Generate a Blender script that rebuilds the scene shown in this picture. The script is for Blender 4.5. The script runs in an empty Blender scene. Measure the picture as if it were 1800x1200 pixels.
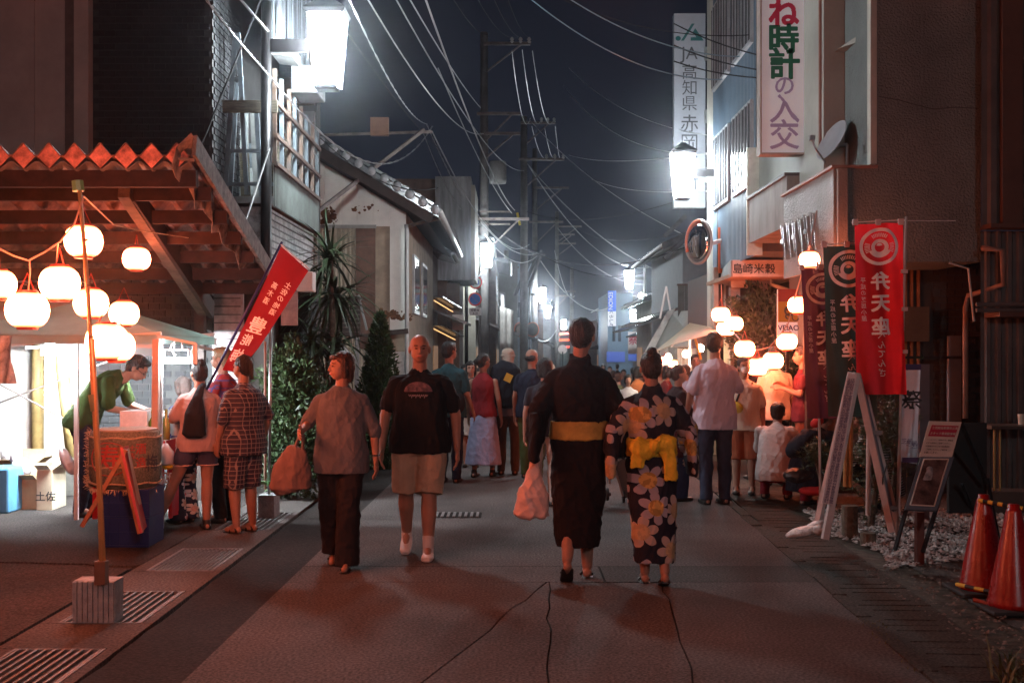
import bpy, math, random
import numpy as np
from mathutils import Vector, Matrix, Euler
random.seed(7); np.random.seed(7)
SC = bpy.context.scene
COL = SC.collection
R = math.radians

# ------------------------------------------------------------------ camera
CZ, HZ, FP = 1.55, 618.0, 2000.0
cd = bpy.data.cameras.new('camera'); cam = bpy.data.objects.new('camera', cd); COL.objects.link(cam)
cam.location = (0, 0, CZ); cam.rotation_euler = (R(90), 0, 0)
cd.sensor_width = 36; cd.lens = 40; cd.shift_y = 18 / 1800.0
cd.clip_start = .05; cd.clip_end = 1200
cd.dof.use_dof = True; cd.dof.focus_distance = 14; cd.dof.aperture_fstop = 5.6
SC.camera = cam
# ------------------------------------------------------------------ night sky
wd = bpy.data.worlds.new('World'); SC.world = wd; wd.use_nodes = True
nt = wd.node_tree; nt.nodes.clear()
wo = nt.nodes.new('ShaderNodeOutputWorld'); bg = nt.nodes.new('ShaderNodeBackground')
tc = nt.nodes.new('ShaderNodeTexCoord'); sx = nt.nodes.new('ShaderNodeSeparateXYZ'); cr = nt.nodes.new('ShaderNodeValToRGB')
nt.links.new(tc.outputs['Generated'], sx.inputs[0]); nt.links.new(sx.outputs['Z'], cr.inputs[0])
cr.color_ramp.elements[0].position = 0.0; cr.color_ramp.elements[0].color = (.014, .017, .028, 1)
cr.color_ramp.elements[1].position = .45; cr.color_ramp.elements[1].color = (.0040, .0050, .0092, 1)
nt.links.new(cr.outputs[0], bg.inputs[0]); bg.inputs[1].default_value = 1.0
nt.links.new(bg.outputs[0], wo.inputs[0])
# ------------------------------------------------------------------ view
SC.view_settings.view_transform = 'Standard'; SC.view_settings.look = 'None'
SC.view_settings.exposure = 0.0; SC.view_settings.gamma = 1.0; SC.view_settings.use_curve_mapping = False
SC.render.engine = 'CYCLES'
SC.cycles.use_denoising = True; SC.cycles.max_bounces = 6; SC.cycles.diffuse_bounces = 3
SC.cycles.glossy_bounces = 3; SC.cycles.transmission_bounces = 4; SC.cycles.volume_bounces = 0
SC.cycles.caustics_reflective = False; SC.cycles.caustics_refractive = False
SC.cycles.sample_clamp_indirect = 4.0; SC.cycles.use_light_tree = True
HAZE = 0.0011
LAMP_E, LANTERN_E, TUBE_E = 230.0, 105.0, 1500.0

# ------------------------------------------------------------------ helpers
def P(px, py, Y):            # photo pixel + distance -> world point
    return Vector(((px - 900) / FP * Y, Y, CZ + (HZ - py) / FP * Y))
def X(px, Y): return (px - 900) / FP * Y
def Z(py, Y): return CZ + (HZ - py) / FP * Y
def gz(y):                   # the street dips a little beyond the stalls
    t = min(1, max(0, (y - 14) / 14)); u = min(1, max(0, (y - 36) / 54)); return -.5 * t * t * (3 - 2 * t) - .45 * u
def V(*a): return Vector(a)
ORG = {}
MATS = {}
def M(name, col=(.5, .5, .5), rough=.7, var=.15, vs=5, bump=0, bs=60, metal=0, emit=None, es=0, spec=.4, alpha=1, trans=0, translu=0, stretch=None, col2=None):
    if name in MATS: return MATS[name]
    m = bpy.data.materials.new(name); m.use_nodes = True; MATS[name] = m
    n = m.node_tree; b = n.nodes['Principled BSDF']; L = n.links.new
    b.inputs['Roughness'].default_value = rough; b.inputs['Metallic'].default_value = metal
    b.inputs['Specular IOR Level'].default_value = spec
    if trans: b.inputs['Transmission Weight'].default_value = trans
    if alpha < 1: b.inputs['Alpha'].default_value = alpha
    c = tuple(col) + (1,)
    t = n.nodes.new('ShaderNodeTexCoord'); mp = n.nodes.new('ShaderNodeMapping')
    L(t.outputs['Object'], mp.inputs[0])
    if stretch: mp.inputs['Scale'].default_value = stretch
    if var or col2:
        ns = n.nodes.new('ShaderNodeTexNoise'); ns.inputs['Scale'].default_value = vs; ns.inputs['Detail'].default_value = 6
        ns.inputs['Roughness'].default_value = .65
        L(mp.outputs[0], ns.inputs[0])
        rp = n.nodes.new('ShaderNodeValToRGB')
        e = rp.color_ramp.elements
        e[0].position = .32; e[1].position = .70
        e[0].color = tuple(x * (1 - var * 1.6) for x in col) + (1,)
        e[1].color = (tuple(col2) if col2 else tuple(min(1, x * (1 + var)) for x in col)) + (1,)
        L(ns.outputs['Fac'], rp.inputs[0]); L(rp.outputs[0], b.inputs['Base Color'])
        mr = n.nodes.new('ShaderNodeMapRange'); mr.inputs[3].default_value = max(.05, rough - .12); mr.inputs[4].default_value = min(1, rough + .12)
        L(ns.outputs['Fac'], mr.inputs[0]); L(mr.outputs[0], b.inputs['Roughness'])
    else: b.inputs['Base Color'].default_value = c
    if bump:
        n2 = n.nodes.new('ShaderNodeTexNoise'); n2.inputs['Scale'].default_value = bs; n2.inputs['Detail'].default_value = 4
        L(mp.outputs[0], n2.inputs[0])
        bp = n.nodes.new('ShaderNodeBump'); bp.inputs['Strength'].default_value = bump; bp.inputs['Distance'].default_value = .02
        L(n2.outputs['Fac'], bp.inputs['Height']); L(bp.outputs[0], b.inputs['Normal'])
    if translu:
        tr = n.nodes.new('ShaderNodeBsdfTranslucent'); mxs = n.nodes.new('ShaderNodeMixShader'); mxs.inputs[0].default_value = translu
        if b.inputs['Base Color'].links: L(b.inputs['Base Color'].links[0].from_socket, tr.inputs[0])
        else: tr.inputs[0].default_value = c
        L(b.outputs[0], mxs.inputs[1]); L(tr.outputs[0], mxs.inputs[2]); L(mxs.outputs[0], n.nodes['Material Output'].inputs[0])
    if emit:
        b.inputs['Emission Color'].default_value = tuple(emit) + (1,); b.inputs['Emission Strength'].default_value = es
    return m

class MB:
    def __init__(s): s.v = []; s.f = []; s.m = []; s.mats = []
    def mi(s, mat):
        if mat is None: return 0
        if mat not in s.mats: s.mats.append(mat)
        return s.mats.index(mat)
    def add(s, vs, fs, mat=None):
        k = len(s.v); i = s.mi(mat)
        s.v += [tuple(v) for v in vs]; s.f += [tuple(a + k for a in f) for f in fs]; s.m += [i] * len(fs); return s
    def box(s, x0, x1, y0, y1, z0, z1, mat=None, rot=None, piv=None):
        vs = [Vector((x, y, z)) for x in (x0, x1) for y in (y0, y1) for z in (z0, z1)]
        if rot is not None:
            p = Vector(piv) if piv is not None else Vector(((x0 + x1) / 2, (y0 + y1) / 2, (z0 + z1) / 2))
            m = Euler(rot).to_matrix(); vs = [m @ (v - p) + p for v in vs]
        return s.add(vs, [(0, 1, 3, 2), (4, 6, 7, 5), (0, 4, 5, 1), (2, 3, 7, 6), (0, 2, 6, 4), (1, 5, 7, 3)], mat)
    def cbox(s, c, d, mat=None, rot=None):
        return s.box(c[0] - d[0] / 2, c[0] + d[0] / 2, c[1] - d[1] / 2, c[1] + d[1] / 2, c[2] - d[2] / 2, c[2] + d[2] / 2, mat, rot)
    def bar(s, a, b, w, h=None, mat=None, up=(0, 0, 1)):
        a = Vector(a); b = Vector(b); h = h or w; d = (b - a).normalized(); u = Vector(up)
        if abs(d.dot(u)) > .98: u = Vector((0, 1, 0))
        r = d.cross(u).normalized(); u = r.cross(d)
        vs = [p + r * i * w / 2 + u * j * h / 2 for p in (a, b) for i, j in ((-1, -1), (1, -1), (1, 1), (-1, 1))]
        return s.add(vs, [(3, 2, 1, 0), (4, 5, 6, 7), (0, 1, 5, 4), (1, 2, 6, 5), (2, 3, 7, 6), (3, 0, 4, 7)], mat)
    def tube(s, pts, r, n=8, mat=None, caps=True):
        pts = [Vector(p) for p in pts]; N = len(pts); rs = r if hasattr(r, '__len__') else [r] * N
        vs = []; fs = []; u = None
        for i, p in enumerate(pts):
            d = (pts[min(i + 1, N - 1)] - pts[max(i - 1, 0)]).normalized()
            if u is None: u = d.orthogonal().normalized()
            u = (u - d * u.dot(d))
            u = u.normalized() if u.length > 1e-6 else d.orthogonal().normalized()
            w = d.cross(u)
            for k in range(n):
                a = 2 * math.pi * k / n; vs.append(p + (u * math.cos(a) + w * math.sin(a)) * rs[i])
        for i in range(N - 1):
            for k in range(n):
                k2 = (k + 1) % n; fs.append((i * n + k, i * n + k2, (i + 1) * n + k2, (i + 1) * n + k))
        if caps: fs.append(tuple(range(n - 1, -1, -1))); fs.append(tuple((N - 1) * n + k for k in range(n)))
        return s.add(vs, fs, mat)
    def lathe(s, prof, n=16, mat=None, c=(0, 0, 0), sx=1, sy=1, M4=None):
        vs = []; fs = []; N = len(prof)
        for r, z in prof:
            for k in range(n):
                a = 2 * math.pi * (k + .5) / n; v = Vector((math.cos(a) * r * sx + c[0], math.sin(a) * r * sy + c[1], z + c[2])); vs.append(M4 @ v if M4 else v)
        for i in range(N - 1):
            for k in range(n):
                k2 = (k + 1) % n; fs.append((i * n + k, i * n + k2, (i + 1) * n + k2, (i + 1) * n + k))
        fs.append(tuple(range(n - 1, -1, -1))); fs.append(tuple((N - 1) * n + k for k in range(n)))
        return s.add(vs, fs, mat)
    def ell(s, c, r, n=12, m=8, mat=None, rot=None):
        vs = []; fs = []
        mt = rot if isinstance(rot, Matrix) else (Euler(rot).to_matrix() if rot else Matrix.Identity(3)); c = Vector(c)
        vs.append(c + mt @ Vector((0, 0, -r[2])))
        for j in range(1, m):
            t = math.pi * j / m - math.pi / 2
            for k in range(n):
                a = 2 * math.pi * k / n
                vs.append(c + mt @ Vector((math.cos(a) * math.cos(t) * r[0], math.sin(a) * math.cos(t) * r[1], math.sin(t) * r[2])))
        vs.append(c + mt @ Vector((0, 0, r[2]))); e = len(vs) - 1
        for k in range(n):
            k2 = (k + 1) % n; fs.append((0, 1 + k2, 1 + k)); fs.append((e, 1 + (m - 2) * n + k, 1 + (m - 2) * n + k2))
            for j in range(m - 2): fs.append((1 + j * n + k, 1 + j * n + k2, 1 + (j + 1) * n + k2, 1 + (j + 1) * n + k))
        return s.add(vs, fs, mat)
    def cap(s, a, b, ra, rb, n=12, mat=None):      # tapered capsule
        a = Vector(a); b = Vector(b); d = b - a; L = d.length
        if L < 1e-5: return s.ell(a, (ra,) * 3, mat=mat)
        d.normalize(); pts = []; rs = []
        for t in (-88, -60, -30, 0): pts.append(a + d * ra * math.sin(R(t))); rs.append(ra * math.cos(R(t)))
        for t in (0, 30, 60, 88): pts.append(b + d * rb * math.sin(R(t))); rs.append(rb * math.cos(R(t)))
        return s.tube(pts, rs, n, mat)
    def loft(s, rings, n=20, mat=None):             # ring = (centre, rx, ry, side vector)
        vs = []; fs = []; N = len(rings)
        for i, rg in enumerate(rings):
            c, rx, ry = Vector(rg[0]), rg[1], rg[2]; sd = Vector(rg[3]) if len(rg) > 3 else Vector((1, 0, 0))
            d = (Vector(rings[min(i + 1, N - 1)][0]) - Vector(rings[max(i - 1, 0)][0]))
            d = d.normalized() if d.length > 1e-6 else Vector((0, 0, 1))
            sd = (sd - d * sd.dot(d)).normalized(); fw = d.cross(sd)
            for k in range(n):
                a = 2 * math.pi * k / n; ca, sa = math.cos(a), math.sin(a); e = .85
                vs.append(c + sd * rx * math.copysign(abs(ca) ** e, ca) + fw * ry * math.copysign(abs(sa) ** e, sa))
        for i in range(N - 1):
            for k in range(n):
                k2 = (k + 1) % n; fs.append((i * n + k, i * n + k2, (i + 1) * n + k2, (i + 1) * n + k))
        fs.append(tuple(range(n - 1, -1, -1))); fs.append(tuple((N - 1) * n + k for k in range(n)))
        return s.add(vs, fs, mat)
    def grid(s, fn, nu, nv, mat=None):
        vs = [fn(i / nu, j / nv) for j in range(nv + 1) for i in range(nu + 1)]; w = nu + 1
        return s.add(vs, [(j * w + i, j * w + i + 1, (j + 1) * w + i + 1, (j + 1) * w + i) for j in range(nv) for i in range(nu)], mat)
    def mesh(s, name, org=(0, 0, 0)):
        me = bpy.data.meshes.new(name); o = Vector(org)
        me.from_pydata([(v[0] - o[0], v[1] - o[1], v[2] - o[2]) for v in s.v], [], s.f)
        for m in s.mats: me.materials.append(m)
        if len(s.mats) > 1: me.polygons.foreach_set('material_index', s.m)
        return me
    def build(s, name, mat=None, parent=None, org=None, smooth=False, bevel=0, solid=0):
        if mat is not None and not s.mats: s.mats = [mat]
        if parent is not None: o_ = ORG.get(parent.name, (0, 0, 0))
        else: o_ = org if org is not None else (0, 0, 0)
        me = s.mesh(name, o_)
        if smooth: me.shade_smooth()
        o = bpy.data.objects.new(name, me); COL.objects.link(o)
        if parent is not None: o.parent = parent; ORG[o.name] = o_
        else: o.location = o_; ORG[o.name] = o_
        if solid: md = o.modifiers.new('s', 'SOLIDIFY'); md.thickness = solid; md.offset = 0
        if bevel: md = o.modifiers.new('b', 'BEVEL'); md.width = bevel; md.segments = 2; md.limit_method = 'ANGLE'
        return o
def tag(o, label=None, cat=None, group=None, kind=None):
    if label: o['label'] = label
    if cat: o['category'] = cat
    if group: o['group'] = group
    if kind: o['kind'] = kind
    return o
def T(name, label, cat, loc, group=None, kind=None):
    o = bpy.data.objects.new(name, None); COL.objects.link(o); o.location = loc; o.empty_display_size = .1
    ORG[o.name] = tuple(loc); return tag(o, label, cat, group, kind)
def dup(o, loc=None, rotz=None, label=None, parent=None, scale=None):
    c = o.copy(); COL.objects.link(c)
    if parent is not None: c.parent = parent
    if loc is not None: c.location = loc; ORG[c.name] = tuple(loc)
    if rotz is not None: c.rotation_euler = (0, 0, rotz)
    if scale is not None: c.scale = scale
    if label: c['label'] = label
    for ch in list(CH.get(o.name, [])): dup(ch, parent=c)
    return c
CH = {}
def index_children():
    CH.clear()
    for o in COL.objects:
        if o.parent: CH.setdefault(o.parent.name, []).append(o)
def struct(name, mb, mat=None, label=None, **k):
    o = mb.build(name, mat, **k); o['kind'] = 'structure'
    if label: o['label'] = label
    return o
def pieces(name, parent, mesh, locs, rots=None, mats=None):      # alike pieces that share one mesh
    out = []; po = Vector(ORG.get(parent.name, (0, 0, 0)))
    for i, l in enumerate(locs):
        o = bpy.data.objects.new(name, mesh); COL.objects.link(o); o.parent = parent; o.location = Vector(l) - po
        if rots: o.rotation_euler = rots[i]
        out.append(o)
    return out
def heavy(v, f, size, off):            # bolder strokes: fill the glyph on a fine grid, widen it, give back row strips
    a = np.array(v)[:, :2]; x0, y0 = a.min(0) - off * size * 2; x1, y1 = a.max(0) + off * size * 2
    st = size / 64; nx = int((x1 - x0) / st) + 2; ny = int((y1 - y0) / st) + 2
    g = np.zeros((ny, nx), bool)
    for p in f:
        for k in range(1, len(p) - 1):
            t = a[[p[0], p[k], p[k + 1]]]; lo = np.floor((t.min(0) - (x0, y0)) / st).astype(int) - 1; hi = np.ceil((t.max(0) - (x0, y0)) / st).astype(int) + 1
            lo = np.maximum(lo, 0); xs = x0 + (np.arange(lo[0], min(hi[0], nx)) + .5) * st; ys = y0 + (np.arange(lo[1], min(hi[1], ny)) + .5) * st
            if not len(xs) or not len(ys): continue
            X_, Y_ = np.meshgrid(xs, ys); s = [(t[(i + 1) % 3][0] - t[i][0]) * (Y_ - t[i][1]) - (t[(i + 1) % 3][1] - t[i][1]) * (X_ - t[i][0]) for i in range(3)]
            m = ((s[0] >= 0) & (s[1] >= 0) & (s[2] >= 0)) | ((s[0] <= 0) & (s[1] <= 0) & (s[2] <= 0)); g[lo[1]:lo[1] + len(ys), lo[0]:lo[0] + len(xs)] |= m
    r = off * 64; n = int(math.ceil(r)); o = g.copy()
    for dy in range(-n, n + 1):
        for dx in range(-n, n + 1):
            if dx * dx + dy * dy <= r * r + .3: o |= np.roll(np.roll(g, dy, 0), dx, 1)
    V2, F2 = [], []
    for j in range(ny):
        row = np.flatnonzero(np.diff(np.concatenate(([0], o[j].astype(int), [0]))))
        for s_, e_ in ((q, min(q + 7, b_)) for a_, b_ in zip(row[::2], row[1::2]) for q in range(a_, b_, 7)):
            k = len(V2); ya, yb_ = y0 + j * st, y0 + (j + 1) * st; V2 += [(x0 + s_ * st, ya, 0), (x0 + e_ * st, ya, 0), (x0 + e_ * st, yb_, 0), (x0 + s_ * st, yb_, 0)]; F2.append((k, k + 1, k + 2, k + 3))
    return V2, F2
def text_mb(body, size, off=.0):
    cu = bpy.data.curves.new('lettering', 'FONT'); cu.body = body; cu.size = size; cu.offset = 0 if off > .011 else off * size; cu.resolution_u = 3
    cu.align_x = 'CENTER'; cu.align_y = 'CENTER'
    o = bpy.data.objects.new('lettering', cu); me = o.to_mesh()
    v = [tuple(q.co) for q in me.vertices]; f = [tuple(p.vertices) for p in me.polygons]
    if off > .011 and v:
        if off > 0: cu.offset = 0
        me = o.to_mesh(); v = [tuple(q.co) for q in me.vertices]; f = [tuple(p.vertices) for p in me.polygons]
        v, f = heavy(v, f, size, off)
    o.to_mesh_clear(); bpy.data.objects.remove(o); bpy.data.curves.remove(cu)
    return v, f
def letters(mb, body, c, right, up, size, mat, vertical=False, off=.02, pitch=1.12, sx=1, fn=None):
    c = Vector(c); right = Vector(right).normalized(); up = Vector(up).normalized()
    items = [(ch, (0, -(i - (len(body) - 1) / 2) * size * pitch)) for i, ch in enumerate(body)] if vertical else [(body, (0, 0))]
    for ch, (dx, dy) in items:
        if not ch.strip(): continue
        v, f = text_mb(ch, size, off)
        if vertical and v:
            ys = [q[1] for q in v]; xs = [q[0] for q in v]; cy = (max(ys) + min(ys)) / 2; cx = (max(xs) + min(xs)) / 2
            v = [(q[0] - cx, q[1] - cy, 0) for q in v]
        vs = [c + right * (q[0] * sx + dx) + up * (q[1] + dy) for q in v]
        if fn: vs = [fn(q) for q in vs]
        mb.add(vs, f, mat)
    return mb
def jit(a, s): return a + random.uniform(-s, s)

# common materials
black_metal = M('black metal', (.018, .017, .018), .45, .2, metal=.3)
steel = M('galvanised steel', (.42, .44, .45), .38, .2, 9, metal=.8)
white_paint = M('white paint', (.72, .72, .70), .5, .08)
old_white = M('weathered white paint', (.20, .21, .205), .6, .25, 3, bump=.1)
rope_m = M('rope', (.42, .33, .22), .8, .2, 40)
lamp_glass = M('lit lamp glass', (.9, .9, .9), .4, 0, emit=(.86, .95, 1.0), es=LAMP_E)
bulb_white = M('lit white tube', (.9, .9, .9), .4, 0, emit=(.88, .95, 1.0), es=TUBE_E)
# ================================================================== GROUND AND ROAD
def road_mat(name, col, seed=0, warm=0):
    m = bpy.data.materials.new(name); m.use_nodes = True; n = m.node_tree; b = n.nodes['Principled BSDF']; L = n.links.new
    t = n.nodes.new('ShaderNodeTexCoord')
    a = n.nodes.new('ShaderNodeTexNoise'); a.inputs['Scale'].default_value = .9; a.inputs['Detail'].default_value = 8
    v = n.nodes.new('ShaderNodeTexVoronoi'); v.inputs['Scale'].default_value = 55
    g = n.nodes.new('ShaderNodeTexNoise'); g.inputs['Scale'].default_value = 62; g.inputs['Detail'].default_value = 3
    for q in (a, v, g): L(t.outputs['Object'], q.inputs['Vector'])
    r = n.nodes.new('ShaderNodeValToRGB'); e = r.color_ramp.elements
    e[0].position = .32; e[0].color = tuple(c * .62 for c in col) + (1,); e[1].position = .68; e[1].color = tuple(c * 1.2 for c in col) + (1,)
    L(a.outputs['Fac'], r.inputs[0])
    r2 = n.nodes.new('ShaderNodeValToRGB'); e = r2.color_ramp.elements
    e[0].position = .40; e[0].color = (.50, .48, .48, 1); e[1].position = .64; e[1].color = (1.45, 1.40, 1.38, 1)
    L(g.outputs['Fac'], r2.inputs[0])
    mx = n.nodes.new('ShaderNodeMix'); mx.data_type = 'RGBA'; mx.blend_type = 'MULTIPLY'; mx.inputs[0].default_value = .9
    L(r.outputs[0], mx.inputs[6]); L(r2.outputs[0], mx.inputs[7]); L(mx.outputs[2], b.inputs['Base Color'])
    bp = n.nodes.new('ShaderNodeBump'); bp.inputs['Strength'].default_value = .35; bp.inputs['Distance'].default_value = .008
    L(v.outputs['Distance'], bp.inputs['Height']); L(bp.outputs[0], b.inputs['Normal'])
    b.inputs['Roughness'].default_value = .9; b.inputs['Specular IOR Level'].default_value = .12
    return m
road_c = road_mat('worn pale road surface', (.098, .090, .088))
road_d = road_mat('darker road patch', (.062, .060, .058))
strip_m = road_mat('dark asphalt strip', (.024, .021, .020))
side_m = road_mat('rough side asphalt', (.06, .053, .05))
conc_m = road_mat('gutter concrete', (.10, .09, .085))
gr = MB()
ys = [-30, 0, 5, 10, 14, 16, 18, 20, 22, 24, 26, 28, 36, 50, 70, 90, 140, 600]
gr.grid(lambda u, v: (-400 + 800 * u, ys[round(v * (len(ys) - 1))], gz(ys[round(v * (len(ys) - 1))]) - .03), 8, len(ys) - 1)
struct('ground', gr, side_m)

# road slabs: pieces between recessed joints and long cracks
road = T('road', 'pale worn concrete road running straight up the street', None, (0, 0, 0), kind='structure')
def wig(a, b, n, amp, seed):
    rd = random.Random(seed); out = []
    for i in range(n + 1):
        t = i / n; k = 0 if i in (0, n) else amp
        out.append(Vector((a[0] + (b[0] - a[0]) * t + rd.uniform(-k, k), a[1] + (b[1] - a[1]) * t + rd.uniform(-k, k) * .5)))
    return out
def Gp(px, py): y = CZ * FP / (py - HZ); return (X(px, y), y)
YJ = 7.67
yb = 2.5
c1 = wig(Gp(965, 1022), (X(965, 5.33) + .0, 5.33), 9, .018, 1) + [Vector((.16, yb))]
c2 = wig(Gp(1165, 1024), Gp(1218, 1200), 9, .018, 2) + [Vector((.78, yb))]
c0 = wig(Gp(960, 1024), Gp(740, 1200), 9, .018, 3) + [Vector((-.75, yb))]
LX = lambda y: -1.63 + .015 * y          # left edge of the slabs
RX = lambda y: 1.82 + .032 * y            # right edge
def slab(poly, mat, zt=.0, name='slab', th=.03, bev=True):
    mb = MB(); n = len(poly)
    vs = [(p[0], p[1], zt) for p in poly] + [(p[0], p[1], zt - th) for p in poly]
    mb.add(vs, [tuple(range(n))] + [(i, i + n, (i + 1) % n + n, (i + 1) % n) for i in range(n)])
    o = mb.build(name, mat, road); return o
def offs(c, d): return [Vector((p[0] + d, p[1])) for p in c]
g = .005
mb = MB(); mb.add([(-1.7, 2.2, -.012), (2.2, 2.2, -.012), (2.2, 8.4, -.012), (-1.7, 8.4, -.012)], [(0, 1, 2, 3)]); mb.build('road_bed', strip_m, road)
left = [Vector((LX(YJ), YJ - g))] + [Vector((c0[0][0] - g, YJ - g))] + offs(c0[1:], -g) + [Vector((LX(yb), yb))]
slab(left[::-1], road_c)
slab(offs(c1, -g) + offs(c0[1:][::-1], g), road_c)
slab(([Vector((c1[0][0] + g, YJ - g))] + offs(c2, -g) + offs(c1[1:][::-1], g)), road_c)
ej = wig((RX(yb), yb), (RX(YJ), YJ - g), 14, .025, 8)
slab(([Vector((c2[0][0] + g, YJ - g))] + [Vector((RX(YJ), YJ - g))] + ej[::-1][1:] + offs(c2[1:][::-1], g)), road_c)
slab([(LX(YJ), YJ + g), (.62, YJ + g), (.62, 8.22), (LX(8.2), 8.22)], road_c)
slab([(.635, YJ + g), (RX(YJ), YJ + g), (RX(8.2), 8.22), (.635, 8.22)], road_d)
def far_road():
    mb = MB(); yy = [8.235, 9, 10, 11, 12, 13, 14, 16, 18, 20, 22, 24, 26, 28]
    mb.grid(lambda u, v: (LX(yy[round(v * 13)]) * (1 - u) + RX(yy[round(v * 13)]) * u, yy[round(v * 13)], gz(yy[round(v * 13)])), 2, 13)
    mb.build('slab', road_c, road)
    mb = MB(); yy2 = [28, 36, 48, 62, 76, 90, 120]
    xl = [-1.3, -.9, -.2, 1, 2.2, 3.4, 5.5]
    mb.grid(lambda u, v: (xl[round(v * 6)] + (4.2 + .0 * v) * u, yy2[round(v * 6)], gz(yy2[round(v * 6)]) + .004), 2, 6)
    mb.build('slab', road_c, road)
far_road()
# dark asphalt strip and gutter concrete at the left
mb = MB(); e1 = wig((-2.05, 2.2), (-1.98, 16), 60, .012, 5); e2 = wig((-1.50, 2.2), (-1.3, 16), 60, .0, 6)
for i in range(60):
    a, b, c, d = e1[i], e2[i], e2[i + 1], e1[i + 1]
    mb.add([(a[0], a[1], gz(a[1]) - .006), (b[0], b[1], gz(b[1]) - .006), (c[0], c[1], gz(c[1]) - .006), (d[0], d[1], gz(d[1]) - .006)], [(0, 1, 2, 3)])
struct('asphalt_strip', mb, strip_m)
gut = T('gutter', 'concrete gutter strip with steel gratings left of the road', None, (0, 0, 0), kind='structure')
gy = [2.2, 5.05, 5.95, 6.5, 7.38, 8.05, 8.98, 9.9, 11.0, 13.0]
for i in range(len(gy) - 1):
    a, b = gy[i] + .004, gy[i + 1] - .004
    if i in (1, 3, 5, 7):   # opening for the grating: side strips only
        MB().box(-2.70, -2.60, a, b, -.06, 0).box(-2.115, -2.055, a, b, -.06, .0).box(-2.60, -2.115, a, b, -.09, -.016).build('channel_slab', conc_m, gut)
    else: MB().box(-2.70, -2.055, a, b, -.06, 0).build('channel_slab', conc_m, gut)
grate_steel = M('grating steel', (.20, .19, .19), .6, .3, 20, metal=.3)
for i in (1, 3, 5, 7):
    a, b = gy[i] + .01, gy[i + 1] - .01; xa, xb = -2.595, -2.12
    wh = {1: 'nearest the viewer, cut by the frame', 3: 'half hidden by the concrete block of the bamboo pole', 5: 'in the middle, fully in view', 7: 'beside the plaid yukata person\'s sandals'}[i]
    t = T('drain_grating', 'steel bar drain grating ' + wh, 'drain grating', (xa, a, 0), 'steel gratings in the left gutter')
    f = MB(); f.box(xa, xa + .012, a, b, -.015, .003).box(xb - .012, xb, a, b, -.015, .003).box(xa + .012, xb - .012, a, a + .012, -.015, .002).box(xa + .012, xb - .012, b - .012, b, -.015, .002)
    f.build('frame', grate_steel, t)
    n = 10 if i != 5 else 15; bm_ = MB().box(-.006, .006, 0, b - a - .028, -.014, 0).mesh('bar'); bm_.materials.append(grate_steel)
    pieces('bar', t, bm_, [(xa + (xb - xa) * (k + .5) / n, a + .014, .001) for k in range(n)])
tg_ = T('drain_grating', 'small steel drain grating set in the road beyond the black shirted man', 'drain grating', (-.75, 10.7, 0), 'steel gratings in the left gutter')
for k in range(9): MB().box(-.78 + k * .055, -.755 + k * .055, 10.65, 10.95, .003, .012).build('bar', grate_steel, tg_)
MB().box(-.80, -.29, 10.62, 10.98, -.02, .002).build('frame', strip_m, tg_)
# broken edge of the side lot: irregular slabs of old asphalt
lot = T('side_lot', 'uneven cracked asphalt lot in front of the stall', None, (0, 0, 0), kind='structure')
rd = random.Random(3)
edge = wig((-2.71, 2.2), (-2.71, 12.4), 40, .006, 9)
cr1 = wig((-8.2, 9.3), (-2.75, 8.25), 26, .05, 11); cr2 = wig((-8.2, 7.6), (-2.75, 8.15), 26, .05, 12)
def poly_slab(pts, mat, z, par, name='slab'):
    mb = MB(); n = len(pts); mb.add([(p[0], p[1], z) for p in pts] + [(p[0], p[1], z - .04) for p in pts], [tuple(range(n))] + [(i, i + n, (i + 1) % n + n, (i + 1) % n) for i in range(n)])
    return mb.build(name, mat, par)
poly_slab([(-8.2, 12.3), *[tuple(p) for p in cr1], (-2.715, 8.3), (-2.715, 12.3)], side_m, -.002, lot)
poly_slab([*[(p[0], p[1] - .008) for p in cr1][::-1], *[(p[0], p[1] + .008) for p in cr2]][::-1], side_m, -.012, lot)
poly_slab([*[tuple(p) for p in cr2][::-1], (-8.2, 2.2), (-2.715, 2.2)], side_m, -.006, lot)

# right hand drain: concrete covers with slots
drain = T('drain_covers', 'row of slotted concrete drain covers at right road edge', None, (0, 0, 0), kind='structure')
cover_m = road_mat('mossy concrete cover', (.062, .058, .05))
def cover():
    mb = MB(); w, l, t = .47, .49, .05; sw, sl = .30, .022
    def ring(y0, y1, s0, s1):
        mb.box(0, (w - sw) / 2, y0, y1, -t, 0); mb.box((w + sw) / 2, w, y0, y1, -t, 0)
        mb.box((w - sw) / 2, (w + sw) / 2, y0, s0, -t, 0); mb.box((w - sw) / 2, (w + sw) / 2, s1, y1, -t, 0)
    ring(0, l / 2, l * .25 - sl / 2, l * .25 + sl / 2); ring(l / 2, l, l * .75 - sl / 2, l * .75 + sl / 2)
    me = mb.mesh('cover'); me.materials.append(cover_m); return me
cm = cover(); locs = []; rots = []
y = 3.0
while y < 13:
    x = 2.02 + .047 * (y - 5.3) - .02 * 0; locs.append((x, y, jit(-.004, .003))); rots.append((jit(0, .006), jit(0, .008), -.047 + jit(0, .008))); y += .5
pieces('cover', drain, cm, locs, rots)
mb = MB(); mb.add([(1.7, 2, -.022), (3.2, 2, -.022), (3.5, 14, -.022), (1.9, 14, -.022)], [(0, 1, 2, 3)]); struct('verge', mb, M('soil and moss', (.06, .055, .04), .95, .5, 14, bump=.8, bs=30))
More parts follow.
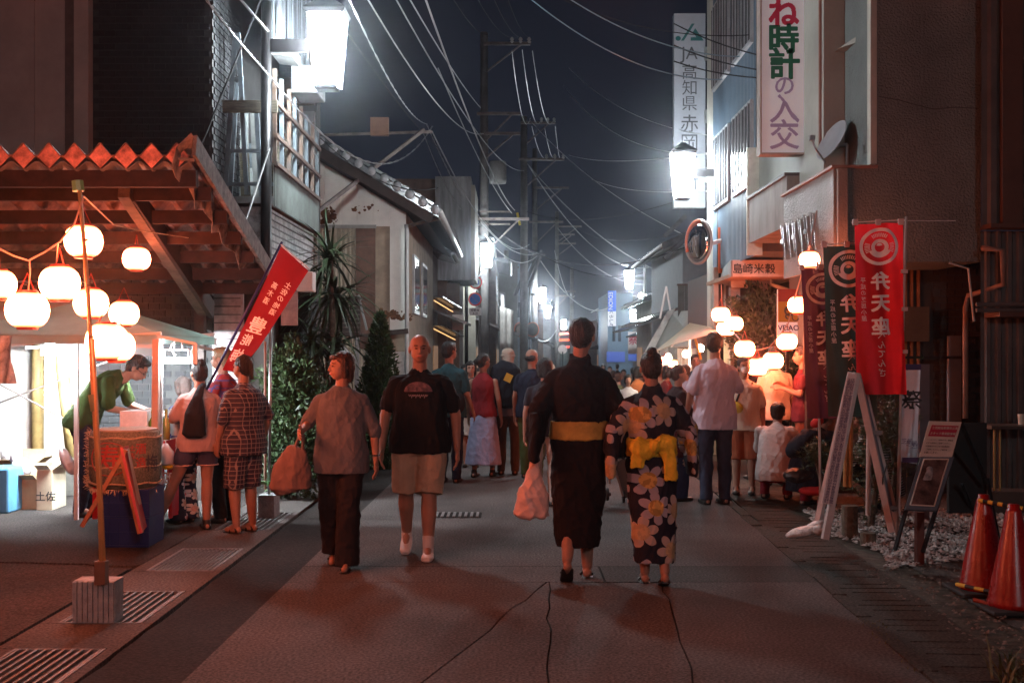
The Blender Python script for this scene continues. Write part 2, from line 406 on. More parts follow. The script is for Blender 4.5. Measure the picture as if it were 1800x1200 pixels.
# rough kerb stones between road and covers
kerb = T('kerb', 'low broken kerb stones between road and drain covers', None, (0, 0, 0), kind='structure')
kl = []; y = 2.6; km = []
for k in range(20):
    mb = MB(); l = .58
    mb.box(0, .09, 0, l - .02, -.05, .004 + .004 * (k % 3)); me = mb.mesh('kerb_stone'); me.materials.append(cover_m)
    pieces('kerb_stone', kerb, me, [(1.885 + .036 * (y - 3) + jit(0, .008), y, 0)], [(jit(0, .01), jit(0, .03), -.036 + jit(0, .02))]); y += l
# yard: dirt sheet + white gravel
mb = MB(); mb.add([(2.75, 3, -.012), (9, 3, -.012), (9, 11.6, -.012), (3.0, 11.6, -.012)], [(0, 1, 2, 3)])
struct('yard', mb, M('dark yard soil', (.07, .062, .055), .95, .5, 6, bump=.7, bs=40))
def gravel(name, n, reg, mat, s0, s1, label, seed):
    rg = np.random.RandomState(seed)
    base = np.array([(1, 0, 0), (-.9, .1, 0), (0, 1, 0), (.1, -1, 0), (0, 0, .8), (0, 0, -.6)], float)
    fc = [(0, 2, 4), (2, 1, 4), (1, 3, 4), (3, 0, 4)]
    vs = []; fs = []; k = 0
    while k < n:
        x = rg.uniform(reg[0], reg[1]); y = rg.uniform(reg[2], reg[3])
        if not reg[4](x, y): continue
        s = rg.uniform(s0, s1); a = rg.uniform(0, 6.3); c, si = math.cos(a), math.sin(a); q = base * (s * rg.uniform(.7, 1.3), s, s * rg.uniform(.5, 1))
        q = q + rg.uniform(-.25, .25, (6, 3)) * s
        z = rg.uniform(-.01, .012)
        b = len(vs); vs += [(x + v[0] * c - v[1] * si, y + v[0] * si + v[1] * c, z + v[2]) for v in q]; fs += [tuple(b + i for i in f) for f in fc]; k += 1
    o = MB().add(vs, fs).build(name, mat); o['kind'] = 'stuff'; o['label'] = label; return o
gravel('gravel', 9000, (2.55, 6.4, 7.9, 11.2, lambda x, y: x > 2.75 + .1 * math.sin(y * 3) and y > 8.15 + .28 * math.sin(x * 2.3)), M('white gravel', (.42, .42, .40), .8, .35, 30), .012, .03, 'white gravel spread in the yard at right', 1)
gravel('grit', 2600, (2.45, 6, 5.6, 8.2, lambda x, y: True), M('brown grit', (.16, .13, .11), .9, .4, 30), .006, .017, 'loose brown grit on the bare soil', 2)

# moss and weeds at the lower right edge
def blades(n, fn, h0, h1, w, seed, bend=.5):
    rg = random.Random(seed); mb = MB()
    for _ in range(n):
        x, y, z = fn(rg); h = rg.uniform(h0, h1); a = rg.uniform(0, 6.3); d = Vector((math.cos(a), math.sin(a), 0)); s = Vector((-d[1], d[0], 0)) * w
        p = Vector((x, y, z)); q = p + d * h * bend * .4 + Vector((0, 0, h * .6)); t = p + d * h * bend + Vector((0, 0, h * .95))
        mb.add([p - s, p + s, q - s * .7, q + s * .7, t], [(0, 1, 3, 2), (2, 3, 4)])
    return mb
leafg = M('weed leaves', (.085, .11, .045), .6, .35, 20, col2=(.16, .18, .09))
o = blades(500, lambda r: ((lambda y: (1.80 + .032 * y + r.gauss(.02, .035), y, -.01))(r.uniform(3.5, 6.6))), .008, .03, .004, 4).build('moss', M('yellow green moss', (.12, .105, .03), .9, .3, 30)); o['kind'] = 'stuff'; o['label'] = 'yellowish moss along the road edge'
t = T('weed', 'pale leafy weed in the bottom corner beside the drain', 'weed', (2.45, 5.15, 0))
blades(230, lambda r: (2.48 + r.gauss(0, .085), 5.25 + r.gauss(0, .12), 0), .05, .2, .007, 5, .8).build('foliage', leafg, t)
# ================================================================== LEFT BUILDINGS
brick_m = M('dark glazed brick', (.020, .021, .024), .75, .45, 3, bump=.25, bs=50)
mortar = M('mortar', (.05, .05, .05), .9, .2)
cream_w = M('cream render', (.66, .64, .58), .8, .12, 2.5, bump=.15, bs=30)
beige_metal = M('beige metal siding', (.42, .33, .30), .6, .12, 2)
brown_m = M('brown trim', (.14, .10, .09), .6, .2)
def corr(mb, a, b, z0, z1, pitch, depth, mat, nrm):     # corrugated wall between two plan points
    a = Vector((a[0], a[1], 0)); b = Vector((b[0], b[1], 0)); L = (b - a).length; n = max(2, int(L / pitch)) ; nr = Vector((nrm[0], nrm[1], 0)).normalized()
    pts = []
    for i in range(n):
        for t, d in ((0, 0), (.35, 0), (.5, depth), (.85, depth)): pts.append(a + (b - a) * ((i + t) / n) + nr * d)
    pts.append(b)
    vs = [(p[0], p[1], z0) for p in pts] + [(p[0], p[1], z1) for p in pts]; m = len(pts)
    return mb.add(vs, [(i, i + 1, i + 1 + m, i + m) for i in range(m - 1)], mat)
A = T('brick_building', 'tall building with cream siding and dark glazed brick above the stall', 'building', (-5, 12.6, 0))
MB().box(-9.5, -3.32, 12.6, 18.6, -.1, 8.0).build('wall', mortar, A)
# siding at the left: panels
for x0, x1 in ((-9.4, -8.1), (-8.08, -6.8), (-6.78, -5.30), (-5.24, -4.915)):
    MB().box(x0, x1, 12.50, 12.598, 2.35, 8.0).build('siding_panel', beige_metal, A)
MB().box(-5.30, -5.24, 12.47, 12.598, 2.35, 8.0).build('downpipe', beige_metal, A)
MB().box(-4.913, -4.80, 12.54, 12.598, 2.35, 8.0).box(-4.798, -4.64, 12.46, 12.598, 2.35, 8.0, beige_metal).build('corner_trim', beige_metal, A)
MB().box(-4.91, -4.80, 12.50, 12.54, 2.35, 8.0).build('trim', brown_m, A)
for x0, x1 in ((-9.4, -7.4), (-7.385, -5.92), (-5.905, -4.64)):
    MB().box(x0, x1, 12.48, 12.598, .32, 2.33).build('render_panel', cream_w, A)
MB().box(-9.4, -4.5, 12.42, 12.598, -.1, .31).build('plinth', M('stained plinth', (.20, .19, .17), .8, .3), A)
# bricks (front, x -4.63..-3.32)
bw, bh = .112, .062
bme = MB().box(0, bw, -.014, 0, 0, bh).mesh('brick'); bme.materials.append(brick_m)
bl = []
def brick_rows(z0, z1, x0, x1, y):
    out = []; z = z0; r = 0
    while z < z1:
        x = x0 + (0 if r % 2 else .06)
        while x + bw <= x1 + 1e-6: out.append((x, y + jit(0, .0015), z)); x += .124
        z += .0745; r += 1
    return out
low = brick_rows(.9, 2.28, -4.63, -3.75, 12.598)          # behind the stall
top = brick_rows(3.62, 5.6, -4.63, -3.32, 12.598)
pieces('brick', A, bme, low + top[:170])
mb = MB()
for l in top[170:] + brick_rows(.32, .9, -4.63, -3.32, 12.598) + brick_rows(2.28, 3.62, -4.63, -3.32, 12.598) + brick_rows(.9, 2.28, -3.73, -3.32, 12.598): mb.box(l[0], l[0] + bw, l[1] - .014, l[1], l[2], l[2] + bh)
z = .32; r = 0
while z < 5.6:                                       # street side of the corner
    for k in range(10): mb.box(-3.32, -3.306, 12.6 + k * .124 + (r % 2) * .06, 12.6 + k * .124 + (r % 2) * .06 + bw, z, z + bh)
    z += .0745; r += 1
o = mb.build('brickwork', brick_m, A); o['kind'] = 'stuff'

# back end of the balcony (Y 15.6): brick above, pale panels below
MB().box(-3.318, -2.78, 16.2, 16.5, -.5, 8).build('wall', mortar, A)
bl = brick_rows(5.45, 6.6, -3.30, -2.80, 16.198); pieces('brick', A, bme, bl)
MB().box(-3.30, -2.80, 16.05, 16.197, 5.05, 5.42).build('air_duct', old_white, A)
MB().box(-3.28, -3.0, 16.1, 16.197, 4.2, 4.95).box(-2.97, -2.80, 16.1, 16.197, 4.2, 4.95).build('shutter', old_white, A)
# upper oversailing wall, ribbed, seen edge-on from the street
sid = M('pale ribbed siding', (.085, .095, .105), .5, .12, 3)
mb = MB(); corr(mb, (-2.74, 13.05), (-2.74, 15.9), 5.15, 8, .2, .03, sid, (1, 0)); mb.box(-2.78, -2.745, 13.05, 15.9, 5.15, 8, sid); mb.build('upper_wall', sid, A)
for k in range(10): MB().bar((-2.70, 13.12 + k * .3, 5.17), (-2.70, 13.12 + k * .3, 7.9), .02, .02).build('cover_strip', sid, A)
# balcony
bal = T('balcony', 'cluttered steel balcony with pale ribbed skirt beside the black pole', 'balcony', (-2.98, 12.5, 3.2))
MB().box(-3.3, -2.62, 12.48, 15.55, 3.2, 3.28).build('floor', M('steel floor', (.25, .27, .28), .6, .3, metal=.3), bal)
skirt = M('grey green corrugated sheet', (.13, .155, .145), .55, .25, 3)
mb = MB(); corr(mb, (-2.62, 12.5), (-2.62, 15.5), 3.17, 3.66, .075, .018, skirt, (1, 0)); mb.build('skirt', skirt, bal)
blue_steel = M('blue grey steel', (.13, .16, .18), .5, .2, 6, bump=.1)
rust_st = M('rusty white rail', (.21, .18, .165), .6, .35, 9, col2=(.15, .09, .06))
for k in range(8):
    y0 = 12.55 + k * .41; MB().bar((-2.61, y0, 3.62), (-2.61 + jit(0, .01), y0 + jit(0, .02), 4.75 - .02 * k), .045, .045).build('rail_post', blue_steel if k % 2 else rust_st, bal)
for z_ in (3.66, 3.98, 4.36): MB().bar((-2.585, 12.5, z_), (-2.585, 15.5, z_ - .02), .03, .045).build('rail', rust_st, bal)
wood_g = M('grey weathered wood', (.13, .115, .085), .85, .35, 8, stretch=(1, 1, 8))
MB().bar((-3.30, 12.46, 4.30), (-2.56, 12.46, 4.30), .04, .14).build('cross_board', wood_g, bal)
for a, b in (((-3.17, 12.5, 3.25), (-3.05, 12.5, 5.15)), ((-2.92, 12.5, 3.3), (-3.02, 12.5, 5.15)), ((-3.14, 12.6, 3.25), (-3.06, 12.6, 4.6)), ((-3.28, 12.52, 3.3), (-3.28, 12.52, 4.0)), ((-2.80, 12.7, 3.3), (-2.86, 12.7, 4.4))):
    MB().bar(a, b, .05, .045).build('frame_leg', blue_steel, bal)
for z_, x0, x1 in ((3.80, -3.3, -2.64), (3.42, -3.3, -2.62), (4.62, -3.12, -2.96)): MB().bar((x0, 12.5, z_), (x1, 12.5, z_), .035, .04).build('frame_bar', blue_steel, bal)
rd = random.Random(5)
for k in range(26):       # stored boards and pipes
    x = rd.uniform(-3.27, -2.66); y = rd.uniform(12.7, 15.3); h = rd.uniform(.35, 1.25); w = rd.uniform(.03, .14)
    MB().bar((x, y, 3.28), (x + rd.uniform(-.06, .06), y + rd.uniform(-.1, .1), 3.28 + h), w, .03).build('stored_board', rd.choice([old_white, rust_st, blue_steel, wood_g, M('grey plastic', (.3, .33, .33), .5, .3), M('dull red board', (.25, .10, .08), .6, .3)]), bal)
MB().box(-2.66, -2.42, 12.62, 13.1, 4.93, 5.04, old_white, rot=(0, R(6), 0)).build('hood', old_white, bal)
aw = T('air_conditioner', 'white air conditioner box at the top rear of the balcony', 'air conditioner', (-2.5, 14, 4.75))
MB().box(-2.63, -2.30, 13.6, 14.2, 4.72, 5.06).build('casing', old_white, aw, bevel=.015)
MB().box(-2.60, -2.33, 13.585, 13.598, 4.76, 5.02).build('grille', skirt, aw)
# lattice bay under the balcony
lat = T('lattice_window', 'frosted bay window with horizontal bars behind the red flag', 'window', (-2.66, 12.5, 2.4))
frost = M('frosted glass', (.34, .36, .38), .35, .5, 6, bump=.4, bs=12, col2=(.55, .57, .58))
MB().box(-3.0, -2.68, 12.5, 15.5, 2.42, 3.16).build('pane', frost, lat)
for k in range(9): MB().bar((-2.665, 12.48, 2.46 + k * .082), (-2.665, 15.5, 2.46 + k * .082), .012, .016).build('bar', M('dark bar', (.10, .10, .10), .5), lat)
MB().box(-2.70, -2.63, 12.46, 15.54, 3.165, 3.23).box(-2.70, -2.63, 15.50, 15.56, 2.42, 3.16).build('frame', rust_st, lat)
for o_ in (bal, lat, aw): o_.location += V(-.12, .55, .05)
# things below the bay: white meter boxes, dark panel for the shaded opening
b1 = T('meter_box', 'square white electric box right of the red flag', 'electric box', tuple(P(533, 490, 12.3)))
MB().box(X(524, 12.3), X(552, 12.3), 12.2, 12.42, Z(513, 12.3), Z(478, 12.3)).build('casing', white_paint, b1, bevel=.01)
MB().box(X(526, 12.3), X(548, 12.3), 12.19, 12.199, Z(510, 12.3), Z(481, 12.3)).build('lid', white_paint, b1)
b2 = T('notice_board', 'weathered pale board hung below the white electric box', 'board', tuple(P(508, 545, 12.3)))
MB().box(X(494, 12.3), X(523, 12.3), 12.3, 12.33, Z(572, 12.3), Z(512, 12.3)).build('panel', M('pinkish old board', (.42, .36, .36), .8, .25, 8), b2)
for k in range(12): MB().bar((-3.30, 12.58, 1.15 + k * .09), (-3.0, 12.58, 1.15 + k * .09), .02, .012).build('louvre_slat', M('dark bar', (.1, .1, .1)), A)
MB().box(-3.30, -2.98, 12.6, 12.66, 1.1, 2.2).build('louvre_panel', M('pinkish old board', (.42, .36, .36)), A)
MB().box(-3.3, -2.68, 12.75, 12.8, -.05, 2.4).build('dark_door', M('dark door wood', (.035, .028, .025), .7, .3), A)  # flat dark panel paints the shade of the open space below the bay

# -------- gable house
wht = M('cream steel panel', (.74, .72, .66), .6, .10, 1.6, bump=.05, bs=20)
G = T('gable_house', 'cream panelled house with sloping tiled gable roof and rust stains', 'house', (-3, 21, -.1))
slope = .60
def rz(x): return 4.08 + (-1.36 - x) * slope      # top of the verge at plan x
H1 = MB()
xs_ = [X(545, 21) - .9 + i * .30 for i in range(9)]
xe = -1.95
for i in range(9):
    x0 = -4.65 + i * .30; x1 = x0 + .295
    if x1 > xe: x1 = xe
    zt0, zt1 = rz(x0) - .33, rz(x1) - .33
    zb = 1.95 if x0 > -2.46 else 3.85 + .0
    if x0 <= -2.46: zb = Z(398, 21)
    mb = MB(); mb.add([(x0, 20.97, zb), (x1, 20.97, zb), (x1, 20.97, zt1), (x0, 20.97, zt0), (x0, 21.0, zb), (x1, 21.0, zb), (x1, 21.0, zt1), (x0, 21.0, zt0)], [(0, 1, 2, 3), (1, 5, 6, 2), (4, 0, 3, 7), (0, 4, 5, 1)])
    mb.build('wall_panel', wht, G)
mb = MB(); mb.add([(-9, 21.01, -.5), (xe, 21.01, -.5), (xe, 21.01, rz(xe) - .33), (-6.2, 21.01, rz(-6.2) - .33), (-9, 21.01, 5)] + [(-9, 28, -.5), (xe, 28, -.5), (xe, 28, rz(xe) - .33), (-6.2, 28, rz(-6.2) - .33), (-9, 28, 5)], [(0, 1, 2, 3, 4), (1, 6, 7, 2), (2, 7, 8, 3), (3, 8, 9, 4)])
mb.build('wall', M('brown side wall', (.30, .23, .17), .8, .2, 3), G)
ribm = M('beige ribbed wall', (.36, .31, .24), .7, .15); ribs = MB(); corr(ribs, (-3.75, 20.985), (-2.88, 20.985), 1.9, Z(402, 21), .085, .02, ribm, (0, -1)); ribs.build('ribbed_door', ribm, G)
MB().box(-2.87, -2.52, 20.94, 20.99, 1.6, Z(402, 21)).build('brown_door', M('brown door', (.13, .065, .045), .6, .25), G)
MB().box(-3.9, -2.5, 20.92, 20.965, Z(402, 21), Z(396, 21)).build('lintel', M('grey lintel', (.3, .3, .28), .7), G)
mb = MB(); corr(mb, (-4.4, 20.98), (-2.5, 20.98), -.4, 1.9, .085, .02, ribm, (0, -1)); mb.build('lower_wall', ribm, G)
MB().box(-2.50, -1.96, 20.94, 20.99, -.4, 1.55).build('tiled_wall', M('white wall tile', (.50, .49, .46), .5, .15, 20), G)
for r in range(14):      # pale tile courses at the corner
    MB().box(-2.46, -1.95, 20.925, 20.94, 0.0 + r * .11, .095 + r * .11).build('tile', M('white wall tile', (.5, .49, .46)), G)
MB().box(-2.50, -2.40, 20.9, 20.94, -.4, 1.8).build('post', white_paint, G)
MB().bar((-2.6, 20.85, 1.86), (-1.9, 20.85, 1.93), .05, .09).build('beam', M('dark timber', (.05, .035, .03), .8, .3), G)
rust = M('rust', (.16, .075, .035), .9, .5, 25)
rg = random.Random(2)
def blotch(cx, cz, w, h, n):
    mb = MB()
    for _ in range(n):
        x, z = rg.gauss(cx, w), rg.gauss(cz, h); s = rg.uniform(.012, .06)
        a = [(x + math.cos(t) * s * rg.uniform(.5, 1.3), 20.966 - rg.uniform(0, .0035), z + math.sin(t) * s * rg.uniform(.4, 1.2)) for t in np.linspace(0, 5.4, 7)]
        mb.add(a, [tuple(range(6, -1, -1))])
    return mb
blotch(X(578, 21), Z(382, 21), .07, .09, 60).build('rust_stain', rust, G)['kind'] = 'stuff'
blotch(X(635, 21), Z(368, 21), .2, .03, 10).build('rust_stain', rust, G)['kind'] = 'stuff'
blotch(X(690, 21), Z(553, 21), .16, .04, 60).build('rust_stain', rust, G)['kind'] = 'stuff'
# roof
tile_m = M('glazed grey roof tile', (.10, .105, .11), .22, .3, 5, spec=.7)
dark_t = M('dark timber', (.05, .035, .03), .8, .3)
roof_p = [(x, rz(x)) for x in (-6.4, -1.30)]
mb = MB()
vs = []
for y in (20.15, 28.2):
    for (x, z_) in roof_p: vs += [(x, y, z_), (x, y, z_ - .12)]
mb.add(vs, [(0, 2, 6, 4), (1, 5, 7, 3), (0, 1, 3, 2), (4, 6, 7, 5), (2, 3, 7, 6)])
roof = mb.build('roof', tile_m, G)
sl = math.atan(slope)
tl = MB().tube([(0, 0, 0), (0, .5, 0)], .062, 8).mesh('tile'); tl.materials.append(tile_m); tl.shade_smooth()
tg = MB(); tg.lathe([(.0, 0), (.075, .0), (.08, .02), (.06, .05), (0, .055)], 12); tg2 = tg.mesh('tile_end'); tg2.materials.append(M('pale tile end', (.30, .31, .32), .25, .2, spec=.7)); tg2.shade_smooth()
for k in range(20):
    x = -1.36 - k * .225; pieces('tile', roof, tl, [(x, 20.12, rz(x) + .03)]); o = pieces('tile_end', roof, tg2, [(x, 20.12, rz(x) - .02)], [(R(90), 0, 0)])
# long rows of tile up the slope
for k in range(5):
    MB().bar((-6.3, 20.3 + k * .14, rz(-6.3) + .07 + .01 * k), (-1.33, 20.3 + k * .14, rz(-1.33) + .07 + .01 * k), .06, .05).build('ridge_course', tile_m, roof)
MB().bar((-6.4, 20.3, rz(-6.4) - .19), (-1.42, 20.3, rz(-1.42) - .19), .05, .2).build('barge_board', dark_t, roof)
mb = MB(); mb.add([(-6.4, 20.32, rz(-6.4) - .3), (-1.5, 20.32, rz(-1.5) - .3), (-1.5, 28.2, rz(-1.5) - .3), (-6.4, 28.2, rz(-6.4) - .3)], [(0, 1, 2, 3)]); mb.build('soffit', dark_t, roof)
gut_m = M('white gutter', (.34, .34, .33), .35, .1, spec=.6)
MB().tube([(-1.27, 20.1, 4.02), (-1.27, 28.3, 3.93)], .055, 8).build('gutter', gut_m, roof, smooth=True)
MB().tube([(-1.94, 20.9, 3.88), (-1.93, 20.88, 3.80), (-1.93, 20.88, 1.5), (-1.93, 20.88, -.4)], .04, 8).build('downpipe', gut_m, G, smooth=True)
MB().tube([(-1.30, 20.5, 3.95), (-1.88, 20.86, 3.86)], .03, 6).build('gutter_elbow', rust_st, G)
for y0 in (22.2, 24.3):
    f = MB().box(-1.948, -1.90, y0, y0 + 1.2, 2.3, 3.45).build('window', M('grey window frame', (.35, .36, .36), .4), G)
    MB().box(-1.898, -1.893, y0 + .07, y0 + 1.13, 2.37, 3.38).build('pane', M('dark window glass', (.03, .04, .05), .08, 0, spec=1), f)
# dark planter balcony and canopy in front of the gable house
PB = T('porch_balcony', 'dark timber balcony box standing on thin posts behind the palm', 'balcony', (-3.2, 17.2, -.1))
yb_ = 17.2
for k in range(9): MB().box(X(530, yb_), X(634, yb_), yb_ - .02, yb_, Z(590, yb_) + k * .065, Z(590, yb_) + k * .065 + .058).build('board', dark_t, PB)
MB().box(X(528, yb_), X(636, yb_), yb_ + .005, yb_ + 1.2, Z(590, yb_), Z(585, yb_)).build('floor', dark_t, PB)
for px in (532, 576, 627): MB().box(X(px, yb_) - .03, X(px, yb_) + .03, yb_ + .01, yb_ + .07, -.2, Z(520, yb_)).build('post', M('grey post', (.22, .21, .21), .6), PB)
MB().bar(P(628, 520, yb_ - .1), P(634, 528, yb_ - .1), .12, .06).bar(P(632, 528, yb_ - .1), P(645, 580, yb_ - .1), .03, .03).build('torn_sheet', old_white, PB)
US = T('shade_cover', 'low grey domed cover behind the woman\'s head, under the dark balcony', 'cover', tuple(P(583, 612, 16.6)))
mb = MB(); mb.grid(lambda u, v: (P(548 + 62 * u, 626, 16.4)[0], 16.4 + .8 * v, Z(626, 16.4) + .22 * math.sin(math.pi * u) * (.5 + .5 * math.sin(math.pi * v))), 12, 8); mb.build('cloth', M('grey cloth', (.30, .27, .27), .8, .2), US, smooth=True, solid=.01)
MB().bar((X(580, 16.8), 16.8, -.1), (X(580, 16.8), 16.8, Z(618, 16.8)), .04).build('post', M('grey post', (.22, .21, .21)), US)

# ================================================================== CARPORT CANOPY OVER THE STALL
CP = T('carport', 'folded steel carport roof tinted with red light over the lantern stall', 'carport', (-4.8, 9.6, 2.6))
red_sh = M('red lead painted sheet', (.26, .11, .085), .7, .5, 6, bump=.3, bs=25, col2=(.34, .20, .16))  # red of the lantern light is put into the sheet colour
gray_sh = M('grey folded sheet', (.20, .18, .175), .55, .3, 6)
wood_r = M('stained canopy timber', (.028, .014, .011), .85, .5, 7, stretch=(1, 6, 1))
ya, yc = 8.5, 11.6; za = 2.99; kz = -.25
def rofz(y): return za + kz * (y - ya)
def rx_(y): return X(345, 8.5) + (X(470, 11.0) - X(345, 8.5)) * (y - 8.5) / 2.5
pit = .1915
def folded(dz, x0, n, mat, y0, y1, amp=.085, ph=0):
    for i in range(n):
        a = x0 + i * pit; mb = MB(); th = .006
        if a + pit > rx_(y1) + .35: pass
        vs = []
        for y in (y0, y1):
            z_ = rofz(y) + dz
            for t, s in ((0, 0), (.08, 0), (.46, 1), (.54, 1), (.92, 0), (1, 0)):
                vs.append((a + t * pit, y, z_ + (s if not ph else 1 - s) * amp * (1 if not ph else .6)))
        vs2 = [(v[0], v[1], v[2] - th) for v in vs]
        fs = [(k, k + 1, k + 7, k + 6) for k in range(5)] + [(k + 12, k + 18, k + 19, k + 13) for k in range(5)] + [(k, k + 12, k + 13, k + 1) for k in range(5)]
        mb.add(vs + vs2, fs); mb.build('roof_sheet', mat, CP)
x0 = X(345, 8.5) - 15 * pit - .05
folded(0.03, x0, 15, red_sh, ya, yc, .09)
folded(-.065, x0 + pit * 0, 15, gray_sh, ya + .02, ya + .35, .09, 1)
for k in range(15):
    cx = x0 + (k + .5) * pit; MB().add([(cx, ya + .012, za + .112), (cx - pit * .47, ya + .012, za + .022), (cx, ya + .012, za - .070), (cx + pit * .47, ya + .012, za + .022)], [(0, 1, 2, 3)]).build('end_closure', M('red closure plate', (.66, .26, .20), .6, .45, 14, bump=.3, bs=60), CP)  # end plates hold the red light on the roof front in their colour
MB().box(-6.4, rx_(ya) - .02, ya + .06, ya + .13, za - .20, za - .075).build('front_beam', wood_r, CP)
for k, y in enumerate((9.0, 9.5, 10.0, 10.5, 11.0, 11.45)):
    MB().box(-6.4, rx_(y) - .02, y, y + .06, rofz(y) - .12, rofz(y) - .01).build('purlin', wood_r, CP)
greyw = M('pale rotten edge board', (.19, .17, .155), .85, .4, 12, bump=.4, bs=30)
mb = MB(); mb.bar((rx_(8.45), 8.45, rofz(8.45) + .08), (rx_(11.6), 11.6, rofz(11.6) + .0), .03, .16); mb.build('edge_board', greyw, CP)
# torn edge flashing
def torn():
    mb = MB(); N = 22; rg = random.Random(4); vs = []
    for i in range(N + 1):
        y = 8.4 + i * (2.3 / N); x = rx_(y) - .10; w = .17 + .05 * math.sin(i * 1.3) + rg.uniform(-.03, .03)
        vs += [(x + .09, y, rofz(y) + .15), (x - .02, y, rofz(y) + .06 + rg.uniform(-.02, .02)), (x - .05 + rg.uniform(-.03, .03), y, rofz(y) + .06 - w)]
    mb.add(vs, [f for i in range(N) for f in ((3 * i, 3 * i + 1, 3 * i + 4, 3 * i + 3), (3 * i + 1, 3 * i + 2, 3 * i + 5, 3 * i + 4))])
    return mb
torn().build('torn_flashing', M('peeling pinkish sheet', (.40, .24, .19), .8, .6, 7, bump=.3, col2=(.5, .42, .36)), CP, solid=.004)
MB().bar(P(305, 279, 8.5), P(343, 282, 8.5), .04, .02).build('loose_strip', greyw, CP)
MB().bar(P(218, 335, 8.9), P(357, 545, 11.9), .09, .12).build('brace', M('old pale timber', (.11, .08, .055), .85, .4, 8), CP)
MB().bar(P(232, 335, 9.0), P(372, 545, 12.0), .05, .18).build('rafter', wood_r, CP)
MB().bar((X(352, 11.9), 11.9, Z(545, 11.9)), (X(352, 11.9), 11.9, -.02), .1, .1).build('post', dark_t, CP)
MB().bar((-6.2, 8.6, -.02), (-6.2, 8.6, za - .2), .1, .1).build('post', dark_t, CP)
MB().box(-6.4, X(372, 12), 11.9, 12.0, Z(470, 12) - .1, Z(470, 12) + .05).build('rear_beam', dark_t, CP)
# wall posts and bracing behind the stall
WP = T('wall_frame', 'yellowish timber posts and thin rods against the cream wall', 'timber frame', (-4.9, 12.2, 0))
yel = M('yellowish bamboo pole', (.42, .30, .12), .5, .25, 6)
MB().tube([(X(62, 12.3), 12.35, 0), (X(64, 12.3), 12.35, 2.3)], .065, 10).build('post', yel, WP, smooth=True)
MB().tube([(X(128, 11.9), 11.9, .45), (X(97, 11.9), 11.9, 2.0)], [.07, .06], 10).build('post', yel, WP, smooth=True)
MB().tube([(X(142, 12.3), 12.38, .3), (X(142, 12.3), 12.38, 2.3)], .03, 8).build('post', M('pale pipe', (.4, .36, .3)), WP)
rod = M('thin dark rod', (.10, .08, .07), .6)
MB().tube([P(-20, 715, 11.6), P(215, 625, 11.8)], .010, 6).build('rod', rod, WP)
MB().tube([P(-10, 670, 11.5), P(130, 745, 11.7)], .010, 6).build('rod', rod, WP)
MB().tube([P(100, 810, 12.0), P(128, 795, 12.0)], .02, 6).build('rod', yel, WP)
# ================================================================== RIGHT BUILDINGS
def stucco(name, col, amt=1.0, sc=42):
    m = bpy.data.materials.new(name); m.use_nodes = True; n = m.node_tree; b = n.nodes['Principled BSDF']; L = n.links.new
    t = n.nodes.new('ShaderNodeTexCoord'); v = n.nodes.new('ShaderNodeTexNoise'); v.inputs['Scale'].default_value = sc; v.inputs['Detail'].default_value = 5
    a = n.nodes.new('ShaderNodeTexNoise'); a.inputs['Scale'].default_value = 1.6; a.inputs['Detail'].default_value = 6
    L(t.outputs['Object'], v.inputs['Vector']); L(t.outputs['Object'], a.inputs['Vector'])
    r = n.nodes.new('ShaderNodeValToRGB'); e = r.color_ramp.elements; e[0].position = .3; e[1].position = .7
    e[0].color = tuple(c * .7 for c in col) + (1,); e[1].color = tuple(c * 1.15 for c in col) + (1,); L(a.outputs['Fac'], r.inputs[0]); L(r.outputs[0], b.inputs['Base Color'])
    bp = n.nodes.new('ShaderNodeBump'); bp.inputs['Strength'].default_value = amt; bp.inputs['Distance'].default_value = .03
    L(v.outputs['Fac'], bp.inputs['Height']); L(bp.outputs[0], b.inputs['Normal']); b.inputs['Roughness'].default_value = .6; return m
st_dark = stucco('rough dark stucco', (.165, .19, .185), 1.0)
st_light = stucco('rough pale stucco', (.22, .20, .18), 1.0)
smooth_b = M('smooth beige wall', (.34, .35, .31), .8, .12, 1.2, bump=.1)
RB = T('stucco_building', 'dark rough stucco building above the three festival banners', 'building', (4, 11.5, 0))
mb = MB(); xr = X(1725, 11.5); xl = X(1541, 11.5)
mb.box(xl, xr, 11.5, 16, 3.435, 8.2, st_dark)
mb.build('upper_wall', st_dark, RB)
xm = X(1541, 11.5); zs = Z(460, 11.5)
mb = MB(); mb.box(xm + .002, xr - .002, 11.503, 13.6, zs, 3.433, st_dark); mb.build('lower_wall', st_dark, RB)
MB().box(X(1530, 11.5), xl - .002, 11.49, 11.6, 3.445, 8.2).build('corner_strip', M('pale corner strip', (.45, .46, .40), .6, .08), RB)  # pale colour stands in for light on the wall's thin side reveal
MB().box(X(1448, 12.6), xl + .3, 12.6, 16, 3.4, 8.2).build('recess_wall', smooth_b, RB)
mb = MB(); q = [P(1474, 88, 12.4), P(1541, 55, 11.7), P(1541, 88, 11.7)]
mb.add([(X(1476, 12.4), 12.595, Z(88, 12.5)), (X(1530, 12.4) , 12.595, Z(60, 12.5)), (X(1530, 12.4) + .02, 12.595, Z(88, 12.5)), (X(1476, 12.4), 12.45, Z(88, 12.5)), (X(1530, 12.4), 11.7, Z(60, 12.5)), (X(1530, 12.4) + .02, 11.7, Z(88, 12.5))], [(0, 1, 2), (3, 5, 4), (0, 3, 4, 1), (1, 4, 5, 2), (0, 2, 5, 3)])
mb.build('stair_soffit', smooth_b, RB)  # wedge shaped after the triangular shadow on the recess wall
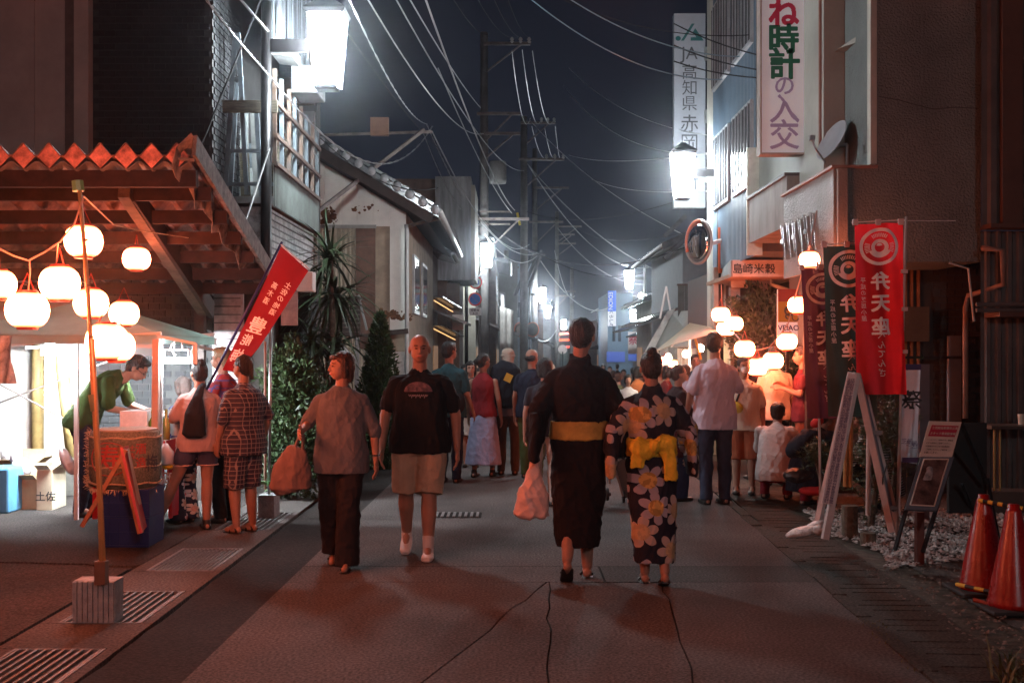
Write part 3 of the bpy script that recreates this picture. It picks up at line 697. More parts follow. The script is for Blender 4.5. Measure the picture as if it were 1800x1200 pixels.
# wall crack
mb = MB(); pts = [P(1545, 170, 11.49), P(1580, 176, 11.49), P(1600, 182, 11.49), P(1640, 192, 11.49), P(1680, 189, 11.49), P(1720, 191, 11.49)]
mb.tube(pts, .004, 4); mb.build('wall_crack', M('crack', (.03, .03, .03)), RB)
# porch parapet: near face and pale street face
x0 = 3.25
mb = MB(); mb.box(x0 + .03, xm, 11.5, 13.6, 2.60, 3.40, st_dark); mb.build('parapet', st_dark, RB)
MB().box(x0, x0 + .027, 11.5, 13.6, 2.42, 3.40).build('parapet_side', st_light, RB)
MB().box(x0 - .03, xm, 11.46, 13.65, 3.402, 3.43).build('coping', M('reddish coping', (.30, .17, .13), .6), RB)
MB().box(x0 + .03, X(1487, 11.5), 11.44, 11.497, 2.45, 3.395).build('lit_pier', stucco('pale rough pier', (.28, .25, .22), .6), RB)  # paler warm stucco carries the lantern light on this pier
# brackets on the porch face: vertical chrome letters seen edge-on
chrome = M('chrome letter', (.6, .6, .58), .12, .1, metal=1)
SG = T('metal_letters', 'row of chrome letters standing off the porch side, seen edge-on', 'sign', (3.2, 12.4, 2.9))
for k in range(6):
    y = 11.9 + k * .26; mb = MB(); mb.bar((3.20, y, 2.62), (3.17, y + .02, 3.0), .05, .03); mb.bar((3.18, y + .10, 2.66 + .05 * (k % 3)), (3.15, y + .10, 3.02), .02, .02)
    if k % 2: mb.bar((3.16, y, 2.84), (3.16, y + .16, 2.84), .02, .05)
    mb.build('letter', chrome, SG)
# brick wall and doorway below the stucco
dk_brick = M('dark wall brick', (.075, .055, .045), .22, .35, 5, bump=.2, spec=.7)
yb2 = 12.7
MB().box(X(1594, yb2), X(1740, yb2), yb2, 14, -.1, zs + .1).build('brick_wall', mortar, RB)
bm2 = MB().box(0, .15, -.015, 0, 0, .065).mesh('brick'); bm2.materials.append(dk_brick)
bl = []; z = .02; r = 0
while z < 2.5:
    x = X(1640, yb2) + (0 if r % 2 else .08)
    while x + .15 < X(1735, yb2): bl.append((x, yb2 + jit(0, .003), z)); x += .162
    z += .077; r += 1
pieces('brick', RB, bm2, bl[:290])
ora = M('orange varnished door', (.35, .16, .07), .25, .3, 6, spec=.8, stretch=(8, 1, 1))  # orange reflection on the door is put into its base colour
MB().box(X(1520, 13.2), X(1612, 12.7), 12.9, 12.95, .9, 2.55).build('door_panel', ora, RB)
for px in (1590, 1601, 1613): MB().bar((X(px, 12.68), 12.66, .6), (X(px, 12.68), 12.66, 2.6), .03, .03).build('door_frame', ora, RB)
MB().box(X(1560, 12.6), X(1625, 12.6), 12.45, 12.62, Z(600, 12.6), Z(540, 12.6)).build('awning_roll', M('brown awning', (.10, .075, .05), .7), RB)
MB().bar((X(1560, 12.4), 12.4, Z(628, 12.4)), (X(1700, 12.4), 12.4, Z(628, 12.4)), .03).build('rail', black_metal, RB)
MB().box(X(1668, 12.5), X(1690, 12.5), 12.5, 12.56, .2, Z(590, 12.5)).build('glass_panel', M('grey door glass', (.16, .17, .19), .2, .1, spec=.8), RB)
MB().box(3.3, X(1594, 12.7), 12.72, 12.9, -.1, 2.5).build('shop_wall', M('dark shop wall', (.05, .04, .035), .7), RB)
# far right shed
SH = T('metal_shed', 'dark corrugated metal shed at the right edge behind the cones', 'building', (5.5, 11.2, 0))
shm = M('dark brown sheet', (.11, .10, .095), .55, .25, 2, bump=.05)
mb = MB(); corr(mb, (X(1725, 11.3), 11.3), (X(1900, 11.3), 11.3), Z(400, 11.3), 8.2, .16, .03, shm, (0, -1)); corr(mb, (X(1722, 11.4), 11.38), (X(1900, 11.3), 11.38), -.1, Z(405, 11.3), .10, .02, shm, (0, -1)); mb.build('wall_sheet', shm, SH)
MB().box(X(1727, 11.3), X(1900, 11.3), 11.1, 11.35, Z(404, 11.3), Z(396, 11.3)).box(X(1735, 11.3), X(1900, 11.3), 11.0, 11.36, Z(558, 11.3), Z(550, 11.3)).box(X(1755, 11.3), X(1790, 11.3), 11.2, 11.26, Z(400, 11.3), 8.1).build('trim', M('dark brown trim', (.10, .05, .035), .6), SH)
MB().tube([P(1726, 436, 11.2), P(1762, 440, 11.2), P(1764, 500, 11.2), P(1702, 520, 11.6), P(1697, 540, 11.6), P(1697, 735, 11.6)], .028, 8).build('pipe', M('brown pipe', (.28, .17, .13), .5, .2), SH, smooth=True)
MB().tube([P(1668, 462, 11.3), P(1702, 472, 11.3), P(1712, 565, 11.3)], .012, 6).build('conduit', M('grey conduit', (.45, .45, .43), .5), SH)
for py in (535, 545): MB().tube([P(1716, py, 11.1), P(1830, py, 11.1)], .022, 8).build('pipe', shm, SH)
TB = T('side_table', 'small dark wall table with brass legs and paper cup at the right edge', 'table', tuple(P(1770, 860, 11)))
MB().box(X(1728, 11), X(1830, 11), 10.8, 11.15, Z(752, 11), Z(746, 11)).build('top', M('dark table top', (.08, .06, .05), .4), TB)
for px in (1748, 1758): MB().tube([P(px, 750, 10.9), P(px, 862, 10.9)], .012, 6).build('leg', M('dull brass', (.30, .20, .08), .4, metal=.6), TB)
MB().box(X(1728, 11), X(1830, 11), 10.9, 11.2, -.05, Z(862, 11)).build('base', M('dark table top', (.08, .06, .05)), TB)
pc = MB().lathe([(.03, 0), (.038, .1)], 12, c=tuple(P(1796, 746, 10.95))).build('paper_cup', M('cream paper', (.55, .5, .4), .7), org=tuple(P(1796, 746, 10.95))); tag(pc, 'cream paper cup standing on the small dark table', 'cup')

# concrete canopy with the vertical sign
can_m = M('stained cream concrete', (.27, .245, .22), .8, .25, 3, bump=.25, bs=25, stretch=(1, 1, .4))
CB = T('clock_shop', 'cream concrete building with street canopy carrying the clock shop sign', 'building', (4, 14, 0))
MB().box(3.30, 3.9, 13.66, 15.85, 3.06, 3.66).build('canopy', can_m, CB)
MB().box(3.27, 3.95, 13.66, 15.9, 3.662, 3.70).build('coping', M('dark coping', (.12, .11, .10)), CB)
MB().box(3.62, 4.6, 13.70, 16, 3.72, 8.2).build('wall', smooth_b, CB)
MB().box(3.9, 4.6, 13.7, 16, -.4, 3.05).build('lower_wall', M('dark shop wall', (.05, .04, .035)), CB)
MB().box(X(1338, 15), X(1400, 14), 15.9, 15.95, 2.9, 4.4).build('side_panel', M('greenish cream panel', (.55, .56, .48), .7), CB)
MB().tube([P(1442, 0, 12.7), P(1442, 270, 12.7)], .02, 6).build('downpipe', M('reddish pipe', (.25, .12, .09), .5), CB)
# grey rail frame between sign and wall
for py in (120, 165, 215, 225): MB().bar(P(1418, py, 13.9), P(1447, py + 2, 13.2), .02, .035).build('bracket', M('dark bracket', (.08, .08, .08), .5), CB)
MB().box(X(1420, 13.5), X(1452, 13.5), 13.3, 13.5, Z(222, 13.5), Z(206, 13.5)).build('junction_box', steel, CB)
VS = T('clock_shop_sign', 'tall white signboard with red, green and outlined purple characters', 'sign', (3.24, 13.45, 3.88))
ys_ = 13.45; xa, xb = X(1336, ys_), X(1417, ys_); sgw = M('white sign face', (.80, .90, .95), .45, .05, 1.5, emit=(.85, .92, 1), es=.10)  # weak glow added to brighten the sign face
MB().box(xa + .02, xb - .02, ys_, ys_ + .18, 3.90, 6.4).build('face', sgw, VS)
fr = M('brownish sign frame', (.40, .33, .29), .5, .2)
MB().box(xa, xa + .02, ys_ - .01, ys_ + .19, 3.88, 6.4).box(xb - .02, xb, ys_ - .01, ys_ + .19, 3.88, 6.4).box(xa + .02, xb - .02, ys_ - .01, ys_ + .19, 3.88, 3.90).build('frame', fr, VS)
red = M('red lettering', (.50, .02, .07), .5, 0); grn = M('green lettering', (.01, .13, .07), .5, 0); pur = M('purple lettering', (.38, .35, .56), .5, 0)
xc = (xa + xb) / 2; rt = (1, 0, 0); up = (0, 0, 1)
def ch(c, px, py, s, mat, par, y, off=.035, nm='lettering'):
    mb = MB(); v, f = text_mb(c, s, off); xs = [q[0] for q in v]; zs_ = [q[1] for q in v]; cx = (min(xs) + max(xs)) / 2; cz = (min(zs_) + max(zs_)) / 2
    o = P(px, py, y); mb.add([(o[0] + q[0] - cx, y, o[2] + q[1] - cz) for q in v], f, mat); return mb.build(nm, mat, par)
ch('ね', 1378, 22, .37, red, VS, ys_ - .003); ch('時', 1378, 68, .37, grn, VS, ys_ - .003); ch('計', 1379, 112, .38, grn, VS, ys_ - .003)
ch('の', 1379, 151, .26, pur, VS, ys_ - .003, .02); ch('入', 1379, 191, .37, pur, VS, ys_ - .003, .02); ch('交', 1379, 236, .37, pur, VS, ys_ - .003, .02)
lt = None
# satellite dish
SD = T('satellite_dish', 'grey satellite dish on a short mast above the porch', 'satellite dish', (3.6, 12.5, 3.44))
rm = Matrix.Translation(P(1470, 252, 12.4)) @ Euler((R(6), R(-62), R(8))).to_matrix().to_4x4()
MB().lathe([(.0, .0), (.10, .008), (.18, .03), (.24, .06), (.245, .07), (.235, .068), (.17, .04), (.0, .012)], 24, M4=rm, sy=1.0).build('dish', M('grey dish', (.32, .33, .35), .4, .1), SD, smooth=True)
MB().bar(P(1489, 292, 12.45), P(1489, 254, 12.45), .03).bar(P(1489, 254, 12.45), P(1474, 256, 12.42), .03).build('mast', steel, SD)
MB().tube([P(1450, 285, 12.2), P(1434, 262, 12.0), P(1428, 246, 12.0)], .01, 6).cbox(P(1427, 243, 12.0), (.05, .08, .05)).build('feed_arm', steel, SD)

# blue corrugated building
bl_m = M('blue grey corrugated sheet', (.09, .135, .18), .5, .15, 2)
CO = T('corrugated_building', 'tall blue grey corrugated building behind the white clock sign', 'building', (4, 17, 0))
mb = MB(); corr(mb, (3.42, 15.95), (3.42, 19.3), 2.9, 8.2, .10, .02, bl_m, (-1, 0)); mb.build('street_wall', bl_m, CO)
MB().box(3.425, 6, 16.0, 19.3, 2.96, 8.2).build('wall', M('dim interior wall', (.12, .12, .12)), CO)
frm = M('grey sash', (.28, .29, .30), .4); gls = M('dark window glass', (.03, .04, .05), .08, 0, spec=1)
for (y0, y1) in ((16.0, 17.4), (17.7, 19.1)):
    for (z0, z1) in ((3.9, 5.1), (5.9, 7.3)):
        f = MB().box(3.35, 3.398, y0, y1, z0, z1).build('window', frm, CO)
        n = 4
        for k in range(n): MB().box(3.340, 3.348, y0 + .04 + (y1 - y0) / n * k, y0 + (y1 - y0) / n * (k + 1) - .03, z0 + .05, z1 - .05).build('pane', gls, f)
        for k in range(6): MB().box(3.325, 3.338, y0 + .1 + k * .22, y0 + .12 + k * .22, z0 + .03, z1 - .03).build('window_bar', frm, f)
MB().box(3.36, 3.62, 19.25, 19.6, -.5, 8.2).build('corner_pillar', M('cream pillar', (.46, .45, .39), .7, .15, 3, stretch=(1, 1, .3)), CO)
MB().box(3.58, 3.78, 19.302, 19.4, 2, 8.2).build('pillar_return', M('dark coping', (.12, .11, .10)), CO)
for py in (95, 205, 310): MB().box(X(1238, 21), 3.6, 20.9, 21.0, Z(py + 12, 21), Z(py - 10, 21)).build('sign_bracket', old_white, CO)
# JA sign
JS = T('vertical_signboard', 'very tall grey white signboard with black characters above the right street lamp', 'sign', (3.28, 21, 4.2))
ys_ = 21.0; MB().box(X(1185, ys_), X(1240, ys_), ys_, ys_ + .2, Z(365, ys_), Z(24, ys_)).build('face', M('grey white sign face', (.26, .28, .31), .5, .06), JS)
dkl = M('dark lettering', (.045, .05, .055), .6, 0); tea = M('dark teal lettering', (.01, .09, .09), .5, 0)
mb = MB()
def poly2(pts, mat, y, par_mb): par_mb.add([(P(a, b, ys_)[0], y, P(a, b, ys_)[2]) for a, b in pts], [tuple(range(len(pts)))], mat)
poly2([(1197, 72), (1202, 72), (1221, 42), (1216, 42)], tea, ys_ - .003, mb); poly2([(1214, 72), (1237, 72), (1222, 50), (1218, 57), (1224, 66), (1214, 66)][:6], tea, ys_ - .004, mb)
c = P(1192, 68, ys_); mb.add([(c[0] + .05 * math.cos(t), ys_ - .003, c[2] + .045 * math.sin(t)) for t in np.linspace(0, 5.9, 14)], [tuple(range(14))[::-1]], tea)
mb.build('emblem', tea, JS)
ch('JA', 1211, 97, .33, dkl, JS, ys_ - .003, .0)
for c_, py in (('高', 126), ('知', 154), ('県', 182), ('赤', 217), ('岡', 251), ('支', 285), ('所', 318)): ch(c_, 1212, py, .30 if py < 200 else .35, dkl, JS, ys_ - .003, .012)

# rice shop canopy with small sign
RS = T('rice_shop', 'rice shop porch with dark name board above the hanging lanterns', 'shop', (3.8, 17.5, 0))
yq = 17.0; pk = M('peeling pink white board', (.62, .50, .44), .6, .15, 5)
MB().box(X(1286, yq), X(1388, yq), yq, yq + .05, Z(486, yq), Z(457, yq)).build('name_board', pk, RS)
for c_, px in (('島', 1297), ('崎', 1315), ('米', 1334), ('穀', 1354)): ch(c_, px, 472, .16, dkl, RS, yq - .006, .014)
mb = MB(); a, b, c_, d = P(1286, 457, yq), P(1286, 486, yq), P(1264, 500, 19.2), P(1266, 478, 19.2)
mb.add([a, b, c_, d], [(0, 1, 2, 3)]); mb.build('side_board', old_white, RS, solid=.03)
MB().box(X(1286, yq), 4.4, yq + .06, 19.2, Z(486, yq) - .01, Z(484, yq) + .03).build('soffit', M('orange timber soffit', (.32, .17, .10), .7, .2), RS)
for px, py, w, h in ((1345, 494, 26, 14), (1340, 515, 14, 30), (1298, 500, 30, 12)): MB().box(X(px - w / 2, 18), X(px + w / 2, 18), 17.9, 18.05, Z(py + h / 2, 18), Z(py - h / 2, 18)).build('bracket', M('grey bracket', (.4, .34, .3), .6), RS)
MB().tube([P(1356, 487, 17.6), P(1356, 500, 17.6), P(1400, 515, 17.2)], .03, 8).build('pipe', M('pale pipe', (.4, .36, .3)), RS)
MB().box(X(1283, 18), X(1300, 18), 17.95, 18.1, -.4, Z(500, 18)).build('post', M('stained post', (.32, .24, .2), .8, .3), RS)
MB().box(3.4, 6, 19.4, 22, -.6, 2.9).build('shop_wall', M('dark shop wall', (.05, .04, .035)), RS)
MB().box(X(1312, 17), X(1326, 17), 19.0, 19.1, Z(690, 19), Z(600, 19)).build('shop_door', M('lit plaster', (.55, .42, .30), .8, .2), RS)
YS = T('yellow_sign', 'narrow yellow and red shop sign with dark printed animal face', 'sign', (3.55, 15.3, 1.2))
yz = 15.2; MB().box(X(1368, yz), X(1402, yz), yz, yz + .06, Z(604, yz), Z(508, yz)).build('face', M('yellow sign face', (.34, .20, .02), .5, .1), YS)
MB().box(X(1368, yz), X(1402, yz), yz - .004, yz - .001, Z(530, yz), Z(508, yz)).build('red_band', M('red print', (.22, .02, .015), .5, 0), YS)
MB().box(X(1368, yz), X(1402, yz), yz - .004, yz - .001, Z(604, yz), Z(566, yz)).build('pale_band', M('white sign face', (.74, .71, .72)), YS)
mb = MB(); y_ = yz - .007
for a0, a1, r0, r1, px, py in ((0, 5.5, .05, .075, 1388, 546), (1, 4.6, .02, .04, 1385, 556), (0, 6.2, 0, .022, 1383, 543), (0, 6.2, 0, .018, 1393, 545), (2.6, 6.0, .035, .05, 1398, 558)):
    c = P(px, py, yz); N = 14; vs = []
    for k in range(N + 1):
        t = a0 + (a1 - a0) * k / N
        for r_ in (r0, r1): vs.append((c[0] + r_ * math.cos(t), y_, c[2] + r_ * math.sin(t)))
    mb.add(vs, [(2 * k, 2 * k + 2, 2 * k + 3, 2 * k + 1) for k in range(N)])
mb.build('printed_face', dkl, YS)
ch('VEIAO', 1386, 576, .10, M('navy lettering', (.02, .03, .12), .5, 0), YS, yz - .007, .03); ch('米穀', 1386, 594, .10, dkl, YS, yz - .007, .02)
MB().bar((X(1369, yz), yz + .03, -.0), (X(1369, yz), yz + .03, Z(508, yz)), .03).build('post', white_paint, YS)
MB().bar((X(1387, yz), yz + .1, -.0), (X(1387, yz), yz + .1, Z(604, yz)), .04).build('post', black_metal, YS)
# convex traffic mirror
TM = T('traffic_mirror', 'convex traffic mirror with orange rim fixed to the wall by the right lamp', 'mirror', tuple(P(1262, 470, 18.6)))
yt = 18.2; rm = Matrix.Translation(P(1228, 425, yt)) @ Euler((R(90), R(-16), R(-64))).to_matrix().to_4x4()
MB().lathe([(.0, .075), (.12, .07), (.24, .045), (.33, .0), (.0, -.01)], 28, M4=rm).build('mirror_face', M('mirror', (.75, .77, .8), .06, 0, metal=1), TM, smooth=True)
def arc_ring(a0, a1, mat, nm):
    pts = [rm @ Vector((math.cos(t) * .345, math.sin(t) * .345, .0)) for t in np.linspace(a0, a1, 16)]
    MB().tube(pts, .025, 8, mat).build(nm, mat, TM, smooth=True)
arc_ring(R(60), R(190), M('orange plastic', (.45, .08, .02), .45, .1), 'rim'); arc_ring(R(190), R(420), M('worn white rim', (.26, .24, .22), .5), 'rim')
MB().bar(P(1268, 423, yt + .3), P(1250, 428, yt + .15), .08, .06).build('arm', M('grey bracket', (.4, .34, .3)), TM)
MB().tube([P(1267, 400, 18.6), P(1267, 480, 18.6)], .045, 8).build('pole', M('orange plastic', (.62, .12, .03)), TM)
MB().box(X(1254, 18.7), X(1262, 18.7), 18.65, 18.8, Z(600, 18.7), Z(470, 18.7)).build('post', M('grey bracket', (.4, .34, .3)), TM)

# ---------------------------------------------------------------- houses further along both sides
plaster_c = [M('grey plaster', (.17, .17, .17), .8, .15, 2), M('cream plaster', (.30, .28, .23), .8, .15, 2), M('brown boards', (.15, .10, .08), .8, .25, 4), M('blue grey plaster', (.20, .24, .27), .7, .15, 2), M('concrete wall', (.26, .27, .27), .8, .2, 2)]
awn = M('dark awning', (.08, .06, .055), .7, .3); warm_g = M('warm lit shop front', (.4, .3, .2), .5, emit=(1, .45, .18), es=.12)
far_glass = M('dark window glass', (.03, .04, .05))
def house(label, x, y0, y1, h, mat, side, roof=True, jetty=0, awning=True, depth=7, shop=False, front_windows=1, wh=.9):
    g_ = gz(y0); t = T('house' if roof else 'building', label, 'house' if roof else 'building', (x, y0, g_))
    s = -1 if side == 'l' else 1; xa, xb = sorted((x, x + s * depth))
    MB().box(xa, xb, y0, y1, g_ - .1, h).build('wall', mat, t)
    if roof:
        ov = .5; rise = 1.1; xe = x - s * ov; mb = MB(); zr = h - .08
        xm_ = x + s * depth / 2
        vs = [(xe, y0 - .25, zr), (xm_, y0 - .25, zr + rise), (xb if s > 0 else xa, y0 - .25, zr), (xe, y1 + .1, zr), (xm_, y1 + .1, zr + rise), (xb if s > 0 else xa, y1 + .1, zr)]
        v2 = [(a, b, c - .12) for a, b, c in vs]
        mb.add(vs + v2, [(0, 1, 4, 3), (1, 2, 5, 4), (6, 9, 10, 7), (7, 10, 11, 8), (0, 6, 7, 1), (1, 7, 8, 2), (0, 3, 9, 6), (3, 4, 10, 9)])
        r = mb.build('roof', tile_m, t)
        N = int((y1 - y0) / .32)
        for k in range(min(N, 24)):
            y = y0 + k * (y1 - y0) / N; MB().bar((xe - s * .01, y, zr + .03), (xm_, y, zr + rise + .03), .07, .05).build('tile_row', tile_m, r)
        MB().tube([(xe - s * .05, y0 - .2, zr - .04), (xe - s * .05, y1, zr - .07)], .045, 6).build('gutter', gut_m, r)
    if awning:
        za_ = g_ + 2.75; mb = MB(); mb.add([(x, y0 + .1, za_ + .35), (x - s * .9, y0 + .1, za_), (x - s * .9, y1 - .1, za_), (x, y1 - .1, za_ + .35)], [(0, 1, 2, 3)]); mb.build('awning', awn if not roof else tile_m, t, solid=.06)
    n = max(1, int((y1 - y0) / 2))
    fx = x - s * .03
    for k in range(n):
        ya_ = y0 + .35 + k * (y1 - y0 - .3) / n; yb_ = ya_ + (y1 - y0) / n - .6
        if h > 4.6:
            f = MB().box(min(fx, x), max(fx, x), ya_, yb_, 3.5, 3.5 + wh).build('window', frm, t)
            MB().box(min(fx, fx - s * .006), max(fx, fx - s * .006), ya_ + .06, (ya_ + yb_) / 2 - .02, 3.56, 3.44 + wh).build('pane', far_glass, f)
            MB().box(min(fx, fx - s * .006), max(fx, fx - s * .006), (ya_ + yb_) / 2 + .02, yb_ - .06, 3.56, 3.44 + wh).build('pane', far_glass, f)
        m_ = warm_g if shop and k % 2 == 0 else M('shutter metal', (.22, .22, .21), .5, .2, 8)
        MB().box(min(fx, x), max(fx, x), ya_, yb_, g_ + .05, g_ + 2.2).build('shop_front', m_, t)
    for k in range(front_windows):
        cx = x + s * (1.0 + 1.5 * k)
        f = MB().box(cx - .45, cx + .45, y0 - .03, y0, 3.3, 4.2).build('window', frm, t); MB().box(cx - .4, cx - .02, y0 - .036, y0 - .031, 3.35, 4.15).build('pane', far_glass, f); MB().box(cx + .02, cx + .4, y0 - .036, y0 - .031, 3.35, 4.15).build('pane', far_glass, f)
    return t
house('brown timber house with downpipes right behind the cream gable house', -2.0, 28.4, 30.6, 4.1, plaster_c[2], 'l', shop=True, front_windows=0)
t = T('grey_block', 'plain grey upper storey box hung over brown shop awnings', 'building', (-2, 30.8, -.5))
ygb = 31.0
MB().box(X(765, ygb), X(828, ygb), ygb, 34, Z(492, ygb), Z(310, ygb)).build('upper_box', M('streaked grey panel', (.30, .31, .31), .7, .3, 1.5, stretch=(4, 1, .5)), t)
MB().box(X(828, ygb) + .002, X(834, ygb) + .01, ygb + .02, 34, Z(490, ygb), Z(325, ygb)).build('pale_side', M('cream plaster', (.52, .49, .40)), t)
MB().box(-5, X(765, ygb) + .3, ygb + .3, 34, -.6, 6.3).build('rear_wall', plaster_c[2], t)
MB().box(X(765, ygb) - .5, X(806, ygb), ygb + .6, 34, -.6, Z(495, ygb)).build('lower_wall', plaster_c[2], t)
for py, px0, px1 in ((534, 762, 796), (583, 760, 800)):
    ww = M('warm awning light', (.8, .6, .4), .5, emit=(1, .55, .22), es=1.3)
    MB().bar(P(px0, py - 12, 29), P(px1, py + 8, 31.5), .5, .04).build('awning', tile_m, t); MB().bar(P(px0 + 1, py - 6, 29), P(px1, py + 14, 31.5), .025, .02).build('strip_light', ww, t)
MB().box(X(795, 30.5), X(815, 30.5), 30.5, 30.6, Z(580, 30.5), Z(553, 30.5)).build('white_board', white_paint, t)
house('low tiled house with cream wall behind the speed limit sign', -1.15, 36, 42, 5.2, plaster_c[1], 'l', shop=True)
CT = T('hanging_sheet', 'long pale sheet hanging down a house front behind the hatted man', 'sheet', tuple(P(892, 610, 37)))
mb = MB(); mb.grid(lambda u, v: (X(880 + 22 * u, 37) + .0, 35.4 + .05 * math.sin(u * 14), Z(613 - (72 - 8 * u) * v, 37)), 12, 6); mb.build('cloth', M('pale grey cloth', (.50, .48, .45), .8, .15, 6), CT, smooth=True, solid=.02)
house('tiled house with brown lower storey and small balcony left of centre', -.6, 42.5, 49, 5.0, plaster_c[2], 'l', shop=True)
house('plain grey concrete building behind the pair of round traffic mirrors', .25, 51, 57, 5.6, plaster_c[0], 'l', roof=False, shop=False)
house('pale blue grey building lit by the third left lamp', 1.1, 60, 70, 6.2, plaster_c[3], 'l', roof=False, shop=True)
house('small dark house near the far end of the left row', 2.0, 73, 84, 5.0, plaster_c[2], 'l', shop=True)
house('distant grey house at the end of the left row', 3.0, 88, 105, 5.5, plaster_c[4], 'l', shop=True)
# right
house('white walled house with black tiled roof beside the traffic mirror', X(1200, 27), 27, 33, 4.15, M('white plaster', (.26, .28, .29), .7, .08), 'r', front_windows=0, depth=4)
for zz in (0, .25): MB().bar(P(1168, 455 - 40 * zz * 4, 26.6), P(1205, 420 - 40 * zz * 4, 26.6), .15, .10).build('roof_tile_ridge', tile_m, bpy.data.objects[[o.name for o in COL.objects if o.name.startswith('house')][-1]])
BF = T('board_fence', 'high dark board fence behind the cream stall canopy', 'fence', (3.9, 24, 0))
for k in range(12): MB().box(X(1192, 24) + k * .14, X(1192, 24) + k * .14 + .132, 24, 24.04, -.4, Z(502, 24)).build('board', M('dark fence board', (.05, .055, .05), .8, .3), BF)
MB().box(X(1192, 24) - .02, X(1192, 24) + 1.75, 23.94, 24.06, Z(502, 24), Z(499, 24)).build('cap_rail', dark_t, BF)
SA = T('side_awning', 'grey green sloping awning sheet with white edge board', 'awning', (3.1, 25, 1))
mb = MB(); mb.add([P(1180, 548, 25), P(1238, 545, 22), P(1230, 610, 21), P(1152, 610, 24)], [(0, 1, 2, 3)]); mb.build('sheet', M('grey green sheet', (.26, .28, .24), .6, .1), SA, solid=.02)
mb = MB(); mb.add([P(1173, 548, 24.9), P(1187, 542, 24.9), P(1152, 616, 23.9), P(1134, 618, 23.9)], [(0, 1, 2, 3)]); mb.build('edge_board', M('white edge sheet', (.55, .56, .52), .6), SA, solid=.03)
MB().tube([P(1171, 503, 24), P(1160, 560, 24)], .02, 6).tube([P(1171, 503, 24), P(1178, 545, 24)], .02, 6).build('strut', white_paint, SA)
house('narrow cream house behind the white edged awning', 4.6, 36, 42, 3.3, plaster_c[1], 'r', front_windows=0, shop=True)
house('dark tiled shop house behind the nearest pair of far right lamps', 5.9, 43, 50, 3.4, plaster_c[2], 'r', shop=True)
house('grey green shop building with small white flag on its front', 7.6, 52, 60, 3.9, M('grey green plaster', (.22, .25, .24), .7, .1), 'r', roof=False, shop=True)
t = house('tall pale concrete building behind the far right lamp', 8.5, 62, 70, 4.4, plaster_c[4], 'r', roof=False, depth=3)
house('brown tall house next to the blue shop tower', 8.9, 71, 74, 5.2, M('brown boards', (.15, .10, .08)), 'r', roof=False, depth=4, awning=False)
t = T('blue_shop', 'light blue shop building carrying the vertical electronics store sign', 'building', (7, 76, -.5)); yB = 76
MB().box(X(1068, yB), X(1112, yB), yB, 84, -.6, Z(515, yB)).build('wall', M('light blue panel', (.10, .16, .22), .6, .06), t)
for px in (1079, 1089): f = MB().box(X(px - 2.5, yB), X(px + 2.5, yB), yB - .05, yB, Z(600, yB), Z(572, yB)).build('window', far_glass, t)
MB().box(X(1066, yB), X(1098, yB), yB - .2, yB - .06, Z(636, yB), Z(618, yB)).box(X(1104, yB), X(1130, yB), yB - .2, yB - .06, Z(634, yB), Z(616, yB)).build('fascia', M('blue fascia', (.05, .10, .38), .5, 0, emit=(.1, .2, .9), es=.12), t)
es = T('shop_sign', 'narrow blue and white vertical electronics store sign', 'sign', tuple(P(1076, 572, 70)))
yE = 70; MB().box(X(1069, yE), X(1083, yE), yE, yE + .2, Z(547, yE), Z(511, yE)).build('blue_face', M('blue sign face', (.04, .10, .42), .5, 0, emit=(.08, .2, .85), es=.5), es)
MB().box(X(1069, yE), X(1083, yE), yE, yE + .2, Z(573, yE), Z(547.2, yE)).build('white_face', M('white lit face', (.7, .7, .72), .5, 0, emit=(.8, .8, .9), es=.35), es)
mbt = MB(); v, f = text_mb('EDION', .36, .03)
c = P(1076, 529, yE); mbt.add([(c[0] + q[1] - .1, yE - .01, c[2] - q[0]) for q in v], f); mbt.build('lettering', M('pale blue print', (.75, .8, .9), .5, 0), es)
mbt = MB(); v, f = text_mb('くらしの', .26, .02); c = P(1074, 560, yE); mbt.add([(c[0] + q[1], yE - .01, c[2] - q[0]) for q in v], f); mbt.build('lettering', M('navy lettering', (.02, .03, .12)), es)
fb = T('white_flag', 'small white vertical banner with dark strokes on the far right shopfront', 'banner', tuple(P(1113, 620, 51)))
MB().box(X(1104, 51), X(1122, 51), 51, 51.02, Z(622, 51), Z(583, 51)).build('cloth', M('lit pale cloth', (.75, .65, .62), .8), fb); ch('祭', 1113, 598, .42, M('red lettering', (.5, .02, .07)), fb, 50.99, .02)
house('far terrace of dim houses closing the end of the street', 8.2, 92, 110, 5.5, plaster_c[0], 'r', shop=True)
t = T('end_building', 'dim building closing the far end of the street', 'building', (4, 125, -.5)); MB().box(-4, 20, 125, 130, -.6, 5.0).build('wall', plaster_c[0], t)
# red lit portal and signals at the far end
rp = T('red_gateway', 'small red lit gate and signs glowing at the far street end', 'gate', tuple(P(1000, 620, 85)))
rm_ = M('red light strip', (.8, .1, .05), .5, 0, emit=(1, .06, .03), es=3)
for a, b in (((978, 588), (1012, 584)), ((980, 598), (1014, 596)), ((984, 610), (1020, 609))): MB().bar(P(a[0], a[1], 85), P(b[0], b[1], 85), .1, .12).build('red_strip', rm_, rp)
for px in (982, 1010): MB().bar(P(px, 584, 85), P(px, 650, 85), .12, .12).build('post', M('orange post', (.4, .15, .08), .6), rp)
rdm = T('round_sign', 'small round pale sign low at the far street end', 'sign', tuple(P(989, 640, 50))); MB().lathe([(.0, -.01), (.2, -.01), (.2, .01), (0, .01)], 20, M4=Matrix.Translation(P(989, 614, 50)) @ Euler((R(90), 0, 0)).to_matrix().to_4x4()).build('disc', M('lit pale cloth', (.75, .65, .62)), rdm); MB().tube([P(989, 618, 50), P(989, 652, 50)], .03, 6).build('post', black_metal, rdm)
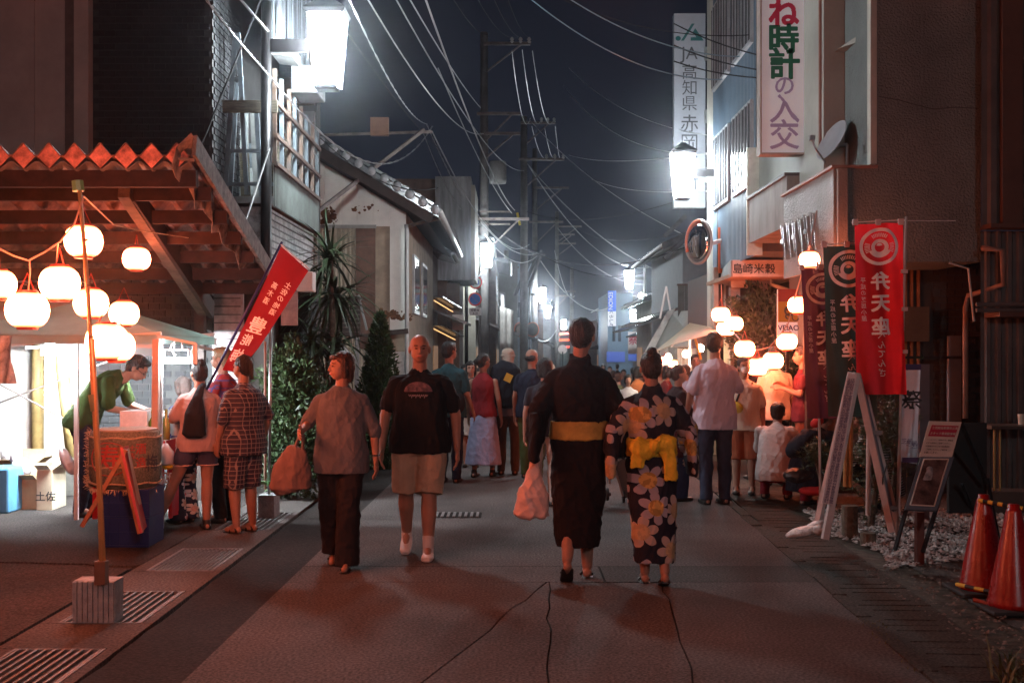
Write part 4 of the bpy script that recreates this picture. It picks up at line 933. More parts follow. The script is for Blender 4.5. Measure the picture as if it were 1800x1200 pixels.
# ================================================================== STREET LAMPS
def lamp0():
    t = T('street_lamp', '', 'street lamp', (0, 0, 0), 'white lantern street lamps along the street')
    MB().tube([(0, 0, -.3), (0, 0, 4.95)], [.058, .052], 12).build('pole', black_metal, t, smooth=True)
    MB().lathe([(.03, 4.95), (.05, 4.98), (.05, 5.02), (.02, 5.04), (.045, 5.09), (.045, 5.14), (.01, 5.2)], 12).build('finial', black_metal, t, smooth=True)
    MB().box(.05, .42, -.03, .03, 4.44, 4.57).build('arm', black_metal, t)
    MB().lathe([(.27, 4.80), (.30, 4.84), (.27, 4.87), (.12, 4.95), (.05, 5.0)], 4, c=(.62, 0, 0)).build('lamp_cap', M('lamp cap', (.03, .03, .035), .4), t)
    gl = MB().lathe([(.14, 4.10), (.165, 4.13), (.235, 4.78), (.22, 4.80)], 4, c=(.62, 0, 0)).build('lamp_glass', lamp_glass, t)
    fr_ = MB()
    for k in range(4):
        a = 2 * math.pi * (k + .5) / 4; fr_.bar((.62 + .175 * math.cos(a), .175 * math.sin(a), 4.09), (.62 + .255 * math.cos(a), .255 * math.sin(a), 4.83), .018)
    fr_.build('lamp_frame', white_paint, t)
    MB().lathe([(.12, 4.05), (.16, 4.06), (.15, 4.088), (.13, 4.098)], 4, c=(.62, 0, 0)).build('lamp_base', M('lamp cap', (.03, .03, .035)), t)
    return t
L0 = lamp0(); index_children()
lamps = [(X(468, 12.9), 12.9, 0, 'near left street lamp on the black pole in front of the cluttered balcony'),
 (X(820, 34.3), 34.3, 0, 'street lamp on the black pole beside the round speed limit sign'),
 (X(931, 55), 55, -.2, 0, 'street lamp just past the pair of round mirrors on the left'),
 (X(944, 66), 66, -.59, 0, 'street lamp directly beyond the one past the round mirrors'),
 (X(976, 84), 84, -.93, 0, 'smallest and farthest street lamp of the left row'),
 (X(1266, 18.8), 18.8, 180, 'near right street lamp in front of the tall vertical signboard'),
 (X(1133, 46), 46, 180, 'street lamp right of the blue shop sign, largest of the far right three'),
 (X(1150, 60), 60, -.2, 180, 'street lamp seen between two others of the far right row'),
 (X(1130, 72), 72, -.63, 180, 'lowest and farthest street lamp of the right row'),
 (3.3, -5.8, 180, 'street lamp of the right row standing behind the viewer')]
for i, (x, y, *zr_, lab) in enumerate(lamps):
    rz_ = zr_[-1]; zl = zr_[0] if len(zr_) > 1 else 0
    if i == 0: o = L0; o['label'] = lab; o.location = (x, y, 0); o.scale = (1.113,) * 3
    else: o = dup(L0, (x, y, zl), R(rz_), lab, scale=(1, 1, 1))
# ================================================================== UTILITY POLES AND WIRES
pole_m = M('concrete pole', (.17, .16, .155), .8, .2, 3)
iron = M('iron crossarm', (.16, .13, .12), .6, .3, metal=.4)
def upole(px, Y, top_py, w, label, arms, transformer=False, low=0):
    x = X(px, Y); t = T('utility_pole', label, 'utility pole', (x, Y, gz(Y)), 'utility poles left of the road centre')
    MB().tube([(x, Y, gz(Y) - .1), (x, Y, Z(top_py, Y))], [w / 2 * 1.15, w / 2 * .8], 12).build('pole', pole_m, t, smooth=True)
    for (pa, pb, py, ins) in arms:
        MB().bar(P(pa, py, Y - .2), P(pb, py, Y - .2), .09, .09).build('crossarm', iron, t)
        for k in range(ins):
            q = P(pa + (pb - pa) * (1 - k / max(1, ins) * .55) - 2, py, Y - .2); MB().lathe([(.05, 0), (.07, .05), (.04, .09), (.07, .13), (.03, .2)], 8, c=tuple(q)).build('insulator', M('porcelain', (.5, .5, .48), .2, 0), t)
        MB().bar(P(px + 4, py + (pb - pa) * .6, Y - .15), P(pa + (pb - pa) * .8, py + 2, Y - .15), .05, .05).build('brace', iron, t)
    if transformer:
        q = P(px + 24, 300, Y - .3)
        MB().lathe([(.05, -.02), (.26, 0), (.28, .1), (.28, .62), (.25, .68), (.05, .7)], 14, c=(q[0], q[1], q[2] - .4)).build('transformer', M('grey transformer', (.28, .28, .27), .6), t, smooth=True)
    for k in range(low): MB().bar(P(px - 8 + k * 6, 372 + 22 * k, Y - .3), P(px + 46, 372 + 22 * k, Y - .3), .05, .05).build('step_bar', iron, t)
    return t
upole(851, 36, 58, .30, 'thick dark utility pole rising behind the left roofs', [(850, 932, 77, 3), (838, 915, 200, 0), (845, 915, 235, 0), (835, 930, 385, 0)], True, 2)
upole(921, 45, 205, .32, 'slimmer utility pole with two crossarms just right of the thick one', [(915, 976, 216, 3), (912, 992, 280, 3)], False, 0)
upole(940, 56, 262, .3, 'third utility pole partly hidden by the slim one', [(938, 1000, 330, 0), (930, 990, 390, 0)])
upole(979, 68, 372, .28, 'distant utility pole with stacked crossarms above the crowd', [(980, 1022, 398, 0), (980, 1010, 412, 0), (980, 1012, 428, 0), (975, 1000, 520, 0)])
upole(1005, 80, 470, .3, 'reddish distant pole near the vanishing point', [(990, 1012, 512, 0)])
upole(890, 52, 440, .26, 'low grey pole top beside the far left roofs', [(880, 912, 470, 0)])
wire_m = {'dark': M('dark cable', (.02, .02, .022), .8, 0, spec=.1), 'pale': M('pale cable', (.24, .24, .24), .3, 0, spec=.8), 'blue': M('bluish cable', (.12, .20, .25), .3, 0, spec=.8)}
def wire(a, b, sag, r, kind, label, twist=False, beads=False):
    a = Vector(a); b = Vector(b); N = 26 if not twist else 70; pts = []
    for i in range(N + 1):
        t = i / N; p = a.lerp(b, t); p.z -= sag * 4 * t * (1 - t); pts.append(p)
    mb = MB()
    if twist:
        for ph in (0, math.pi):
            mb.tube([p + Vector((math.cos(i * .9 + ph) * r * .6, 0, math.sin(i * .9 + ph) * r * .6)) for i, p in enumerate(pts)], r * .42, 5)
    else: mb.tube(pts, r, 5)
    o = mb.build('cable', wire_m[kind], org=tuple(a)); tag(o, label, 'cable', 'overhead cables'); return o
wl = [ # (px,py,Y) a, b, sag, r, kind, label
 ((355, -10, 9), (480, 140, 12.8), .02, .012, 'pale', 'bright twisted cable crossing the top left in front of the black pole', 1),
 ((480, 140, 12.8), (760, 222, 26), .9, .016, 'pale', 'bright twisted cable drooping from the black pole toward the cross shaped bracket', 1),
 ((415, -10, 9.5), (470, 55, 11), .0, .012, 'pale', 'short pale cable meeting the black pole near its top', 0),
 ((470, -30, 12.4), (345, 275, 11.0), .01, .012, 'dark', 'black diagonal stay cable in front of the dark brick wall', 0),
 ((474, 262, 12.8), (424, 412, 10.2), .0, .010, 'pale', 'white guy rope from the black pole down to the carport edge', 0),
 ((610, -10, 12), (750, 218, 28), .3, .012, 'pale', 'kinked pale cable starting right of the near lamp', 1),
 ((750, 218, 28), (848, 400, 33), .2, .018, 'pale', 'bright cable running down past the grey upper box', 1),
 ((612, 60, 13), (770, 260, 27), .1, .008, 'dark', 'thin dark cable behind the near left lamp', 0),
 ((715, -10, 14), (845, 190, 31), .1, .010, 'pale', 'straight pale cable descending to the thick pole', 0),
 ((745, -10, 14), (905, 370, 42), .4, .014, 'pale', 'long pale cable passing left of the thick pole', 0),
 ((742, 228, 28), (848, 398, 33), .5, .014, 'pale', 'dotted cable under the bracket toward the second lamp', 1),
 ((770, 120, 22), (900, 375, 44), .3, .012, 'pale', 'smooth cable ending low on the slim pole', 0),
 ((850, 395, 33), (944, 445, 45), .35, .016, 'pale', 'upper of two cables linking the second lamp to the splice box', 0),
 ((852, 412, 33), (944, 450, 45), .5, .014, 'pale', 'lower of two cables linking the second lamp to the splice box', 0),
 ((835, -10, 20), (895, 65, 30.8), .15, .008, 'dark', 'first of three thin wires reaching the top crossarm', 0),
 ((865, -10, 20), (912, 65, 30.8), .15, .008, 'dark', 'second of three thin wires reaching the top crossarm', 0),
 ((890, -10, 20), (928, 65, 30.8), .15, .008, 'dark', 'third of three thin wires reaching the top crossarm', 0),
 ((900, 90, 31), (932, 208, 44.8), .9, .012, 'pale', 'inner wire between the two upper crossarms', 0),
 ((918, 88, 31), (952, 208, 44.8), .9, .012, 'pale', 'middle wire between the two upper crossarms', 0),
 ((936, 90, 31), (974, 208, 44.8), .9, .012, 'pale', 'outer wire between the two upper crossarms', 0),
 ((935, 222, 45), (964, 276, 54), .5, .012, 'pale', 'inner wire dropping to the lower crossarm', 0),
 ((957, 222, 45), (978, 276, 54), .5, .012, 'pale', 'middle wire dropping to the lower crossarm', 0),
 ((976, 222, 45), (988, 278, 54), .5, .012, 'pale', 'outer wire dropping to the lower crossarm', 0),
 ((920, -12, 15), (1270, 140, 17), .3, .009, 'blue', 'bluish cable crossing the sky to the tall signboard', 0),
 ((985, -12, 15), (1300, 100, 16.5), .2, .009, 'blue', 'upper bluish cable crossing toward the clock sign', 0),
 ((990, 0, 17), (1340, 60, 16), .2, .007, 'dark', 'faint dark cable high at right', 0),
 ((1185, 80, 18), (1345, 125, 15), .05, .010, 'dark', 'dark cable crossing the signboard emblem', 0),
 ((1185, 42, 18), (1345, 100, 15), .05, .010, 'dark', 'dark cable crossing above the signboard emblem', 0),
 ((1185, 108, 18), (1345, 138, 15), .05, .010, 'dark', 'dark cable crossing the first kanji of the signboard', 0),
 ((990, 150, 34), (1265, 270, 19), .6, .010, 'pale', 'cable sloping down to the right street lamp from the middle', 0),
 ((1000, 273, 46), (1262, 266, 19), .2, .010, 'pale', 'nearly level cable reaching the right lamp pole', 0),
 ((1040, 315, 46), (1262, 335, 19), .2, .008, 'pale', 'lower nearly level cable reaching the right lamp pole', 0),
 ((920, 280, 45), (1262, 500, 50), 1.2, .016, 'pale', 'long slanted cable from the slim pole to far right', 0),
 ((930, 292, 45), (1140, 470, 60), 1.2, .018, 'pale', 'second slanted cable from the slim pole to the far right lamps', 0),
 ((945, 445, 46), (1130, 480, 58), .5, .022, 'dark', 'thick dark cable from the splice box across to the right', 0),
 ((948, 455, 46), (1070, 540, 70), .9, .02, 'pale', 'cable from the splice box to the blue shop sign', 0),
 ((925, 372, 45), (1200, 350, 28), .4, .012, 'dark', 'dark cable crossing level in front of the sky', 0),
 ((975, 440, 60), (1010, 520, 78), .9, .02, 'pale', 'looping cable beside the distant pole', 0),
 ((800, 400, 30), (848, 478, 34), .6, .02, 'pale', 'white cable looping from the gutter to the second lamp pole', 0),
 ((1000, 120, 30), (1262, 240, 19), .35, .007, 'pale', 'faint cable high right of centre sloping to the right lamp pole', 0),
 ((932, 212, 45), (1262, 440, 27), .5, .012, 'pale', 'cable from the slim pole crossarm down to the traffic mirror', 0),
 ((978, 398, 68), (1130, 500, 62), .8, .02, 'pale', 'cable dipping from the distant pole to the far right lamps', 0),
 ((860, 60, 36), (790, -12, 16), .2, .008, 'dark', 'dark wire rising up left from the thick pole top', 0),
 ((640, -12, 13), (850, 235, 35.8), .5, .010, 'pale', 'cable running from the top edge to the thick pole lower crossarm', 0),
 ((690, -12, 14), (921, 300, 44.8), .6, .010, 'pale', 'long cable from the top edge to the slim pole', 0),
 ((1015, 400, 68), (1262, 395, 20), .5, .010, 'dark', 'dark nearly level cable just above the far lamps', 0),
 ((760, 232, 21.5), (930, 430, 46), .9, .012, 'pale', 'cable from the bracket end to the splice box', 0),
 ((560, 240, 17), (770, 330, 21), .3, .008, 'dark', 'dark wire along the gable roof edge', 0),
 ((850, 385, 36), (1262, 410, 22), 1.0, .012, 'dark', 'dark cable sagging across the sky under the crossarms', 0),
 ((935, 585, 55), (978, 580, 60), .5, .02, 'pale', 'white cable hanging between two far left poles', 0)]
for a, b, sag, r, kd, lab, tw in wl: wire(P(*a), P(*b), sag, r, kd, lab, bool(tw))
sb = T('splice_box', 'tangle of cable closures hanging beside the slim pole', 'cable closure', tuple(P(945, 452, 46)))
for a, b in (((935, 450), (905, 520)), ((942, 455), (918, 510)), ((950, 450), (930, 505)), ((930, 440), (958, 448)), ((938, 462), (952, 440))): MB().tube([P(a[0], a[1], 46), P(b[0], b[1], 46)], .07, 8).build('closure', M('shiny black sleeve', (.12, .12, .13), .25, 0, spec=.9), sb)
yt_ = T('yellow_tag', 'yellow cable marker sleeve near the slim pole', 'marker', tuple(P(912, 385, 44))); MB().tube([P(909, 374, 44), P(914, 396, 44)], .05, 6).build('sleeve', M('yellow sleeve', (.6, .42, .03), .5), yt_)
cbk = T('pole_bracket', 'rusty cross shaped steel bracket with brown box against the sky', 'bracket', tuple(P(700, 235, 24)))
yk = 21.5
MB().bar(P(548, 238, yk), P(760, 232, yk), .05, .05).build('rail', iron, cbk); MB().bar(P(545, 382, 19.5), P(745, 228, yk), .06, .06).build('strut', iron, cbk)
MB().box(X(652, yk), X(684, yk), yk - .1, yk, Z(240, yk), Z(208, yk)).build('box', M('brown box', (.22, .12, .08), .6), cbk)
# road signs on the second lamp pole
def disc(px, py, r, parent, Y):
    y = Y; c = P(px, py, Y)
    mt = Matrix.Translation(c) @ Euler((R(90), 0, 0)).to_matrix().to_4x4()
    MB().lathe([(0, -.01), (r, -.01), (r, .01), (0, .01)], 28, M4=mt).build('rim_disc', M('red sign paint', (.85, .05, .05), .45, 0), parent)
    return c
yS = 33.6
s1 = T('speed_sign', 'round red rimmed speed limit sign reading 30', 'road sign', tuple(P(836, 496, yS))); c = disc(836, 496, .20, s1, yS)
mt = lambda dy: Matrix.Translation((c[0], c[1] - dy, c[2])) @ Euler((R(90), 0, 0)).to_matrix().to_4x4()
MB().add([(c[0] + .155 * math.cos(a), c[1] - .013, c[2] + .155 * math.sin(a)) for a in np.linspace(0, 6.06, 28)], [tuple(range(28))]).build('white_face', M('white sign paint', (.95, .95, .95), .45, 0), s1)
blue = M('blue sign paint', (.04, .22, .85), .45, 0); ch('30', 836, 496, .22, blue, s1, yS - .016, .015)
s2 = T('no_parking_sign', 'round blue no parking sign with red slash below the speed limit sign', 'road sign', tuple(P(835, 525, yS))); c = disc(835, 526, .20, s2, yS)
MB().add([(c[0] + .155 * math.cos(a), c[1] - .013, c[2] + .155 * math.sin(a)) for a in np.linspace(0, 6.06, 28)], [tuple(range(28))]).build('blue_face', blue, s2)
MB().bar((c[0] - .11, c[1] - .016, c[2] + .11), (c[0] + .11, c[1] - .016, c[2] - .11), .004, .04, up=(0, 1, 0)).build('slash', M('red sign paint', (.85, .05, .05)), s2)
s3 = T('sign_plate', 'small white plate with black lettering under the no parking sign', 'road sign', tuple(P(835, 547, yS)))
MB().box(X(825, yS), X(846, yS), yS - .01, yS + .01, Z(554, yS), Z(541, yS)).build('plate', M('white sign paint', (.95, .95, .95)), s3, bevel=.01)
ch('自動車', 835.5, 545, .085, dkl, s3, yS - .014, .02); ch('8-18', 835.5, 550.5, .075, dkl, s3, yS - .014, .02)
sp = MB().tube([P(843, 470, yS + .1), P(843, 640, yS + .1)], .035, 8).build('sign_post', pole_m, org=tuple(P(843, 640, yS + .1))); tag(sp, 'grey post carrying the speed and parking signs', 'post')
rmr = T('round_mirrors', 'pair of round traffic mirrors seen from behind on a dark post', 'mirror', (X(924, 48), 48, -.5))
for px in (915, 936):
    mt_ = Matrix.Translation(P(px, 579, 48)) @ Euler((R(90), 0, R(28 if px < 920 else -28))).to_matrix().to_4x4()
    MB().lathe([(0, .06), (.2, .05), (.30, 0), (0, -.02)], 20, M4=mt_).build('mirror_back', M('dull brown mirror back', (.10, .07, .05), .5), rmr, smooth=True)
    MB().tube([mt_ @ Vector((.3 * math.cos(t), .3 * math.sin(t), 0)) for t in np.linspace(0, 6.28, 20)], .02, 6).build('rim', M('orange plastic', (.62, .12, .03)), rmr)
MB().tube([P(925, 480, 48.1), P(925, 660, 48.1)], .06, 8).build('post', black_metal, rmr)

# ================================================================== PAPER LANTERNS
def lantern_mat():
    m = bpy.data.materials.new('lit lantern paper'); m.use_nodes = True; n = m.node_tree; b = n.nodes['Principled BSDF']; L = n.links.new
    t = n.nodes.new('ShaderNodeTexCoord'); s = n.nodes.new('ShaderNodeSeparateXYZ'); L(t.outputs['Generated'], s.inputs[0])
    r = n.nodes.new('ShaderNodeValToRGB'); e = r.color_ramp.elements
    e[0].position = 0.02; e[0].color = (.012, .003, .001, 1); e[1].position = .985; e[1].color = (.008, .002, .0008, 1)
    q = e.new(.14); q.color = (.8, .14, .055, 1); q = e.new(.45); q.color = (1, .20, .085, 1); q = e.new(.80); q.color = (.7, .13, .05, 1); q = e.new(.90); q.color = (.10, .02, .008, 1); q = e.new(.07); q.color = (.06, .011, .004, 1)
    L(s.outputs['Z'], r.inputs[0]); L(r.outputs[0], b.inputs['Emission Color']); b.inputs['Emission Strength'].default_value = LANTERN_E
    b.inputs['Base Color'].default_value = (.7, .6, .5, 1); return m
lant_m = lantern_mat(); red_cap = M('red lantern hoop', (.35, .03, .015), .5, .1)
def lant0():
    t = T('paper_lantern', '', 'lantern', (0, 0, 0)); pr = []
    N = 17
    for k in range(N):
        a = -1.22 + 2.44 * k / (N - 1); pr.append((.12 * math.cos(a) ** .8 * (1 - .018 * (k % 2)), .108 * math.sin(a)))
    MB().lathe(pr, 18).build('paper_shade', lant_m, t, smooth=True)
    for z_ in (.103, -.103): MB().lathe([(.052, z_ - .008), (.058, z_ - .006), (.058, z_ + .006), (.052, z_ + .008)], 18).build('hoop', red_cap, t)
    MB().tube([(-.045, 0, .11), (0, 0, .21), (.045, 0, .11)], .004, 4).build('wire_handle', red_cap, t)
    return t
LN = lant0(); index_children()
ll = [ # px, py, Y, label
 (147, 424, 6.75, 'large lantern hung highest, against the leaning bamboo pole'),
 (105, 498, 6.9, 'large lantern left of the bamboo pole under the cord'),
 (48, 545, 6.6, 'largest lantern, lower left of the bamboo pole'),
 (-2, 500, 6.3, 'lantern cut off by the left frame edge'),
 (160, 533, 7.7, 'lantern directly behind the bamboo pole, mid height'),
 (240, 455, 9.6, 'smaller lantern hung right of the pole under the carport purlins'),
 (218, 551, 8.9, 'small lantern low to the right of the bamboo pole'),
 (188, 600, 6.9, 'lantern overlapping the vendor\'s head, lowest of the stall lanterns'),
 (205, 608, 7.4, 'lantern tucked behind the lowest stall lantern'),
 (1423, 457, 11.2, 'lantern hanging in front of the porch pier'),
 (1403, 536, 13.4, 'lantern half covered by the maroon banner'),
 (1383, 600, 12.8, 'lantern on the cord just left of the maroon banner'),
 (1359, 634, 12.5, 'lantern beside the back of the white shirted man'),
 (1331, 645, 12.6, 'lowest lantern on the sagging right cord'),
 (1309, 613, 13.0, 'lantern over the masked man\'s head'),
 (1290, 569, 15.8, 'lantern at the right of the porch post cluster'),
 (1267, 553, 16.6, 'top left lantern of the porch post cluster'),
 (1276, 577, 16.9, 'lower lantern of the porch post cluster'),
 (1276, 612, 19.5, 'small lantern glimpsed by the tall man\'s ear'),
 (1168, 634, 22, 'lantern glowing under the cream stall canopy, left one'),
 (1184, 640, 21, 'lantern glowing under the cream stall canopy, right one')]
SZ = {0: 33, 1: 35, 2: 37, 3: 30, 4: 30, 5: 24, 6: 26, 7: 37, 8: 32}
for i, (px, py, Y, lab) in enumerate(ll):
    r_ = SZ.get(i); sc_ = (r_ * Y / FP / .12) if r_ else ((18 if i < 15 else 16) * Y / FP / .12)
    if i >= 18: sc_ = 9 * Y / FP / .12
    lab = 'lit ' + lab; p = P(px, py, Y); g_ = 'stall lanterns at the left' if i < 9 else 'lanterns along the right side'
    if i == 0: o = LN; o.location = p; o.scale = (sc_,) * 3; o['label'] = lab
    else: o = dup(LN, tuple(p), random.uniform(0, 6), lab, scale=(sc_,) * 3)
    o['group'] = g_
# the same cord of lanterns runs on behind the viewer along the left
k0 = ['first', 'second', 'third', 'fourth', 'fifth', 'sixth', 'seventh', 'eighth']
for k in range(3):
    o = dup(LN, (-2.9 + .25 * k, 4.6 - 1.5 * k, 2.15 + .1 * (k % 2)), 0, 'lit lantern of the left cord behind the viewer, %s' % k0[k], scale=(1.1,) * 3); o['group'] = 'stall lanterns at the left'
for k in range(1):
    o = dup(LN, (1.3 + .7 * k, .2 - 1.6 * k, 2.35), 0, 'lit lantern of the right cord behind the viewer, %s' % k0[k], scale=(1.0,) * 3); o['group'] = 'lanterns along the right side'
for k in range(4):  # unseen lanterns added to redden the near road
    o = dup(LN, (-1.6 + 1.0 * k, 3.1 + .1 * k, 2.78), 0, 'lit unseen lantern added above the viewer, %s from the left' % k0[k], scale=(1.0,) * 3); o['group'] = 'lanterns added above the viewer'
def cord(pts, r, mat, label, org=None):
    o = MB().tube(pts, r, 6).build('lantern_cord', mat, org=tuple(pts[0])); tag(o, label, 'cord'); return o
cw = M('pinkish cord', (.45, .28, .22), .6)
cord([P(-10, 433, 6.4), P(25, 450, 6.5), P(50, 458, 6.6), P(80, 442, 6.6), P(105, 425, 6.65), P(130, 395, 6.6), P(146, 350, 6.58)], .006, cw, 'pink lantern cord sagging from the bamboo pole to the left')
cord([P(52, 458, 6.6), P(53, 480, 6.6), P(50, 510, 6.6)], .004, cw, 'short dropper cord above the largest lantern')
cord([P(102, 428, 6.7), P(99, 462, 6.9)], .004, cw, 'short dropper cord above the lantern left of the pole')
cord([P(147, 345, 6.6), P(200, 395, 8.2), P(245, 405, 9.2), P(330, 418, 10), P(424, 412, 10.2)], .005, rope_m, 'thin cord from the bamboo pole to the carport edge')
cord([P(1268, 500, 17.2), P(1270, 560, 17), P(1300, 596, 13.1), P(1331, 615, 12.6), P(1352, 610, 12.5), P(1368, 592, 12.7), P(1385, 570, 12.8), P(1398, 520, 13.0), P(1424, 430, 11.2), P(1436, 370, 11.3)], .007, cw, 'sagging cord carrying the right hand lanterns')
# bamboo pole in a concrete block
BP = T('bamboo_pole', 'leaning orange lit bamboo pole with green tape standing in a concrete block', 'pole', (X(163, 6.5), 6.5, 0))
bam = M('bamboo', (.52, .30, .12), .4, .25, 5, stretch=(1, 1, .3)); pts = [P(179, 1010, 6.45), P(176, 880, 6.5), P(165, 700, 6.55), P(155, 520, 6.58), P(139, 322, 6.6)]
MB().tube(pts, [.0145, .0145, .014, .013, .012], 10).build('cane', bam, BP, smooth=True)
MB().tube([P(163, 595, 6.52), P(176, 840, 6.47), P(184, 1010, 6.45)], .011, 8).build('second_cane', bam, BP, smooth=True)
for py in (420, 500, 590, 690, 790, 890): MB().tube([P(150 + (py - 420) * .058, py, 6.56), P(150 + (py - 420) * .058 + .3, py + 4, 6.56)], .017, 8).build('node', M('bamboo node', (.2, .1, .05), .6), BP)
gt = M('green tape', (.18, .38, .16), .4, .1)
MB().tube([P(136, 318, 6.6), P(138, 336, 6.6)], .034, 8).build('tape', gt, BP); MB().tube([P(163, 693, 6.54), P(168, 722, 6.54)], .028, 8).build('tape', M('faded green tape', (.2, .22, .1), .5), BP)
MB().box(X(169, 6.45), X(188, 6.45), 6.42, 6.48, Z(1025, 6.45), Z(985, 6.45)).build('wedge', M('brown wood block', (.16, .08, .05), .7), BP)
cb_ = MB(); xa, xb = X(126, 6.5), X(200, 6.5)
cb_.box(xa, xb, 6.52, 6.66, .001, Z(1022, 6.5)); 
for k in range(8): cb_.box(xa + k * (xb - xa) / 8 + .003, xa + (k + 1) * (xb - xa) / 8 - .003, 6.50, 6.519, .002, Z(1022, 6.5) - .002)
cb_.build('concrete_block', M('concrete block', (.30, .31, .32), .85, .2, 20, bump=.5, bs=80), BP)

# ================================================================== BANNERS
def banner(label, px0, px1, py0, py1, Y, mat, pole_px, lean=0, scale=1.0, rope=False, polebase=None):
    """cloth hung from a horizontal rod; printed side faces away, so the print reads mirrored"""
    t = T('festival_banner', label, 'banner', (X(pole_px, Y), Y, 0), 'mirrored festival banners at right')
    w = (px1 - px0) / FP * Y; h = (py1 - py0) / FP * Y; x0, z0 = X(px0, Y), Z(py0, Y)
    sk = lean / FP * Y
    def fn(u, v): return (x0 + w * u + sk * v, Y + .018 * math.sin(u * 7 + v * 2.5) * (0.4 + v) + .010 * math.sin(u * 17 - v * 6), z0 - h * v + .01 * math.sin(math.pi * u * 2) * (1 - v) * -.5)
    MB().grid(lambda u, v: fn(u, v), 60, 90).build('cloth', mat, t, smooth=True)
    wh = M('banner white print', (.88, .80, .78), .75, .08, 20)
    def pr(q, d=.008):
        u, v = q[0], q[1]; a = fn(u, v); return (a[0], a[1] - d, a[2])
    mb = MB(); ar = w / h
    def add2d(vs, fs): mb.add([pr(q) for q in vs], fs)
    cu, cv, ro = .50, .135, .39
    def ring(r0, r1, n=40, a0=0, a1=6.2832, cx=0, cy=0):
        vs = []
        for k in range(n + 1):
            a = a0 + (a1 - a0) * k / n
            for r in (r0, r1): vs.append((cu + cx + r * math.cos(a), cv + cy - r * math.sin(a) * ar * .97))
        add2d(vs, [(2 * k, 2 * k + 1, 2 * k + 3, 2 * k + 2) for k in range(n)])
    ring(.33, .40); ring(.10, .175, 26, 0, 6.2832, 0, .004)
    for a in np.linspace(R(57), R(123), 9): ring(.21, .29, 1, a - .035, a + .035)
    for a in list(np.linspace(R(165), R(205), 7)) + list(np.linspace(R(-25), R(15), 7)): ring(.20, .30, 1, a - .026, a + .026)
    ring(.18, .235, 14, R(205), R(250)); ring(.18, .235, 14, R(290), R(335)); ring(.10, .20, 12, R(240), R(300), 0, .01)
    ring(.0, .06, 14, R(10), R(170), 0, -.004)
    mb.build('emblem', wh, t)
    mb2 = MB()
    def tx(body, cu_, v0, s, off, pitch=1.08, sy=1):
        for i, c_ in enumerate(body):
            v_, f_ = text_mb(c_, 1, off)
            if not v_: continue
            xs = [q[0] for q in v_]; ys2 = [q[1] for q in v_]; cx = (min(xs) + max(xs)) / 2; cy = (min(ys2) + max(ys2)) / 2
            mb2.add([pr((cu_ - (q[0] - cx) * s, v0 + i * s * pitch * ar - (q[1] - cy) * s * ar * sy)) for q in v_], f_)
    tx('弁天座', .50, .335, .40, .034, 1.17, .95)
    tx('べんてんざ', .49, .655, .17, .012, 1.12)
    tx('平成の芝居小屋', .16, .33, .12, .0, 1.1)
    mb2.build('lettering', wh, t)
    Ym = Y + .02
    MB().tube([(X(px0 - 4, Y), Ym, z0 + .012), (X(px1 + 5, Y), Ym, z0 + .03)], .005, 6).build('top_rod', white_paint, t)
    tab = M('banner tab', (.55, .45, .45), .7)
    for u in (.02, .5, .96): a = fn(u, 0); MB().box(a[0] - .02, a[0] + .02, a[1] - .008, a[1] + .014, a[2] - .012, a[2] + .035).build('loop', tab, t)
    b_ = polebase or (pole_px, CZ * FP / Y + HZ)
    MB().tube([P(b_[0], b_[1], Y + .04), P(pole_px, py0 - 12, Y + .04)], .011, 8).build('pole', M('pale banner pole', (.50, .45, .43), .5), t, smooth=True)
    for v in (.28, .5, .75): a = fn(.98, v); MB().box(min(a[0], X(pole_px, Y)) - .01, max(a[0], X(pole_px, Y)) + .012, Y - .002, Y + .03, a[2] - .014, a[2] + .014).build('loop', tab, t)
    return t
banner('bright red banner with white bird emblem and mirrored lettering, front of the three', 1502, 1587, 393, 693, 8.75, M('red banner cloth', (.72, .022, .03), .8, .12, 3, translu=.55), 1593, 6, polebase=(1576, 940))
banner('dark green banner, middle of the three at right', 1447, 1532, 432, 732, 9.0, M('green banner cloth', (.035, .055, .045), .8, .15, 3, translu=.4), 1534, 10, polebase=(1527, 905))
banner('maroon banner, rearmost of the three, beside a glowing lantern', 1408, 1480, 472, 735, 9.6, M('maroon banner cloth', (.10, .022, .035), .8, .15, 3, translu=.4), 1437, 12, polebase=(1442, 880))
rp_ = MB().tube([P(1560, 388, 9.0), P(1680, 388, 9.2)], .004, 5).build('banner_rod', white_paint, org=tuple(P(1560, 388, 9.0))); tag(rp_, 'thin pale rod sticking out right of the red banner top', 'rod')
